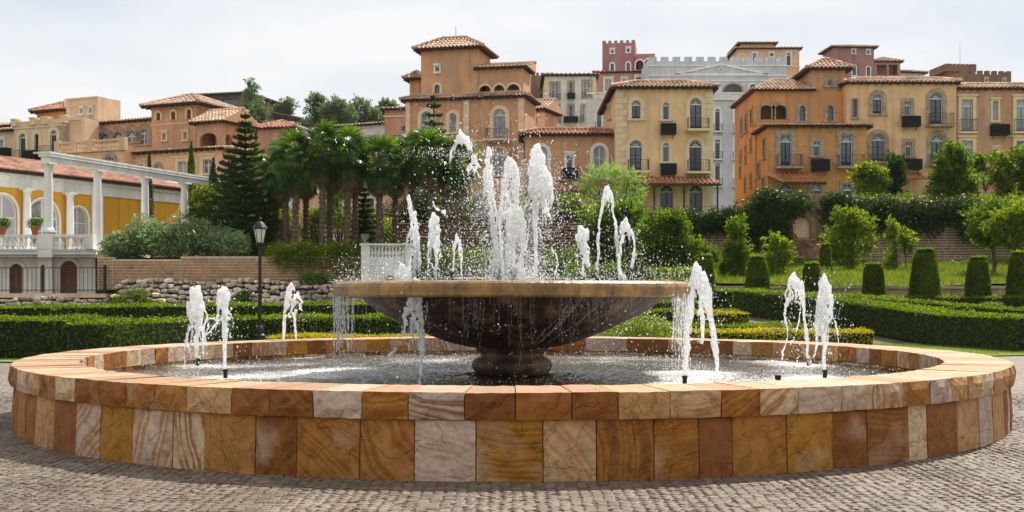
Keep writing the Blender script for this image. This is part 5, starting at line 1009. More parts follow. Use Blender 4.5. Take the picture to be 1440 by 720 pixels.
b.add([(x, y, .012) for x, y in ((4, 27), (8, 28.6), (11.2, 29.2), (13.6, 30.2), (13.8, 33), (10, 36), (4, 36), (-14, 36), (-12.5, 27.3), (-9, 26))], [tuple(range(10))], M_LAWN2); b.link('grass_strip', kind='structure')
b = MB(); b.add([(x, y, .012) for x, y in ((-60, 27.4), (-12.55, 27.3), (-14.05, 36), (-60, 36))], [(0, 1, 2, 3)], M_LAWN2); b.link('grass_verge', kind='structure')
# ================================================================ LEFT: loggia villa, pergola, balustrade, fence, rubble wall
H = House('loggia_villa', 'strong ochre villa with white columns, arched windows and a red tiled roof at left', 60, 70, 3.7)
A = (X(-4, 67), 67.0); Bp = (X(252, 80), 80.0); yawv = math.atan2(Bp[1]-A[1], Bp[0]-A[0]); Wv = math.hypot(Bp[0]-A[0], Bp[1]-A[1])
B = H.block(-4, 0, 67, 262, 352, 6, T_OCHRE, math.degrees(yawv)); B.W = Wv; B.f.W = Wv; ze = Z(262, 67); B.z1 = ze
for f in (B.f, B.l, B.r, B.b): f.z1 = ze; f.z0 = 1.5
fr = B.f.at(Wv, 0, 0); B.r.A = (fr[0], fr[1]); br = B.f.at(Wv, 0, 6); B.b.A = (br[0], br[1]); B.b.W = Wv
B.win(4, 40, 274, 352, True, 'curtain', T_WTRIM, .14); B.win(61, 43, 280, 348, True, 'curtain', T_WTRIM, .14); B.win(110, 27, 292, 346, True, 'curtain', T_WTRIM, .14)
f = B.f
b = MB(); b.box(-.1, Wv+.1, -.12, 5.9, ze+.002, ze+.62, T_WTRIM); b.box(-.3, Wv+.3, -.35, 6.1, ze+.622, ze+.78, T_WTRIM); b.link('cornice', H.root, f.at(0, 0), rot=f.yaw)
b = MB(); b.box(-.5, Wv+.4, -.6, 6.3, 0, .14, T_EAVE); rf = b.link('roof', H.root, f.at(0, ze+.79), rot=f.yaw); z = ze+.95
a_, b_, c_, d_ = f.at(-.6, z, -.7), f.at(Wv+.5, z, -.7), f.at(Wv+.5, z, 6.4), f.at(-.6, z, 6.4); p_, q_ = f.at(-.6, z+1.15, 3), f.at(Wv-2.8, z+1.15, 3); b = MB()
for e in ((a_, b_, p_, q_), (b_, c_, q_, q_), (c_, d_, q_, p_)): tiles(b, *e, TL_PINK, .26, .42)
b.link('roof_tiles', rf, off=a_, kind='stuff')
b = MB(); b.tube([tuple(Vector(q_)+Vector((0, 0, .12))), tuple(Vector(b_)+Vector((0, 0, .12)))], .13, T_WTRIM, 6); b.link('hip_flashing', H.root, off=WLOC[H.root.name][0])
def column(root, x, y, z0, z1, r, m=None, name='column', rot=0):
    m = m or T_WTRIM; b = MB(); h = z1-z0
    b.lathe([(r*1.25, .10), (r*1.3, .16), (r*1.05, .22), (r, .28), (r*.97, h*.5), (r*.85, h-.32), (r*.98, h-.28), (r*.88, h-.24), (r*1.15, h-.14), (r*1.2, h-.11)], m, 20, cap=True)
    q = r*1.35; b.box(-q, q, -q, q, 0, .098, m); b.box(-q*.95, q*.95, -q*.95, q*.95, h-.108, h, m); return b.link(name, root, (x, y, z0), smooth=False, rot=rot)
for px in (32, 92.5): p = f.at(f.u(px), 3.75, -.35); column(H.root, p[0], p[1], 3.75, ze, .24, rot=f.yaw)
p = f.at(f.u(133), 3.75, -.12); b = MB(); b.box(-.3, .3, -.3, .08, 0, ze-3.75, T_WTRIM); b.link('pilaster', H.root, p, rot=f.yaw)
H.done()
# arcade basement with arched cellar doors and the balustraded deck
H = House('basement_terrace', 'white basement front with arched cellar doors carrying the balustraded terrace at left', 60, 62, 1.5)
B = H.block(-70, 134, 62, 352, 413, 9, T_WTRIM)
for px, w, st in ((23, 19, 'door'), (97, 24, 'door')): B.win(px, w, 370 if px < 50 else 366, 412.5, True, st, T_WTRIM, .18)
B.win(-45, 22, 368, 412.5, True, 'door', T_WTRIM, .18)
b = MB(); b.box(-.1, B.W+.12, -.22, -.002, Z(358, 62), Z(353, 62), T_WTRIM); b.box(-.1, B.W+.15, -.3, 9, Z(352.8, 62), Z(350.5, 62), T_WTRIM); b.link('string_course', H.root, B.f.at(0, 0))
b = MB(); b.box(-.32, .42, -.42, -.01, 0, Z(350.5, 62)-1.5, T_WTRIM); b.link('pier', H.root, (X(66, 62), 62, 1.5))
H.done()
def balustrade(label, runs, d, pt, pb, step, root=None):
    r = thing('balustrade', (X(runs[0][0], d), d, Z(pb, d)), label, 'balustrade'); zt, zb = Z(pt, d), Z(pb, d); h = zt-zb
    bb = MB(); s = h/.8; bb.lathe([(.085, 0), (.085, .06*s), (.045, .10*s), (.10, .24*s), (.095, .3*s), (.045, .48*s), (.06, .54*s), (.08, .58*s), (.08, .62*s)], T_WTRIM, 10); bm_ = bb.mesh('baluster')
    for x0, x1 in runs:
        a, c = X(x0, d), X(x1, d); b = MB(); b.box(a, c, d-.2, d+.2, zt-.14*s, zt, T_WTRIM); b.box(a-.0, c, d-.17, d+.17, zt-.17*s, zt-.142*s, T_WTRIM); b.link('top_rail', r, off=(a, d, zt)); b = MB(); b.box(a, c, d-.17, d+.17, zb-.02, zb+.0, T_WTRIM); b.link('bottom_rail', r, off=(a, d, zb))
        n = max(1, round((c-a)/step))
        for i in range(n): link('baluster', bm_, r, (a+(c-a)*(i+.5)/n, d, zb+.002))
    return r, zt, zb
r, zt, zb = balustrade('white stone balustrade of the villa terrace, left of the oleander', [(-60, 56), (77, 122)], 61.85, 330, 350.3, .29)
for a, c in ((56.2, 76.8), (122.2, 133)): b = MB(); b.box(X(a, 61.85), X(c, 61.85), 61.55, 62.15, zb, zt+.03, T_WTRIM); b.link('pedestal', r, off=(X(a, 61.85), 61.85, zb))
# pergola
PG = thing('pergola', (X(68, 60), 60, 4.5), 'white pergola beam on a receding row of five tall columns', 'pergola')
P0 = (X(67, 60), 60.0); P1 = (X(321, 75.6), 75.6); ya = math.atan2(P1[1]-P0[1], P1[0]-P0[0]); PL = math.hypot(P1[0]-P0[0], P1[1]-P0[1])
b = MB(); zb_ = Z(228, 60); b.box(-.15, PL, -.28, .28, zb_, zb_+.26, T_WTRIM); b.box(-.25, PL+.1, -.36, .36, zb_+.262, zb_+.40, T_WTRIM); b.box(-.3, PL+.15, -.38, .38, zb_+.402, zb_+.5, T_WTRIM); b.link('beam', PG, (P0[0], P0[1], 0), rot=ya)
for px in (68, 137, 204, 259.5, 312):
    rx = (px-720)/F; u = (rx*P0[1]-P0[0])/(math.cos(ya)-rx*math.sin(ya)); x, y = P0[0]+u*math.cos(ya), P0[1]+u*math.sin(ya)
    column(PG, x, y, zt+.03 if px == 68 else 3.36, zb_-.002, .23, rot=ya)
# cellar fence
FN = thing('iron_fence', (X(60, 59.6), 59.6, 1.52), 'thin black iron fence in front of the white cellar doors', 'fence'); d = 59.3; zb_, zt_ = 1.55, Z(376, d)
b = MB(); 
for z in (zt_-.02, zb_+.12): b.tube([(X(-60, d), d, z), (X(147, d), d, z)], .022, T_IRON, 5)
b.link('fence_rails', FN, off=(X(0, d), d, zb_))
b = MB(); b.tube([(0, 0, 0), (0, 0, zt_-zb_)], .013, T_IRON, 4); fb = b.mesh('fence_bar')
for i in range(34): link('fence_bar', fb, FN, (X(-58+i*6.05, d), d, zb_))
for px in (60, 147.5): b = MB(); b.box(-.06, .06, -.06, .06, 0, zt_-zb_+.12, T_IRON); b.link('fence_post', FN, (X(px, d), d, zb_))
b = MB(); b.box(X(-90, 58.6), X(151, 58.6), 58.4, 62.2, 1.30, 1.49, T_CREAM); b.link('terrace_slab', kind='structure')
# rubble stone wall
def rockmesh(seed):
    rg = np.random.default_rng(seed); bm = bmesh.new(); bmesh.ops.create_icosphere(bm, subdivisions=1, radius=1); v = np.array([q.co[:] for q in bm.verts]); f = [[q.index for q in g.verts] for g in bm.faces]; bm.free()
    v = np.sign(v)*np.abs(v)**.7; v *= 1+.13*rg.normal(size=(len(v), 1)); me = bpy.data.meshes.new('rubble_stone'); me.from_pydata(v.tolist(), [], f); me.materials.append(M_ROCK); return me
def rockmat():
    m = mat('rubble stone', (.50, .38, .26), .85, .35, 4, .6, 14, objvar=.45, stain=((.66, .60, .52), 2.2, .9, 1)); return m
M_ROCK = rockmat(); ROCKS = [rockmesh(i) for i in range(10)]
RW = thing('rubble_wall', (X(250, 58), 58, .8), 'low retaining wall of rough piled stones below the brick wall and the iron fence', 'stone wall')
b = MB(); M_GAP = mat('dark gap between stones', (.06, .045, .03), .95, .3)
b.add([(X(-90, 58.2), 58.25, .2), (X(152, 58.2), 58.25, .2), (X(152, 58.2), 58.6, 1.3), (X(-90, 58.2), 58.6, 1.3)], [(0, 1, 2, 3)], M_GAP)
b.add([(X(151, 57.6), 57.8, .2), (X(520, 57.6), 57.6, .3), (X(520, 57.6), 59.3, 2.25), (X(151, 57.6), 59.4, 2.0)], [(0, 1, 2, 3)], M_GAP); b.link('wall_core', RW, off=WLOC[RW.name][0])
cnt = 0; extra = []
def rock_row(px0, px1, ybase, ytop, dn, df, tall):
    global cnt
    nr = max(3, int((ytop-ybase)/tall))
    for r_ in range(nr):
        z = ybase+(ytop-ybase)*(r_+.5)/nr; x = X(px0, dn)+random.uniform(0, .3)
        while x < X(px1, dn):
            w = random.uniform(.2, .55)*(1.2 if r_ == 0 else 1); h = tall*random.uniform(.75, 1.15); y = dn+(df-dn)*(r_+.5)/nr
            o = (x+w/2, y, z+random.uniform(-.05, .05)+.06*math.sin(x*1.3))
            q = link('rubble_stone', random.choice(ROCKS), RW, o); q.scale = (w*.53, .28, h*.56); q.rotation_euler = (random.uniform(-.2, .2), random.uniform(-.14, .14), random.uniform(-.3, .3)); cnt += 1
            x += w*1.0
rock_row(-30, 148, .3, 1.3, 58.15, 58.5, .19)
rock_row(150, 505, .75, 2.2, 57.6, 59.2, .23)
# brick garden wall (flat thin bricks)
def brickwall(label, segs, yw, z0, course, blen, thick, cm, mb, nmax=300, name='brick_wall', dcap=None, proud=.03):
    """segs: (x0, x1, ztop) along depth yw"""
    r = thing(name, ((segs[0][0]+segs[-1][1])/2, yw, z0), label, 'brick wall'); b = MB()
    for x0, x1, zt in segs: b.box(x0, x1, yw, yw+thick, z0, zt-.02, cm)
    b.link('mortar', r, off=WLOC[r.name][0]); L = []
    for x0, x1, zt in segs:
        n = int((zt-z0)/course)
        for k in range(n):
            x = x0+(-blen/2 if k % 2 else 0)+random.uniform(-.05, .05)
            while x < x1-.03:
                w = blen*random.uniform(.6, 1.35); a, c = max(x, x0), min(x+w, x1); 
                if c-a > .05: L.append((a, c, z0+k*course))
                x += w
    random.shuffle(L); meshes = {}
    big = L[:nmax]; rest = L[nmax:]; g = course*.19
    for a, c, z in big:
        key = round((c-a)/.06)
        if key not in meshes: q = MB(); w = key*.06; q.box(g-w/2, w/2-g, -proud, .05, g, course-g, mb); meshes[key] = q.mesh('brick')
        link('brick', meshes[key], r, ((a+c)/2, yw-random.uniform(0, .015), z))
    q = MB()
    for a, c, z in rest: dd = random.uniform(0, .02); q.box(a+g, c-g, yw-proud-dd, yw+.02, z+g, z+course-g, mb)
    q.link('smaller_bricks', r, off=WLOC[r.name][0], kind='stuff')
    return r
M_BR1 = mat('sandy brown brick', (.43, .215, .09), .88, .25, 2.5, .3, 20, island=.5, stain=((.28, .14, .07), .8, .6, 1)); M_BR2 = mat('dark brown brick', (.27, .15, .085), .88, .3, 2.5, .3, 20, island=.32, stain=((.35, .24, .16), .7, .6, 1)); M_BR3 = mat('red brick', (.31, .17, .10), .88, .25, 2.5, .3, 20, island=.45)
M_PALEM = mat('pale mortar', (.60, .50, .39), .95, .15)
dW = 59.6
brickwall('sandy brown brick garden wall with a stepped top, left behind the lamp post', [(X(137, dW), X(158, dW), Z(361, dW)), (X(158, dW), X(254, dW), Z(364, dW)), (X(254, dW), X(512, dW), Z(360, dW))], dW, 1.7, .145, .5, .5, M_PALEM, M_BR1)
brickwall('plain brown stone retaining wall behind the fountain jets', [(X(560, 70), X(905, 70), Z(309, 70))], 70, 2.0, .16, .5, .4, M_GAP, M_BR2)
RBW = brickwall('long dark brick retaining wall under the flowering creeper at right', [(X(930, 66.2), X(1112, 66.2), Z(302, 66.2)), (X(1160, 66.2), X(1236, 66.2), Z(322, 66.2)), (X(1236, 66.2), X(1520, 66.2), Z(300, 66.2))], 66.2, 2.7, .15, .5, .5, M_PALEM, M_BR2)
# brick gate tower with arched orange niche
GT_ = thing('brick_gatehouse', (X(1136, 65), 65, 3), 'small ruined brick gatehouse with stepped battlements and an arched orange niche', 'gatehouse')
d = 65; f = type('o', (), {})()
bl = Block.__new__(Block); 
H2 = House.__new__(House); H2.root = GT_; H2.blocks = []
B = H2.block(1112, 1160, 65, 286, 378, 1.1, mat('brown mortar', (.20, .15, .105), .95, .25)); B.win(1127, 25, 305, 334, .9, open_=True, mt=M_BR2, sw=.3); B.rev = .25; B.merlons(.45, .55, .5, m=M_BR3, faces='f')
B.done()
b = MB(); b.add([(X(1110, 65.3), 65.12, Z(345, 65)), (X(1146, 65.3), 65.12, Z(345, 65)), (X(1146, 65.3), 65.12, Z(300, 65)), (X(1110, 65.3), 65.12, Z(300, 65))], [(0, 1, 2, 3)], mat('peeling sunlit salmon plaster', (.9, .55, .38), .85, .12, 2, .2, 9, stain=((.7, .5, .4), 2.5, .8))); b.link('niche_back', GT_, off=WLOC[GT_.name][0])  # sunlight put into the plaster colour by an extra pale salmon
L = []
b = MB(); n = int((B.z1-B.z0)/.14)
for k in range(n):
    x = B.f.A[0]+(-.2 if k % 2 else 0)
    while x < B.f.A[0]+B.W-.05:
        w = random.uniform(.3, .5); a, c = max(x, B.f.A[0]), min(x+w, B.f.A[0]+B.W); zc = B.z0+k*.14; cxp, czp = X(1127, 65), (Z(305, 65), Z(334, 65))
        if not (c > cxp-.8 and a < cxp+.8 and czp[1]-.1 < zc < czp[0]+.25) and c-a > .06: b.box(a+.014, c-.014, 65-.035-random.uniform(0, .02), 65.01, zc+.014, zc+.13, M_BR3)
        x += w
b.link('bricks', GT_, off=WLOC[GT_.name][0], kind='stuff')
# white parapet at the end of the brick wall, with balusters and an urn
WP = thing('white_parapet', (X(540, 57), 57, 2.1), 'white plastered parapet wall with a short balustrade left of the bowl', 'parapet'); d = 57
b = MB(); b.box(X(520, d), X(570, d), d, d+.4, .6, Z(361.5, d), T_WTRIM); b.box(X(508, d), X(520, d), d-.05, d+.45, .6, Z(345, d), T_WTRIM); b.box(X(569, d), X(578, d), d-.05, d+.45, .6, Z(345, d), T_WTRIM); b.link('wall', WP, off=WLOC[WP.name][0])
b = MB(); b.box(X(506, d), X(580, d), d-.1, d+.5, Z(345, d)+.002, Z(342.5, d), T_WTRIM); b.link('top_rail', WP, off=WLOC[WP.name][0])
bb = MB(); h = Z(345, d)-Z(361.5, d)-.006; bb.lathe([(.08, 0), (.05, .08*h), (.095, .3*h), (.045, .7*h), (.08, .92*h), (.08, h)], T_WTRIM, 10); bm_ = bb.mesh('baluster')
for i in range(10): link('baluster', bm_, WP, (X(522.5+i*4.9, d), d+.2, Z(361.5, d)+.004))
def urn(px, d, pyb, label, s=1.0, m=None):
    m = m or mat('grey stone', (.2, .19, .17), .8, .3, 5); b = MB(); b.lathe([(.16*s, 0), (.16*s, .05*s), (.06*s, .1*s), (.08*s, .18*s), (.22*s, .3*s), (.26*s, .45*s), (.22*s, .5*s), (.3*s, .56*s), (.26*s, .56*s), (.2*s, .4*s)], m, 16)
    o = b.link('urn', None, (X(px, d), d, Z(pyb, d)), smooth=True); o['label'] = label; o['category'] = 'urn'
urn(513, 57.2, 342.3, 'dark stone urn standing on the white parapet left of the bowl', .8)
# salmon balustrade behind the palms
r, zt, zb = balustrade('pale balustrade between the palm trunks before the salmon house', [(425, 485)], 75, 322, 336, .3)
b = MB(); b.box(X(420, 75), X(490, 75), 74.8, 75.2, 3.34, zb-.02, T_TRIM); b.link('plinth', r, off=(X(455, 75), 75, 3.34))
# low stone wall behind the topiaries
def stonewall():
    r = thing('low_stone_wall', (15, 52, 1), 'low sandstone block wall with a coping behind the clipped topiary cones', 'stone wall'); x = X(900, 52); cm = mat('pale sandstone block', (.40, .30, .19), .85, .25, 2, .4, 12, objvar=.18, stain=((.22, .17, .11), 1.5, .5, 1)); q = MB(); q.box(x, 48, 52.06, 52.3, .6, 1.84, M_GAP); q.link('wall_core', r, off=WLOC[r.name][0])
    ms = {}
    for row in range(2):
        x = X(900, 52)-row*.4
        while x < X(1500, 52):
            w = random.choice((.7, .9, 1.1)); k = w
            if k not in ms: q = MB(); q.box(.012, w-.012, -.02, .08, .012, .388, cm); ms[k] = q.mesh('wall_block')
            link('wall_block', ms[k], r, (x, 52-random.uniform(0, .02), .92+row*.4)); x += w
    x = X(900, 52)
    while x < X(1500, 52):
        if 'c' not in ms: q = MB(); q.box(.008, 1.192, -.12, .45, 0, .13, cm); ms['c'] = q.mesh('coping_slab')
        link('coping_slab', ms['c'], r, (x, 52-random.uniform(0, .015), 1.725)); x += 1.2
stonewall()
# street lamp
LP_ = thing('street_lamp', (X(365.5, 30), 30, 0), 'black street lamp with a frosted tapered lantern at left', 'street lamp'); zz = lambda py: Z(py, 30)
b = MB(); b.lathe([(.14, 0), (.14, .5), (.10, .54), (.10, zz(463)-.02), (.085, zz(460)), (.05, zz(457)), (.045, zz(400)), (.042, zz(350)), (.06, zz(349)), (.045, zz(347)), (.04, zz(345))], T_IRON, 14); b.link('post', LP_, WLOC[LP_.name][0], smooth=False)
b = MB(); b.lathe([(.09, zz(345)), (.11, zz(344)), (.11, zz(341.5)), (.085, zz(341))], T_IRON, 6, cap=True); b.link('lantern_base', LP_, WLOC[LP_.name][0])
M_FROST = mat('frosted lantern glass', (.62, .6, .55), .35, .08); MATS['frosted lantern glass'].node_tree.nodes['Principled BSDF'].inputs['Transmission Weight'].default_value = .0
b = MB(); b.lathe([(.085, zz(340.9)), (.155, zz(322))], M_FROST, 6); b.link('lantern_glass', LP_, WLOC[LP_.name][0])
b = MB()
for k in range(6): t = 2*PI*k/6; b.tube([(math.cos(t)*.09, math.sin(t)*.09, zz(341)), (math.cos(t)*.16, math.sin(t)*.16, zz(322))], .009, T_IRON, 4)
b.link('lantern_frame', LP_, WLOC[LP_.name][0])
b = MB(); b.lathe([(.165, zz(322.2)), (.20, zz(321.5)), (.19, zz(320)), (.12, zz(314.5)), (.06, zz(312)), (.03, zz(311)), (.03, zz(308)), (.045, zz(307)), (.02, zz(306)), (.008, zz(303))], T_IRON, 12, cap=True); b.link('lantern_cap', LP_, WLOC[LP_.name][0])
# ================================================================ PLANTS
LG = leafmat('hedge leaves', (.005, .014, .002), (.13, .20, .008), .5, .6); LG2 = leafmat('tree leaves', (.008, .024, .003), (.11, .19, .012), .5); LGD = leafmat('dark tree leaves', (.005, .018, .003), (.04, .085, .012), .35); LGY = leafmat('golden hedge leaves', (.05, .075, .004), (.52, .46, .012), .3)
LGL = leafmat('yellow green leaves', (.02, .045, .004), (.17, .24, .016), .5); LGP = leafmat('palm leaves', (.006, .022, .003), (.065, .135, .012), .38, .3); LOL = leafmat('oleander leaves', (.03, .06, .02), (.22, .30, .12), .35, .35); LFAR = leafmat('hill foliage', (.04, .065, .025), (.13, .18, .06), .35)
LIV = leafmat('creeper leaves', (.004, .012, .002), (.045, .09, .008), .3); LGRASS = leafmat('grass blades', (.06, .10, .01), (.17, .22, .025), .5, .5, .6, 1.9); LFL = leafmat('pink blossom', (.45, .2, .16), (.6, .36, .28), .4); LYF = leafmat('yellow blossom', (.6, .5, .03), (.75, .62, .06), .4)
BARK = mat('bark', (.10, .065, .04), .9, .4, 6, .6, 25); BARKP = mat('palm bark', (.15, .105, .07), .9, .45, 9, .8, 30)
def tag(o, label, cat, group=None): o['label'] = label; o['category'] = cat; 
def leafobj(name, P, Nn, size, m, parent=None, loc=(0, 0, 0), **k):
    V = leaves(P-np.array(loc), Nn, size, k.pop('asp', .45), k.pop('flop', .8)); return link(name, quads_mesh(name, V, 4, m), parent, loc, 0, **k)
def surf_pts(poly, w, z0, z1, dens):
    """points and normals over a box-like hedge swept along the ground line poly (list of (x,y,zbase)), width w"""
    P = []; Nn = []
    for (x0, y0, g0), (x1, y1, g1) in zip(poly[:-1], poly[1:]):
        L = math.hypot(x1-x0, y1-y0); dx, dy = (x1-x0)/L, (y1-y0)/L; nx, ny = -dy, dx
        for kind, area in (('top', L*w), ('a', L*(z1-z0)), ('b', L*(z1-z0)), ('e0', w*(z1-z0)), ('e1', w*(z1-z0))):
            n = int(area*dens); t = RNG.random(n)*L; s = (RNG.random(n)-.5)*w; z = RNG.random(n)*(z1-z0); g = g0+(g1-g0)*t/L
            if kind == 'top': z[:] = z1-z0; nn = np.tile((0, 0, 1.), (n, 1))
            elif kind == 'a': s[:] = w/2; nn = np.tile((nx, ny, 0.), (n, 1))
            elif kind == 'b': s[:] = -w/2; nn = np.tile((-nx, -ny, 0.), (n, 1))
            elif kind == 'e0': t[:] = 0; nn = np.tile((-dx, -dy, 0.), (n, 1))
            else: t[:] = L; nn = np.tile((dx, dy, 0.), (n, 1))
            p = np.stack([x0+dx*t+nx*s, y0+dy*t+ny*s, g+z0+z], 1); p += nn*(RNG.normal(size=(n, 1))*.022+.05*np.sin(p[:, :1]*2.1+p[:, 1:2])*.5) ; P.append(p); Nn.append(nn)
    return np.concatenate(P), np.concatenate(Nn)
M_HCORE = mat('hedge inside', (.008, .016, .004), .95, .3)  # near-black solid core; darkness between the leaves is put into its colour
def hedge(label, poly, w, h, dens=420, size=.065, m=LG, cat='hedge', z0=0):
    poly = [p if len(p) == 3 else (p[0], p[1], zg(*p) if p[1] > 35.5 else 0) for p in poly]; c = poly[len(poly)//2]; o = thing('hedge', (c[0], c[1], c[2]), label, cat, None); off = WLOC[o.name][0]
    P, Nn = surf_pts(poly, w, z0, h, dens); tp = Nn[:, 2] > .5; P2 = P[tp]+RNG.normal(size=(tp.sum(), 3))*np.array((.06, .06, .02)); P = np.concatenate([P, P2]); Nn = np.concatenate([Nn, Nn[tp]]); q = Nn[:, 2] > .5; Nn[~q] *= 1.7; Nn[q] *= .45; P[q, 2] += np.abs(RNG.normal(size=q.sum()))*.018+.02*np.sin(P[q, 0]*3.1)*np.sin(P[q, 1]*2.3)+np.where(RNG.random(q.sum()) < .02, RNG.random(q.sum())*.11, 0); leafobj('foliage', P, Nn, size, m, o, off, asp=.55, flop=.75)
    b = MB()
    for (x0, y0, g0), (x1, y1, g1) in zip(poly[:-1], poly[1:]):
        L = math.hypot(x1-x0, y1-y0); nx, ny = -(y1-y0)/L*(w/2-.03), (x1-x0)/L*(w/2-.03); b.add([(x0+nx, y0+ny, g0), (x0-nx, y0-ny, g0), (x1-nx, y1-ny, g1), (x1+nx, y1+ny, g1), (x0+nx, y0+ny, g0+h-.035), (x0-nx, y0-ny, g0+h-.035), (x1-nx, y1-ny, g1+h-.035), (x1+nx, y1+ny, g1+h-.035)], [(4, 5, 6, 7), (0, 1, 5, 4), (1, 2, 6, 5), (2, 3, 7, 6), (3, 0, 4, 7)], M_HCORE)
    b.link('dark_core', o, off=off); return o
hedge('long dark clipped hedge along the paving at the right edge', [(13.9, 31.6), (13.1, 35), (11.6, 41), (8.9, 45.6)], 1.15, .92, 480)
hedge('clipped hedge running deeper on the right behind the nearest right one', [(26, 37), (17.5, 38), (13.2, 44), (8.2, 47.4)], .9, .78, 340)
hedge('low clipped hedge row seen between the bowl and the short golden strip', [(1.5, 40.2), (7.6, 40.6)], .8, .62, 420, .055)
hedge('second low hedge row farther behind the right side of the bowl', [(1.0, 45), (7.4, 45.4)], .9, .5, 320, .06)
hedge('far low hedge at the feet of the topiary cones', [(30, 47.2), (8, 48.6)], 1.0, .45, 250)
hedge('dark clipped hedge block at the left edge', [(-26, 29.2), (-10.4, 29.4)], 2.2, .93, 380)
hedge('clipped hedge running right from the lamp post block, nearer than the rubble wall', [(-9.2, 25.9), (-7.6, 31.3), (-3.6, 33.4), (.5, 34)], 1.1, .9, 520)
hedge('farther clipped hedge parallel to the rubble wall at left', [(-24, 40), (-2.5, 42)], 2.4, .85, 250)
hedge('clipped hedge just below the rubble stone wall', [(-30, 53), (-3.5, 54)], 2.2, .28, 160)
hedge('golden yellow hedge strip left under the bowl', [(-6.6, 31.2, 0), (-1.8, 31.2, 0)], .8, .42, 900, .05, LGY)
hedge('golden yellow hedge strip right behind the arching jet', [(4.3, 31.4, 0), (9.3, 31.0, 0)], 1.0, .56, 800, .05, LGY)
hedge('low green hedge band behind the left golden strip', [(-7, 36, 0), (1, 36, 0)], .8, .62, 420, .055)
hedge('short golden hedge strip farther back right of the bowl', [(5.4, 38.6), (7.6, 38.8)], .9, .7, 420, .055, LGY)
hedge('low green hedge band between the two golden strips at right', [(4.2, 35.4, 0), (9, 35.2, 0)], .8, .60, 420, .055)
def shrub(name, label, cs, rs, n, size, m, cat='shrub', asp=.4, extra=None, stem=True, base=None, flop=.9, inner=.5):
    base = base or (float(np.mean([c[0] for c in cs])), float(np.mean([c[1] for c in cs])), min(c[2]-(r[2] if hasattr(r, '__len__') else r) for c, r in zip(cs, rs))); o = thing(name, base, label, cat)
    P, Nn = clump_pts(cs, rs, n, inner); leafobj('foliage', P, Nn, size, m, o, base, asp=asp, flop=flop)
    if extra: P, Nn = clump_pts(cs, [np.array(r)*1.02 for r in rs], extra[1], .96); leafobj(extra[0], P, Nn, extra[2], extra[3], o, base, asp=.8)
    if stem:
        b = MB()
        for c in cs[:7]: b.tube([base, tuple((Vector(base)+Vector(c))/2+Vector((random.uniform(-.1, .1), 0, .1))), tuple(c)], [.05, .035, .015], BARK, 5)
        b.link('stems', o, off=base)
    return o
def blob_row(px0, px1, d, pyt, pyb, n, r, jitter=.25):
    cs = []; rs = []
    for i in range(n):
        px = px0+(px1-px0)*random.random(); zt = Z(pyt(px) if callable(pyt) else pyt, d); zb = Z(pyb, d); rr = r*random.uniform(.7, 1.2); cs.append((X(px, d), d+random.uniform(-.8, .8)*r*1.2, random.uniform(zb+rr*.5, max(zb+rr*.55, zt-rr)))); rs.append((rr*1.15, rr, rr))
    return cs, rs
cs, rs = blob_row(845, 945, 28.5, 452, 480, 14, .38); shrub('flowering_shrub', 'round bushy shrub with pale blossom just right under the bowl', cs, rs, 9000, .055, LGL, extra=('blossom', 500, .05, leafmat('white blossom', (.5, .5, .42), (.7, .7, .6), .3)))
cs, rs = blob_row(140, 324, 58.9, lambda p: 300-10*math.sin((p-140)/40)+(18 if p < 170 else 0) if p < 300 else 312, 362, 60, .75); cs = [(c[0], c[1]+2.2, max(c[2], 3.6)) for c in cs]; shrub('oleander_shrub', 'broad grey green oleander shrub behind the brick wall under the pergola', cs, rs, 15000, .27, LOL, asp=.26)
cs, rs = blob_row(388, 506, 59.9, lambda p: 342+4*math.sin(p*.1), 366, 34, .55); cs += [(X(p, 59.4), 59.2, Z(y, 59.4)) for p, y in ((400, 368), (425, 372), (460, 368), (480, 376), (493, 385), (500, 370), (440, 366))]; rs += [(.5, .3, .55)]*7; shrub('flowering_shrub', 'dark trailing shrub with yellow flowers spilling over the brick wall end', cs, rs, 20000, .10, LG, extra=('blossom', 420, .08, LYF))
cs, rs = blob_row(592, 690, 61, lambda p: 338+8*abs(math.sin(p*.06)), 392, 36, .7); shrub('round_shrub', 'rounded dark shrub behind the left jets of the bowl', cs, rs, 16000, .10, LG)
cs, rs = blob_row(772, 806, 58, 345, 392, 12, .55); shrub('small_shrub', 'light green shrub between the centre jets and the egg-shaped jet', cs, rs, 7000, .10, LG2)
cs, rs = blob_row(738, 830, 76, 268, 306, 34, .8); shrub('terrace_shrub', 'dark shrubs in front of the link building awning', cs, rs, 14000, .14, LG, extra=('blossom', 260, .14, LFL))
hedge('small clipped hedge on the middle terrace before the link building', [(X(775, 73), 73, 5.8), (X(835, 73), 73, 5.8)], .8, .7, 260, .09)
# pot plants on the balustrade
for px, lb in ((50, 'terracotta pot with a leafy plant on the terrace rail by the first pergola column'), (3, 'potted plant on the balustrade at the left edge')):
    d = 61.7; o = thing('potted_plant', (X(px, d), d, Z(330, d)), lb, 'potted plant'); base = WLOC[o.name][0]; b = MB(); b.lathe([(.16, 0), (.25, .34), (.28, .34), (.28, .42), (.22, .42), (.2, .3)], mat('terracotta pot', (.40, .15, .07), .8, .15), 16); b.link('pot', o, base)
    P, Nn = clump_pts([(base[0]+random.uniform(-.25, .25), d, base[2]+.55+random.uniform(-.05, .15)) for _ in range(6)], [.26]*6, 900); leafobj('foliage', P, Nn, .09, LG2, o, base)
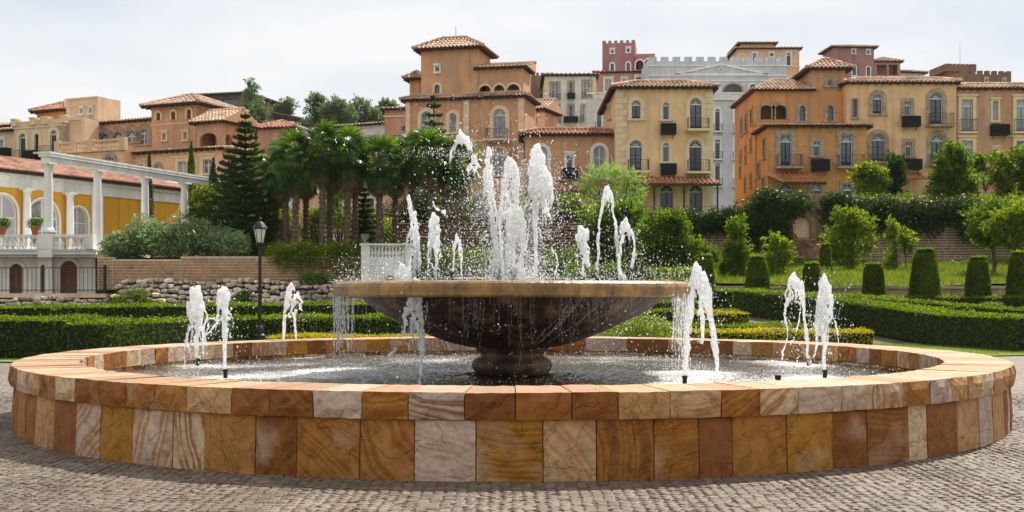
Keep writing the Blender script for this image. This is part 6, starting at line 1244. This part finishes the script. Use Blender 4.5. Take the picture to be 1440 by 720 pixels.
# trees
def tree(name, label, px, d, pb, crown, nleaf, size, m, cat='tree', asp=.45, trunk=.12, bark=None, lean=0, inner=.4, zb=None, multi=1):
    """crown: list of (px, py, r px, squash)"""
    k = d/F; base = (X(px, d), d, zb if zb is not None else Z(pb, d)); o = thing(name, base, label, cat); cs = []; rs = []
    for cx, cy, r, sq in crown: cs.append((X(cx, d), d+random.uniform(-.6, .6)*r*k*1.3, Z(cy, d))); rs.append((r*k, r*k, r*k*sq))
    P, Nn = clump_pts(cs, np.array(rs)*.9, int(nleaf*.2), inner); V = np.concatenate([leaves(P, Nn, size, asp, .9), twig_leaves(cs, rs, int(nleaf*.42), size*1.3, m, asp=asp*.9, reach=.8 if name != 'hill_tree' else .5)])-np.array(base); link('crown', quads_mesh('crown', V, 4, m), o, base)
    cz = np.mean([c[2] for c in cs]); ctr = Vector((float(np.mean([c[0] for c in cs])), d, cz)); b = MB()
    for mI in range(multi):
        ox = (mI-(multi-1)/2)*trunk*3; fork = Vector(base).lerp(ctr, .55)+Vector((ox*2, 0, 0)); b.tube([(base[0]+ox, base[1], base[2]-.15), tuple(Vector(base).lerp(fork, .5)+Vector((random.uniform(-.1, .1)+ox, 0, 0))), tuple(fork)], [trunk*1.3, trunk, trunk*.75], bark or BARK, 8)
    for c in cs[:14]:
        mid = fork.lerp(Vector(c), .5)+Vector((0, 0, -.08)); b.tube([tuple(fork), tuple(mid), tuple(c)], [trunk*.55, trunk*.35, trunk*.1], bark or BARK, 5)
    b.link('trunk', o, off=base); return o
def blobs(cx, cy, rx, ry, n, r, sq=.8, shape='round'):
    L = []; n = int(n*1.7); r = r*.8
    for i in range(n):
        a = random.uniform(0, 2*PI); q = math.sqrt(random.random()); x, y = math.cos(a)*q, math.sin(a)*q
        if shape == 'cone': y = random.uniform(-1, 1); x = random.uniform(-1, 1)*(.25+.75*(y+1)/2)
        L.append((cx+x*(rx-r*.6), cy+y*(ry-r*.6), r*random.uniform(.65, 1.2), sq))
    return L
tree('round_tree', 'round topped bright green tree on the lawn left of the far right pair', 1397, 59, 398, blobs(1392, 316, 34, 34, 34, 12), 17000, .12, LG2, trunk=.10, zb=2.4)
tree('round_tree', 'bright green umbrella tree cut by the right edge', 1428, 57, 400, blobs(1430, 320, 46, 34, 36, 13), 19000, .12, LGL, trunk=.10, zb=2.3)
tree('lawn_tree', 'broad young green tree with a bent trunk before the brick gatehouse', 1200, 60, 388, blobs(1194, 336, 36, 48, 40, 11, .8), 17000, .12, LGL, trunk=.09, inner=.2)
tree('lawn_tree', 'thin airy young tree left of the brick gatehouse', 1093, 57, 392, blobs(1093, 356, 24, 32, 24, 8), 5500, .11, LGL, trunk=.05, inner=.1, multi=3)
tree('lawn_tree', 'young upright green tree between two topiary cones, right of the arching jet', 1035, 56, 396, blobs(1035, 350, 30, 44, 32, 10, 1.1, 'cone'), 12000, .11, LG2, trunk=.05, multi=3, inner=.2)
tree('lawn_sapling', 'slender light green sapling with upright twigs before the brick wall', 1262, 60, 392, blobs(1255, 345, 14, 38, 14, 6, 1.5, 'cone'), 2600, .13, LGL, trunk=.035, multi=2, inner=.1)
tree('lawn_sapling', 'second slender sapling touching the first one at its right', 1272, 60.5, 392, blobs(1276, 338, 13, 26, 11, 6, 1.4), 2000, .13, LGL, trunk=.03, inner=.1)
tree('lawn_tree', 'dense bright green tree behind the right end of the bowl', 940, 56, 396, blobs(938, 345, 46, 52, 48, 13), 26000, .12, LG2, trunk=.09)
tree('lawn_tree', 'full green tree behind the looping thin jet', 868, 60, 396, blobs(862, 332, 50, 54, 56, 14), 26000, .13, LG2, trunk=.12)
tree('feathery_tree', 'feathery willow-like tree rising before the honey house porch', 880, 66, 380, blobs(862, 268, 48, 46, 40, 12, .8), 9000, .22, leafmat('feathery leaves', (.07, .14, .02), (.2, .3, .06), .5), asp=.12, trunk=.1, inner=.1)
tree('lawn_tree', 'low spreading green bush tree left of the first topiary', 985, 60, 392, blobs(975, 365, 40, 24, 26, 10), 11000, .12, LG2, trunk=.05)
tree('terrace_tree', 'broad round dark green tree with bright tips before the apricot terrace house', 1345, 74, 300, blobs(1342, 250, 44, 46, 60, 12, .9, 'cone'), 26000, .17, LG2, trunk=.14, zb=6.1)
tree('terrace_tree', 'dark pointed evergreen beside the corner house awning', 1255, 76, 300, blobs(1258, 252, 22, 42, 26, 9, 1, 'cone'), 11000, .16, LGD, trunk=.1, zb=6.1)
tree('terrace_tree', 'light green leafy tree in front of the apricot balconies', 1228, 75, 300, blobs(1225, 258, 30, 30, 26, 9), 9000, .17, LGL, trunk=.08, zb=6.1)
tree('terrace_tree', 'layered dark tree at the right edge above the creeper', 1425, 76, 300, blobs(1428, 250, 40, 44, 44, 11, .7), 16000, .17, LG, trunk=.12, zb=6.1)
tree('terrace_tree', 'thin open tree with slanting branches beside the rose brown house', 1385, 80, 300, blobs(1388, 232, 28, 22, 18, 6, .5), 3800, .16, LG2, trunk=.06, zb=6.1, inner=.1)
cs, rs = blob_row(1170, 1440, 73, 282, 306, 60, .9); shrub('terrace_shrub', 'band of mixed green shrubs along the foot of the right houses', cs, rs, 22000, .16, LG)
cs, rs = blob_row(905, 1000, 54, 374, 397, 26, .45); shrub('lawn_shrub', 'light green undergrowth at the feet of the dense tree behind the bowl', cs, rs, 9000, .13, LGL)
cs, rs = blob_row(1060, 1160, 57, 378, 396, 24, .42); shrub('lawn_shrub', 'low light green undergrowth below the airy young tree', cs, rs, 7000, .13, LGL)
cs, rs = blob_row(1330, 1372, 62, 368, 384, 14, .4); shrub('lawn_shrub', 'dark weedy undergrowth by the brick wall left of the umbrella trees', cs, rs, 4500, .13, LG2)
cs, rs = blob_row(800, 900, 55, 366, 396, 30, .5); shrub('lawn_shrub', 'dark green shrubs behind the right jets of the bowl', cs, rs, 9000, .12, LG2)
# creeper and ivy
def creeper(label, px0, px1, d, top, bot, n, dens, cat='creeper', size=.13, fl=None, thick=.5):
    cs = []; rs = []
    for i in range(n):
        px = random.uniform(px0, px1); t = top(px)+random.uniform(-2, 3); q = random.random()**1.3; py = t+8+(bot(px)-t-10)*q; r = random.uniform(.4, .75); cs.append((X(px, d), d-random.uniform(0, thick), Z(py, d))); rs.append((r*1.2, .45, r))
    o = shrub('creeper', label, cs, rs, dens, size, LIV, cat, asp=.6, extra=fl, stem=False); return o
creeper('dark flowering creeper hanging over the right brick wall with pale pink blossom', 1192, 1372, 65.9, lambda p: 281+3*math.sin(p*.05), lambda p: 322+12*math.sin(p*.13), 90, 22000, fl=('blossom', 420, .11, LFL))
creeper('dense dark ivy mound left of the brick gatehouse', 1042, 1104, 65.4, lambda p: 300-34*math.sin((p-1036)/80*PI)**.7 if 1036 < p < 1116 else 300, lambda p: 345, 60, 16000, thick=1.2)
creeper('dark creeper along the top of the wall behind the bright lawn trees', 955, 1050, 65.9, lambda p: 297, lambda p: 318+6*math.sin(p*.2), 46, 10000)
creeper('round ivy crown on the right shoulder of the brick gatehouse', 1160, 1190, 65.3, lambda p: 268+.4*abs(p-1175), lambda p: 330, 24, 7000)
creeper('thin ivy trailing over the gatehouse top', 1100, 1130, 64.7, lambda p: 274, lambda p: 300, 8, 1800)
creeper('dark foliage hanging at the far right end of the brick wall', 1372, 1500, 65.6, lambda p: 290, lambda p: 340, 60, 12000)
for i, (px0, px1, y0, y1, lb) in enumerate(((186, 212, 402, 432, 'weeds growing in the rubble wall left of the lamp post'), (330, 350, 405, 430, 'weeds trailing on the rubble wall behind the pointed jet'), (150, 175, 408, 440, 'leafy weeds where the slab meets the rubble wall'), (420, 470, 384, 396, 'weeds on top of the rubble wall under the trailing shrub'), (520, 570, 386, 396, 'weeds at the foot of the white parapet'))):
    cs, rs = blob_row(px0, px1, 57.3, y0, y1, 9, .3); shrub('weeds', lb, cs, rs, 2200, .10, LG2, cat='weeds', stem=False)
cs, rs = blob_row(158, 196, 46, 434, 448, 12, .3); shrub('golden_shrub', 'small bright yellow shrub standing above the left hedges', cs, rs, 2600, .08, LGY)
cs, rs = blob_row(1378, 1410, 40, 424, 440, 10, .22); shrub('golden_shrub', 'small yellow green shrub beside the rightmost topiary', cs, rs, 2200, .07, LGL)
cs, rs = blob_row(1330, 1400, 50, 418, 430, 16, .3); shrub('rose_bed', 'low reddish flower bed between the two right topiary cones', cs, rs, 2600, .08, LG2, extra=('blossom', 260, .07, mat('red blossom', (.35, .08, .05), .7, .3)), cat='flower bed')
cs, rs = blob_row(1245, 1285, 50, 418, 430, 10, .3); shrub('rose_bed', 'low leafy flower bed left of the tallest topiary', cs, rs, 1800, .08, LG2, extra=('blossom', 130, .07, MATS['red blossom']), cat='flower bed')
# topiary cones
for px, pt, pb, wb, wt, d, lb in ((1065, 363, 430, 37, 22, 49, 'clipped topiary cone directly right of the arching jet'), (1142, 372, 430, 28, 22, 49.5, 'slim topiary cone behind the two-strand jet'), (1228, 373, 432, 32, 25, 49, 'squat topiary cone right of the broad pointed jet'), (1301, 353, 432, 44, 26, 48.5, 'tallest and widest topiary cone'), (1376, 364, 432, 37, 24, 48.5, 'topiary cone next to the reddish flower bed'), (1434, 357, 432, 38, 24, 48.5, 'topiary cone cut by the right edge'), (993, 361, 425, 26, 18, 50, 'slim topiary cone behind the arching jet'), (895, 360, 425, 26, 18, 50, 'dark topiary column behind the right end of the bowl'), (1161, 345, 392, 17, 14, 58, 'small rounded topiary far behind the slim one')):
    k = d/F; base = (X(px, d), d, Z(pb, d)); o = thing('topiary', base, lb, 'topiary', 'clipped topiary cones'); h = (pb-pt)*k; rb, rt = wb*k/2, wt*k/2; n = int(9000*(h*rb)/(2*.55)*1); t = RNG.random(n)**.85; a = RNG.random(n)*2*PI; rr = rb+(rt-rb)*t**1.6; rr = rr*(1-.5*np.clip((t-.94)/.06, 0, 1))*(1+.05*np.sin(a*3+px)+.03*RNG.normal(size=n))
    P = np.stack([base[0]+np.cos(a)*rr, base[1]+np.sin(a)*rr, base[2]+t*h+RNG.normal(size=n)*.015], 1); Nn = np.stack([np.cos(a), np.sin(a), .1+0*a], 1)
    n2 = n//5; a = RNG.random(n2)*2*PI; q = np.sqrt(RNG.random(n2))*rt*.95; P2 = np.stack([base[0]+np.cos(a)*q, base[1]+np.sin(a)*q, base[2]+h+np.abs(RNG.normal(size=n2))*.05], 1)
    leafobj('foliage', np.concatenate([P, P2]), np.concatenate([Nn, np.tile((0, 0, 1.), (n2, 1))]), .075, LG, o, base, asp=.5)
    b = MB(); b.lathe([(rb*.93, 0), (rb*.8+rt*.13, h*.5), (rt*.92, h*.95)], M_HCORE, 16, cap=True); b.link('dark_core', o, base)
# lawn grass blades
def grass(name, pts, m, size):
    n = len(pts); h = size*(.5+RNG.random(n)); a = RNG.random(n)*2*PI; w = np.stack([np.cos(a), np.sin(a), 0*a], 1)*size*.09; tip = pts+np.stack([RNG.normal(size=n)*size*.3, RNG.normal(size=n)*size*.3, h], 1)
    return link(name, quads_mesh(name, np.stack([pts-w, pts+w, tip], 1), 3, m), None, (0, 0, 0), kind='stuff')
n = 45000; x = 5.5+RNG.random(n)*24; y = 52.4+RNG.random(n)*13.6; grass('long_grass', np.stack([x, y, np.array([zlawn(a, c) for a, c in zip(x, y)])], 1), LGRASS, .24)
n = 26000; x = 4+RNG.random(n)*9.6; y = 28.8+RNG.random(n)*7; k = y > 27.4+.30*np.abs(x-4); grass('short_grass', np.stack([x, y, 0*x+.012], 1)[k], LGRASS, .05)
# palms
def frond_mesh(seed, dead=False):
    rg = random.Random(seed); b = MB(); m = LGP if not dead else leafmat('dead palm leaves', (.10, .07, .035), (.22, .16, .08), .3)
    pet = rg.uniform(.75, 1.0); b.tube([(0, 0, 0), (pet*.5, 0, .06), (pet, 0, 0)], [.022, .018, .012], m, 4, False); n = 22; V = []; fs = []
    for k in range(n):
        t = (k+.5)/n; a = (t-.5)*R(250); L = rg.uniform(.62, .82)*(.72+.28*math.cos(a/2)); ca, sa = math.cos(a), math.sin(a); w = .055; fold = .02*(1 if k % 2 else -1)
        segs = [(.0, 0, .004), (.38*L, .02+fold, w*.72), (.7*L, -.01-.02*abs(a), w*.75), (.92*L, -.12-.05*rg.random(), w*.4), (1.08*L, -.30-.12*rg.random(), .004)]
        o = len(V)
        for r_, z, hw in segs: V += [(pet+ca*r_-sa*hw, sa*r_+ca*hw, z), (pet+ca*r_+sa*hw, sa*r_-ca*hw, z)]
        fs += [(o+2*i, o+2*i+1, o+2*i+3, o+2*i+2) for i in range(4)]
    b.add(V, fs, m); return b.mesh('frond')
FR = [frond_mesh(i) for i in range(4)]; FD_ = [frond_mesh(9, True)]
def palm_trunk(h, seed):
    rg = random.Random(seed); b = MB(); bend = rg.uniform(-.12, .12); n = int(h/.12); pts = []; rr = []
    for i in range(n+1): t = i/n; pts.append((bend*t*t, .3*bend*t, h*t)); rr.append((.18-.04*t)*(1.16 if i % 2 else .92)+(.05 if i < 3 else 0))
    b.tube(pts, rr, BARKP, 9)
    for i in range(int(h*46)):      # old leaf bases sticking out
        t = rg.random(); a = rg.random()*6.28; p = Vector((bend*t*t, .3*bend*t, h*t)); d = Vector((math.cos(a), math.sin(a), 0)); q = p+d*.19; s = d.cross(Vector((0, 0, 1)))*.04; b.add([q-s, q+s, q+d*.07+Vector((0, 0, .13))], [(0, 1, 2)], BARKP)
    return b.mesh('trunk'), pts[-1]
palms = [(387, 226, 66, 'palm with its trunk left of the lamp-side pair, small crown'), (402, 214, 63.5, 'palm second from the left in the palm group'), (415, 203, 61.2, 'near pale-trunked palm at the left of the group'), (431, 214, 67, 'dark palm between the two pale-trunked ones'), (454, 190, 61, 'tall near palm with a textured pale trunk in the middle of the group'), (464, 206, 66.5, 'dark palm just behind the tall middle one'), (488, 197, 61.3, 'near palm with pale trunk right of the tall middle one'), (500, 208, 67, 'dark palm behind, left of the white parapet'), (534, 206, 62, 'palm with a thick dark trunk above the white parapet'), (556, 212, 67, 'shaded palm behind the leaning ragged jet'), (579, 196, 63, 'palm with a full crown under the small pine'), (606, 199, 61.5, 'palm with hanging fronds beside the tower house'), (626, 208, 66, 'shaded palm behind the arc of thrown water'), (642, 206, 62, 'rightmost palm of the group next to the tall splash')]
for i, (px, py, d, lb) in enumerate(palms):
    k = d/F; zb = 3.36; zt = Z(py+19, d); me, top = palm_trunk(zt-zb, i); o = thing('fan_palm', (X(px, d), d, zb), lb, 'palm tree', 'fan palms on the terrace'); link('trunk', me, o, (X(px, d), d, zb)); tp = (X(px, d)+top[0], d+top[1], zt)
    nf = 31; 
    for j in range(nf):
        el = R(78)-R(158)*((j+.5)/nf)**.9+random.uniform(-.15, .15); az = j*2.399+random.uniform(-.3, .3); q = link('frond', random.choice(FR), o, (tp[0], tp[1], tp[2]-.25*(j/nf)))
        q.rotation_euler = (random.uniform(-.35, .35), -el, az); s = random.uniform(.82, 1.1)*(1 if d < 64 else .85); q.scale = (s,)*3
    for j in range(6): q = link('dead_frond', FD_[0], o, (tp[0], tp[1], tp[2]-.4)); q.rotation_euler = (random.uniform(-.4, .4), R(72), random.random()*6.28)
for px, py, d, h, lb in ((310, 300, 70, 0, 0),): pass
# Norfolk pines and cypresses
def norfolk(label, px, d, pt, zb, wpx, tiers, sparse=0, m=None):
    k = d/F; zt = Z(pt, d); h = zt-zb; base = (X(px, d), d, zb); o = thing('norfolk_pine', base, label, 'pine tree'); b = MB(); b.tube([(0, 0, 0), (0, 0, h*.6), (0, 0, h)], [.16, .09, .015], BARK, 8); P = []; Nn = []; b2 = b
    for t in range(tiers):
        f = (t+.5)/tiers; z = h*(.08+.9*f); rad = wpx*k/2*(1-f)**.75*(.8+.3*random.random())+.1; nb = 6; a0 = random.random()*6
        for q in range(nb):
            if sparse and random.random() < sparse: continue
            a = a0+q*2*PI/nb+random.uniform(-.2, .2); dr = np.array((math.cos(a), math.sin(a), 0)); n = int(rad*190)+20; s = RNG.random(n)*rad; zz_ = z+.28*(s/rad)**2*rad*.6-.03; b2.tube([(0, 0, z), tuple(dr[:2]*rad*.6)+(z+.02,), tuple(dr[:2]*rad)+(z+.17*rad,)], [.03, .02, .008], BARK, 4, False)
            side = np.array((-dr[1], dr[0], 0)); wd = (.10+.10*np.sin(s/rad*PI))*rad*1.1; p = dr*s[:, None]+side*((RNG.random(n)-.5)*2*wd)[:, None]; p[:, 2] = zz_+RNG.random(n)*.16; P.append(p); Nn.append(np.tile((0, 0, 1.), (n, 1))+side*((RNG.random(n)-.5))[:, None])
    b.link('trunk', o, base); P = np.concatenate(P)+np.array(base); leafobj('foliage', P, np.concatenate(Nn), .19, m or LGD, o, base, asp=.28, flop=1.1)
norfolk('tall layered Norfolk pine left of the palm group', 345, 64, 156, 3.4, 112, 18)
norfolk('smaller dark Norfolk pine behind the right end of the pergola', 322, 68, 205, 3.4, 84, 15)
norfolk('sparse Norfolk pine in front of the tower house windows', 610, 76, 128, 5, 86, 15, .25)
norfolk('low bright Norfolk pine in the shade beside the lamp', 370, 66, 282, 3.4, 60, 11, 0, LG)
norfolk('low dark pine between the palms and the white parapet', 512, 68, 262, 3.4, 56, 12)
def cypress(label, px, d, pt, zb, wpx, m=LGD):
    k = d/F; h = Z(pt, d)-zb; base = (X(px, d), d, zb); o = thing('cypress', base, label, 'cypress'); n = int(5200*h*wpx*k/6); t = RNG.random(n); a = RNG.random(n)*2*PI; r = wpx*k/2*np.sin(np.clip(t*.9+.12, 0, 1)*PI)**.6*(1-t*.35)*(.6+.4*RNG.random(n))*(1+.15*np.sin(t*40+a*2))
    P = np.stack([base[0]+np.cos(a)*r, base[1]+np.sin(a)*r, zb+t*h], 1); leafobj('foliage', P, np.stack([np.cos(a), np.sin(a), .8+0*a], 1), .16, m, o, base, asp=.3); b = MB(); b.tube([(0, 0, 0), (0, 0, h*.9)], [.1, .02], BARK, 6); b.link('trunk', o, base)
cypress('slim cypress standing against the villa roof between two pergola columns', 210, 72, 213, 3.4, 16); cypress('pointed cypress behind the fourth pergola column', 269, 74, 198, 3.4, 22, LG); cypress('dark cypress behind the right end of the pergola', 300, 72, 222, 3.4, 26)
tree('terrace_tree', 'dark leafy tree filling the gap behind the last pergola columns', 296, 71, 360, blobs(290, 300, 26, 40, 30, 9), 9000, .16, LG, zb=3.4)
tree('terrace_tree', 'dark leafy tree behind the tall Norfolk pine', 362, 72, 360, blobs(352, 272, 30, 56, 36, 9), 11000, .16, LG, zb=3.4)
for i, (px, py, rx, ry, lb) in enumerate(((398, 322, 16, 18, 'sunlit light green bush between the two leftmost palm trunks'), (445, 318, 16, 22, 'yellow green bush behind the middle palm trunks'), (524, 318, 22, 26, 'bright green bush left of the thick dark palm trunk'), (478, 290, 16, 30, 'tall green bush seen between the central palm trunks'))):
    cs = [(X(px+random.uniform(-rx, rx), 70), 70+random.uniform(-.5, .5), Z(py+random.uniform(-ry, ry), 70)) for _ in range(16)]; shrub('terrace_bush', lb, cs, [.5]*16, 5000, .14, LGL, base=(X(px, 70), 70, 3.36))
cs, rs = blob_row(545, 655, 72, 262, 350, 46, .75); shrub('terrace_shrub', 'dark dense foliage filling the gap behind the right hand palms', cs, rs, 14000, .17, LGD, base=(X(600, 72), 72, 3.36))
cs, rs = blob_row(366, 400, 73, 275, 340, 16, .6); shrub('terrace_shrub', 'dark foliage between the tall Norfolk pine and the first palm trunk', cs, rs, 5000, .17, LGD, base=(X(383, 73), 73, 3.36))
cs, rs = blob_row(330, 600, 64, 342, 356, 50, .45); shrub('ground_shrubs', 'low dark shrubs around the palm trunk feet', cs, rs, 12000, .13, LG, stem=False)
# hill trees
for px, d, pb, blb, n, lb in ((355, 172, 200, blobs(356, 172, 20, 30, 34, 8, .55)+[(352, 115, 6, .6), (356, 122, 7, .5), (350, 130, 9, .5), (353, 140, 14, .5), (366, 156, 14, .5), (352, 168, 20, .6)], 15000, 'tall dark hill tree with a spindly top beside the hilltop lodge'), (398, 190, 185, blobs(398, 154, 17, 20, 16, 9, .9), 5000, 'small round hill tree above the open pavilion'), (447, 180, 210, blobs(447, 139, 12, 9, 10, 6, .8)+blobs(447, 165, 20, 28, 20, 10), 9000, 'hill tree with a tall tuft above the palms'), (468, 178, 210, blobs(472, 166, 28, 28, 28, 12, .8), 11000, 'dense round hill tree left of the pale gap'), (500, 182, 210, blobs(506, 162, 24, 24, 24, 11, .8)+blobs(522, 172, 24, 18, 18, 10), 12000, 'broad hill tree above the long white walled house'), (545, 186, 200, blobs(545, 148, 14, 9, 10, 6, .8)+blobs(538, 162, 24, 12, 14, 8), 7000, 'light hill tree next to the small brown house end'), (425, 176, 215, blobs(428, 185, 16, 18, 12, 7), 5000, 'low hill tree below the pavilion'), (335, 180, 215, blobs(338, 190, 30, 16, 14, 8), 6000, 'low hill bush tree under the hilltop lodge')):
    tree('hill_tree', lb, px, d, pb, blb, int(n*1.4), .28, LFAR, trunk=.2, inner=.2)
# haze
b = MB(); b.box(-260, 260, -8, 262, -2, 48, mat('x', (0, 0, 0))); hz = b.mesh('haze'); hz.materials.clear(); hm = bpy.data.materials.new('thin bluish air'); hm.use_nodes = True; t = hm.node_tree; t.nodes.clear(); oo = N(t, 'ShaderNodeOutputMaterial'); pv = N(t, 'ShaderNodeVolumePrincipled'); pv.inputs['Color'].default_value = (.9, .94, 1, 1); pv.inputs['Density'].default_value = HAZE; LK(t, pv.outputs[0], oo.inputs['Volume']); hz.materials.append(hm)
if HAZE: link('haze', hz, kind='stuff')
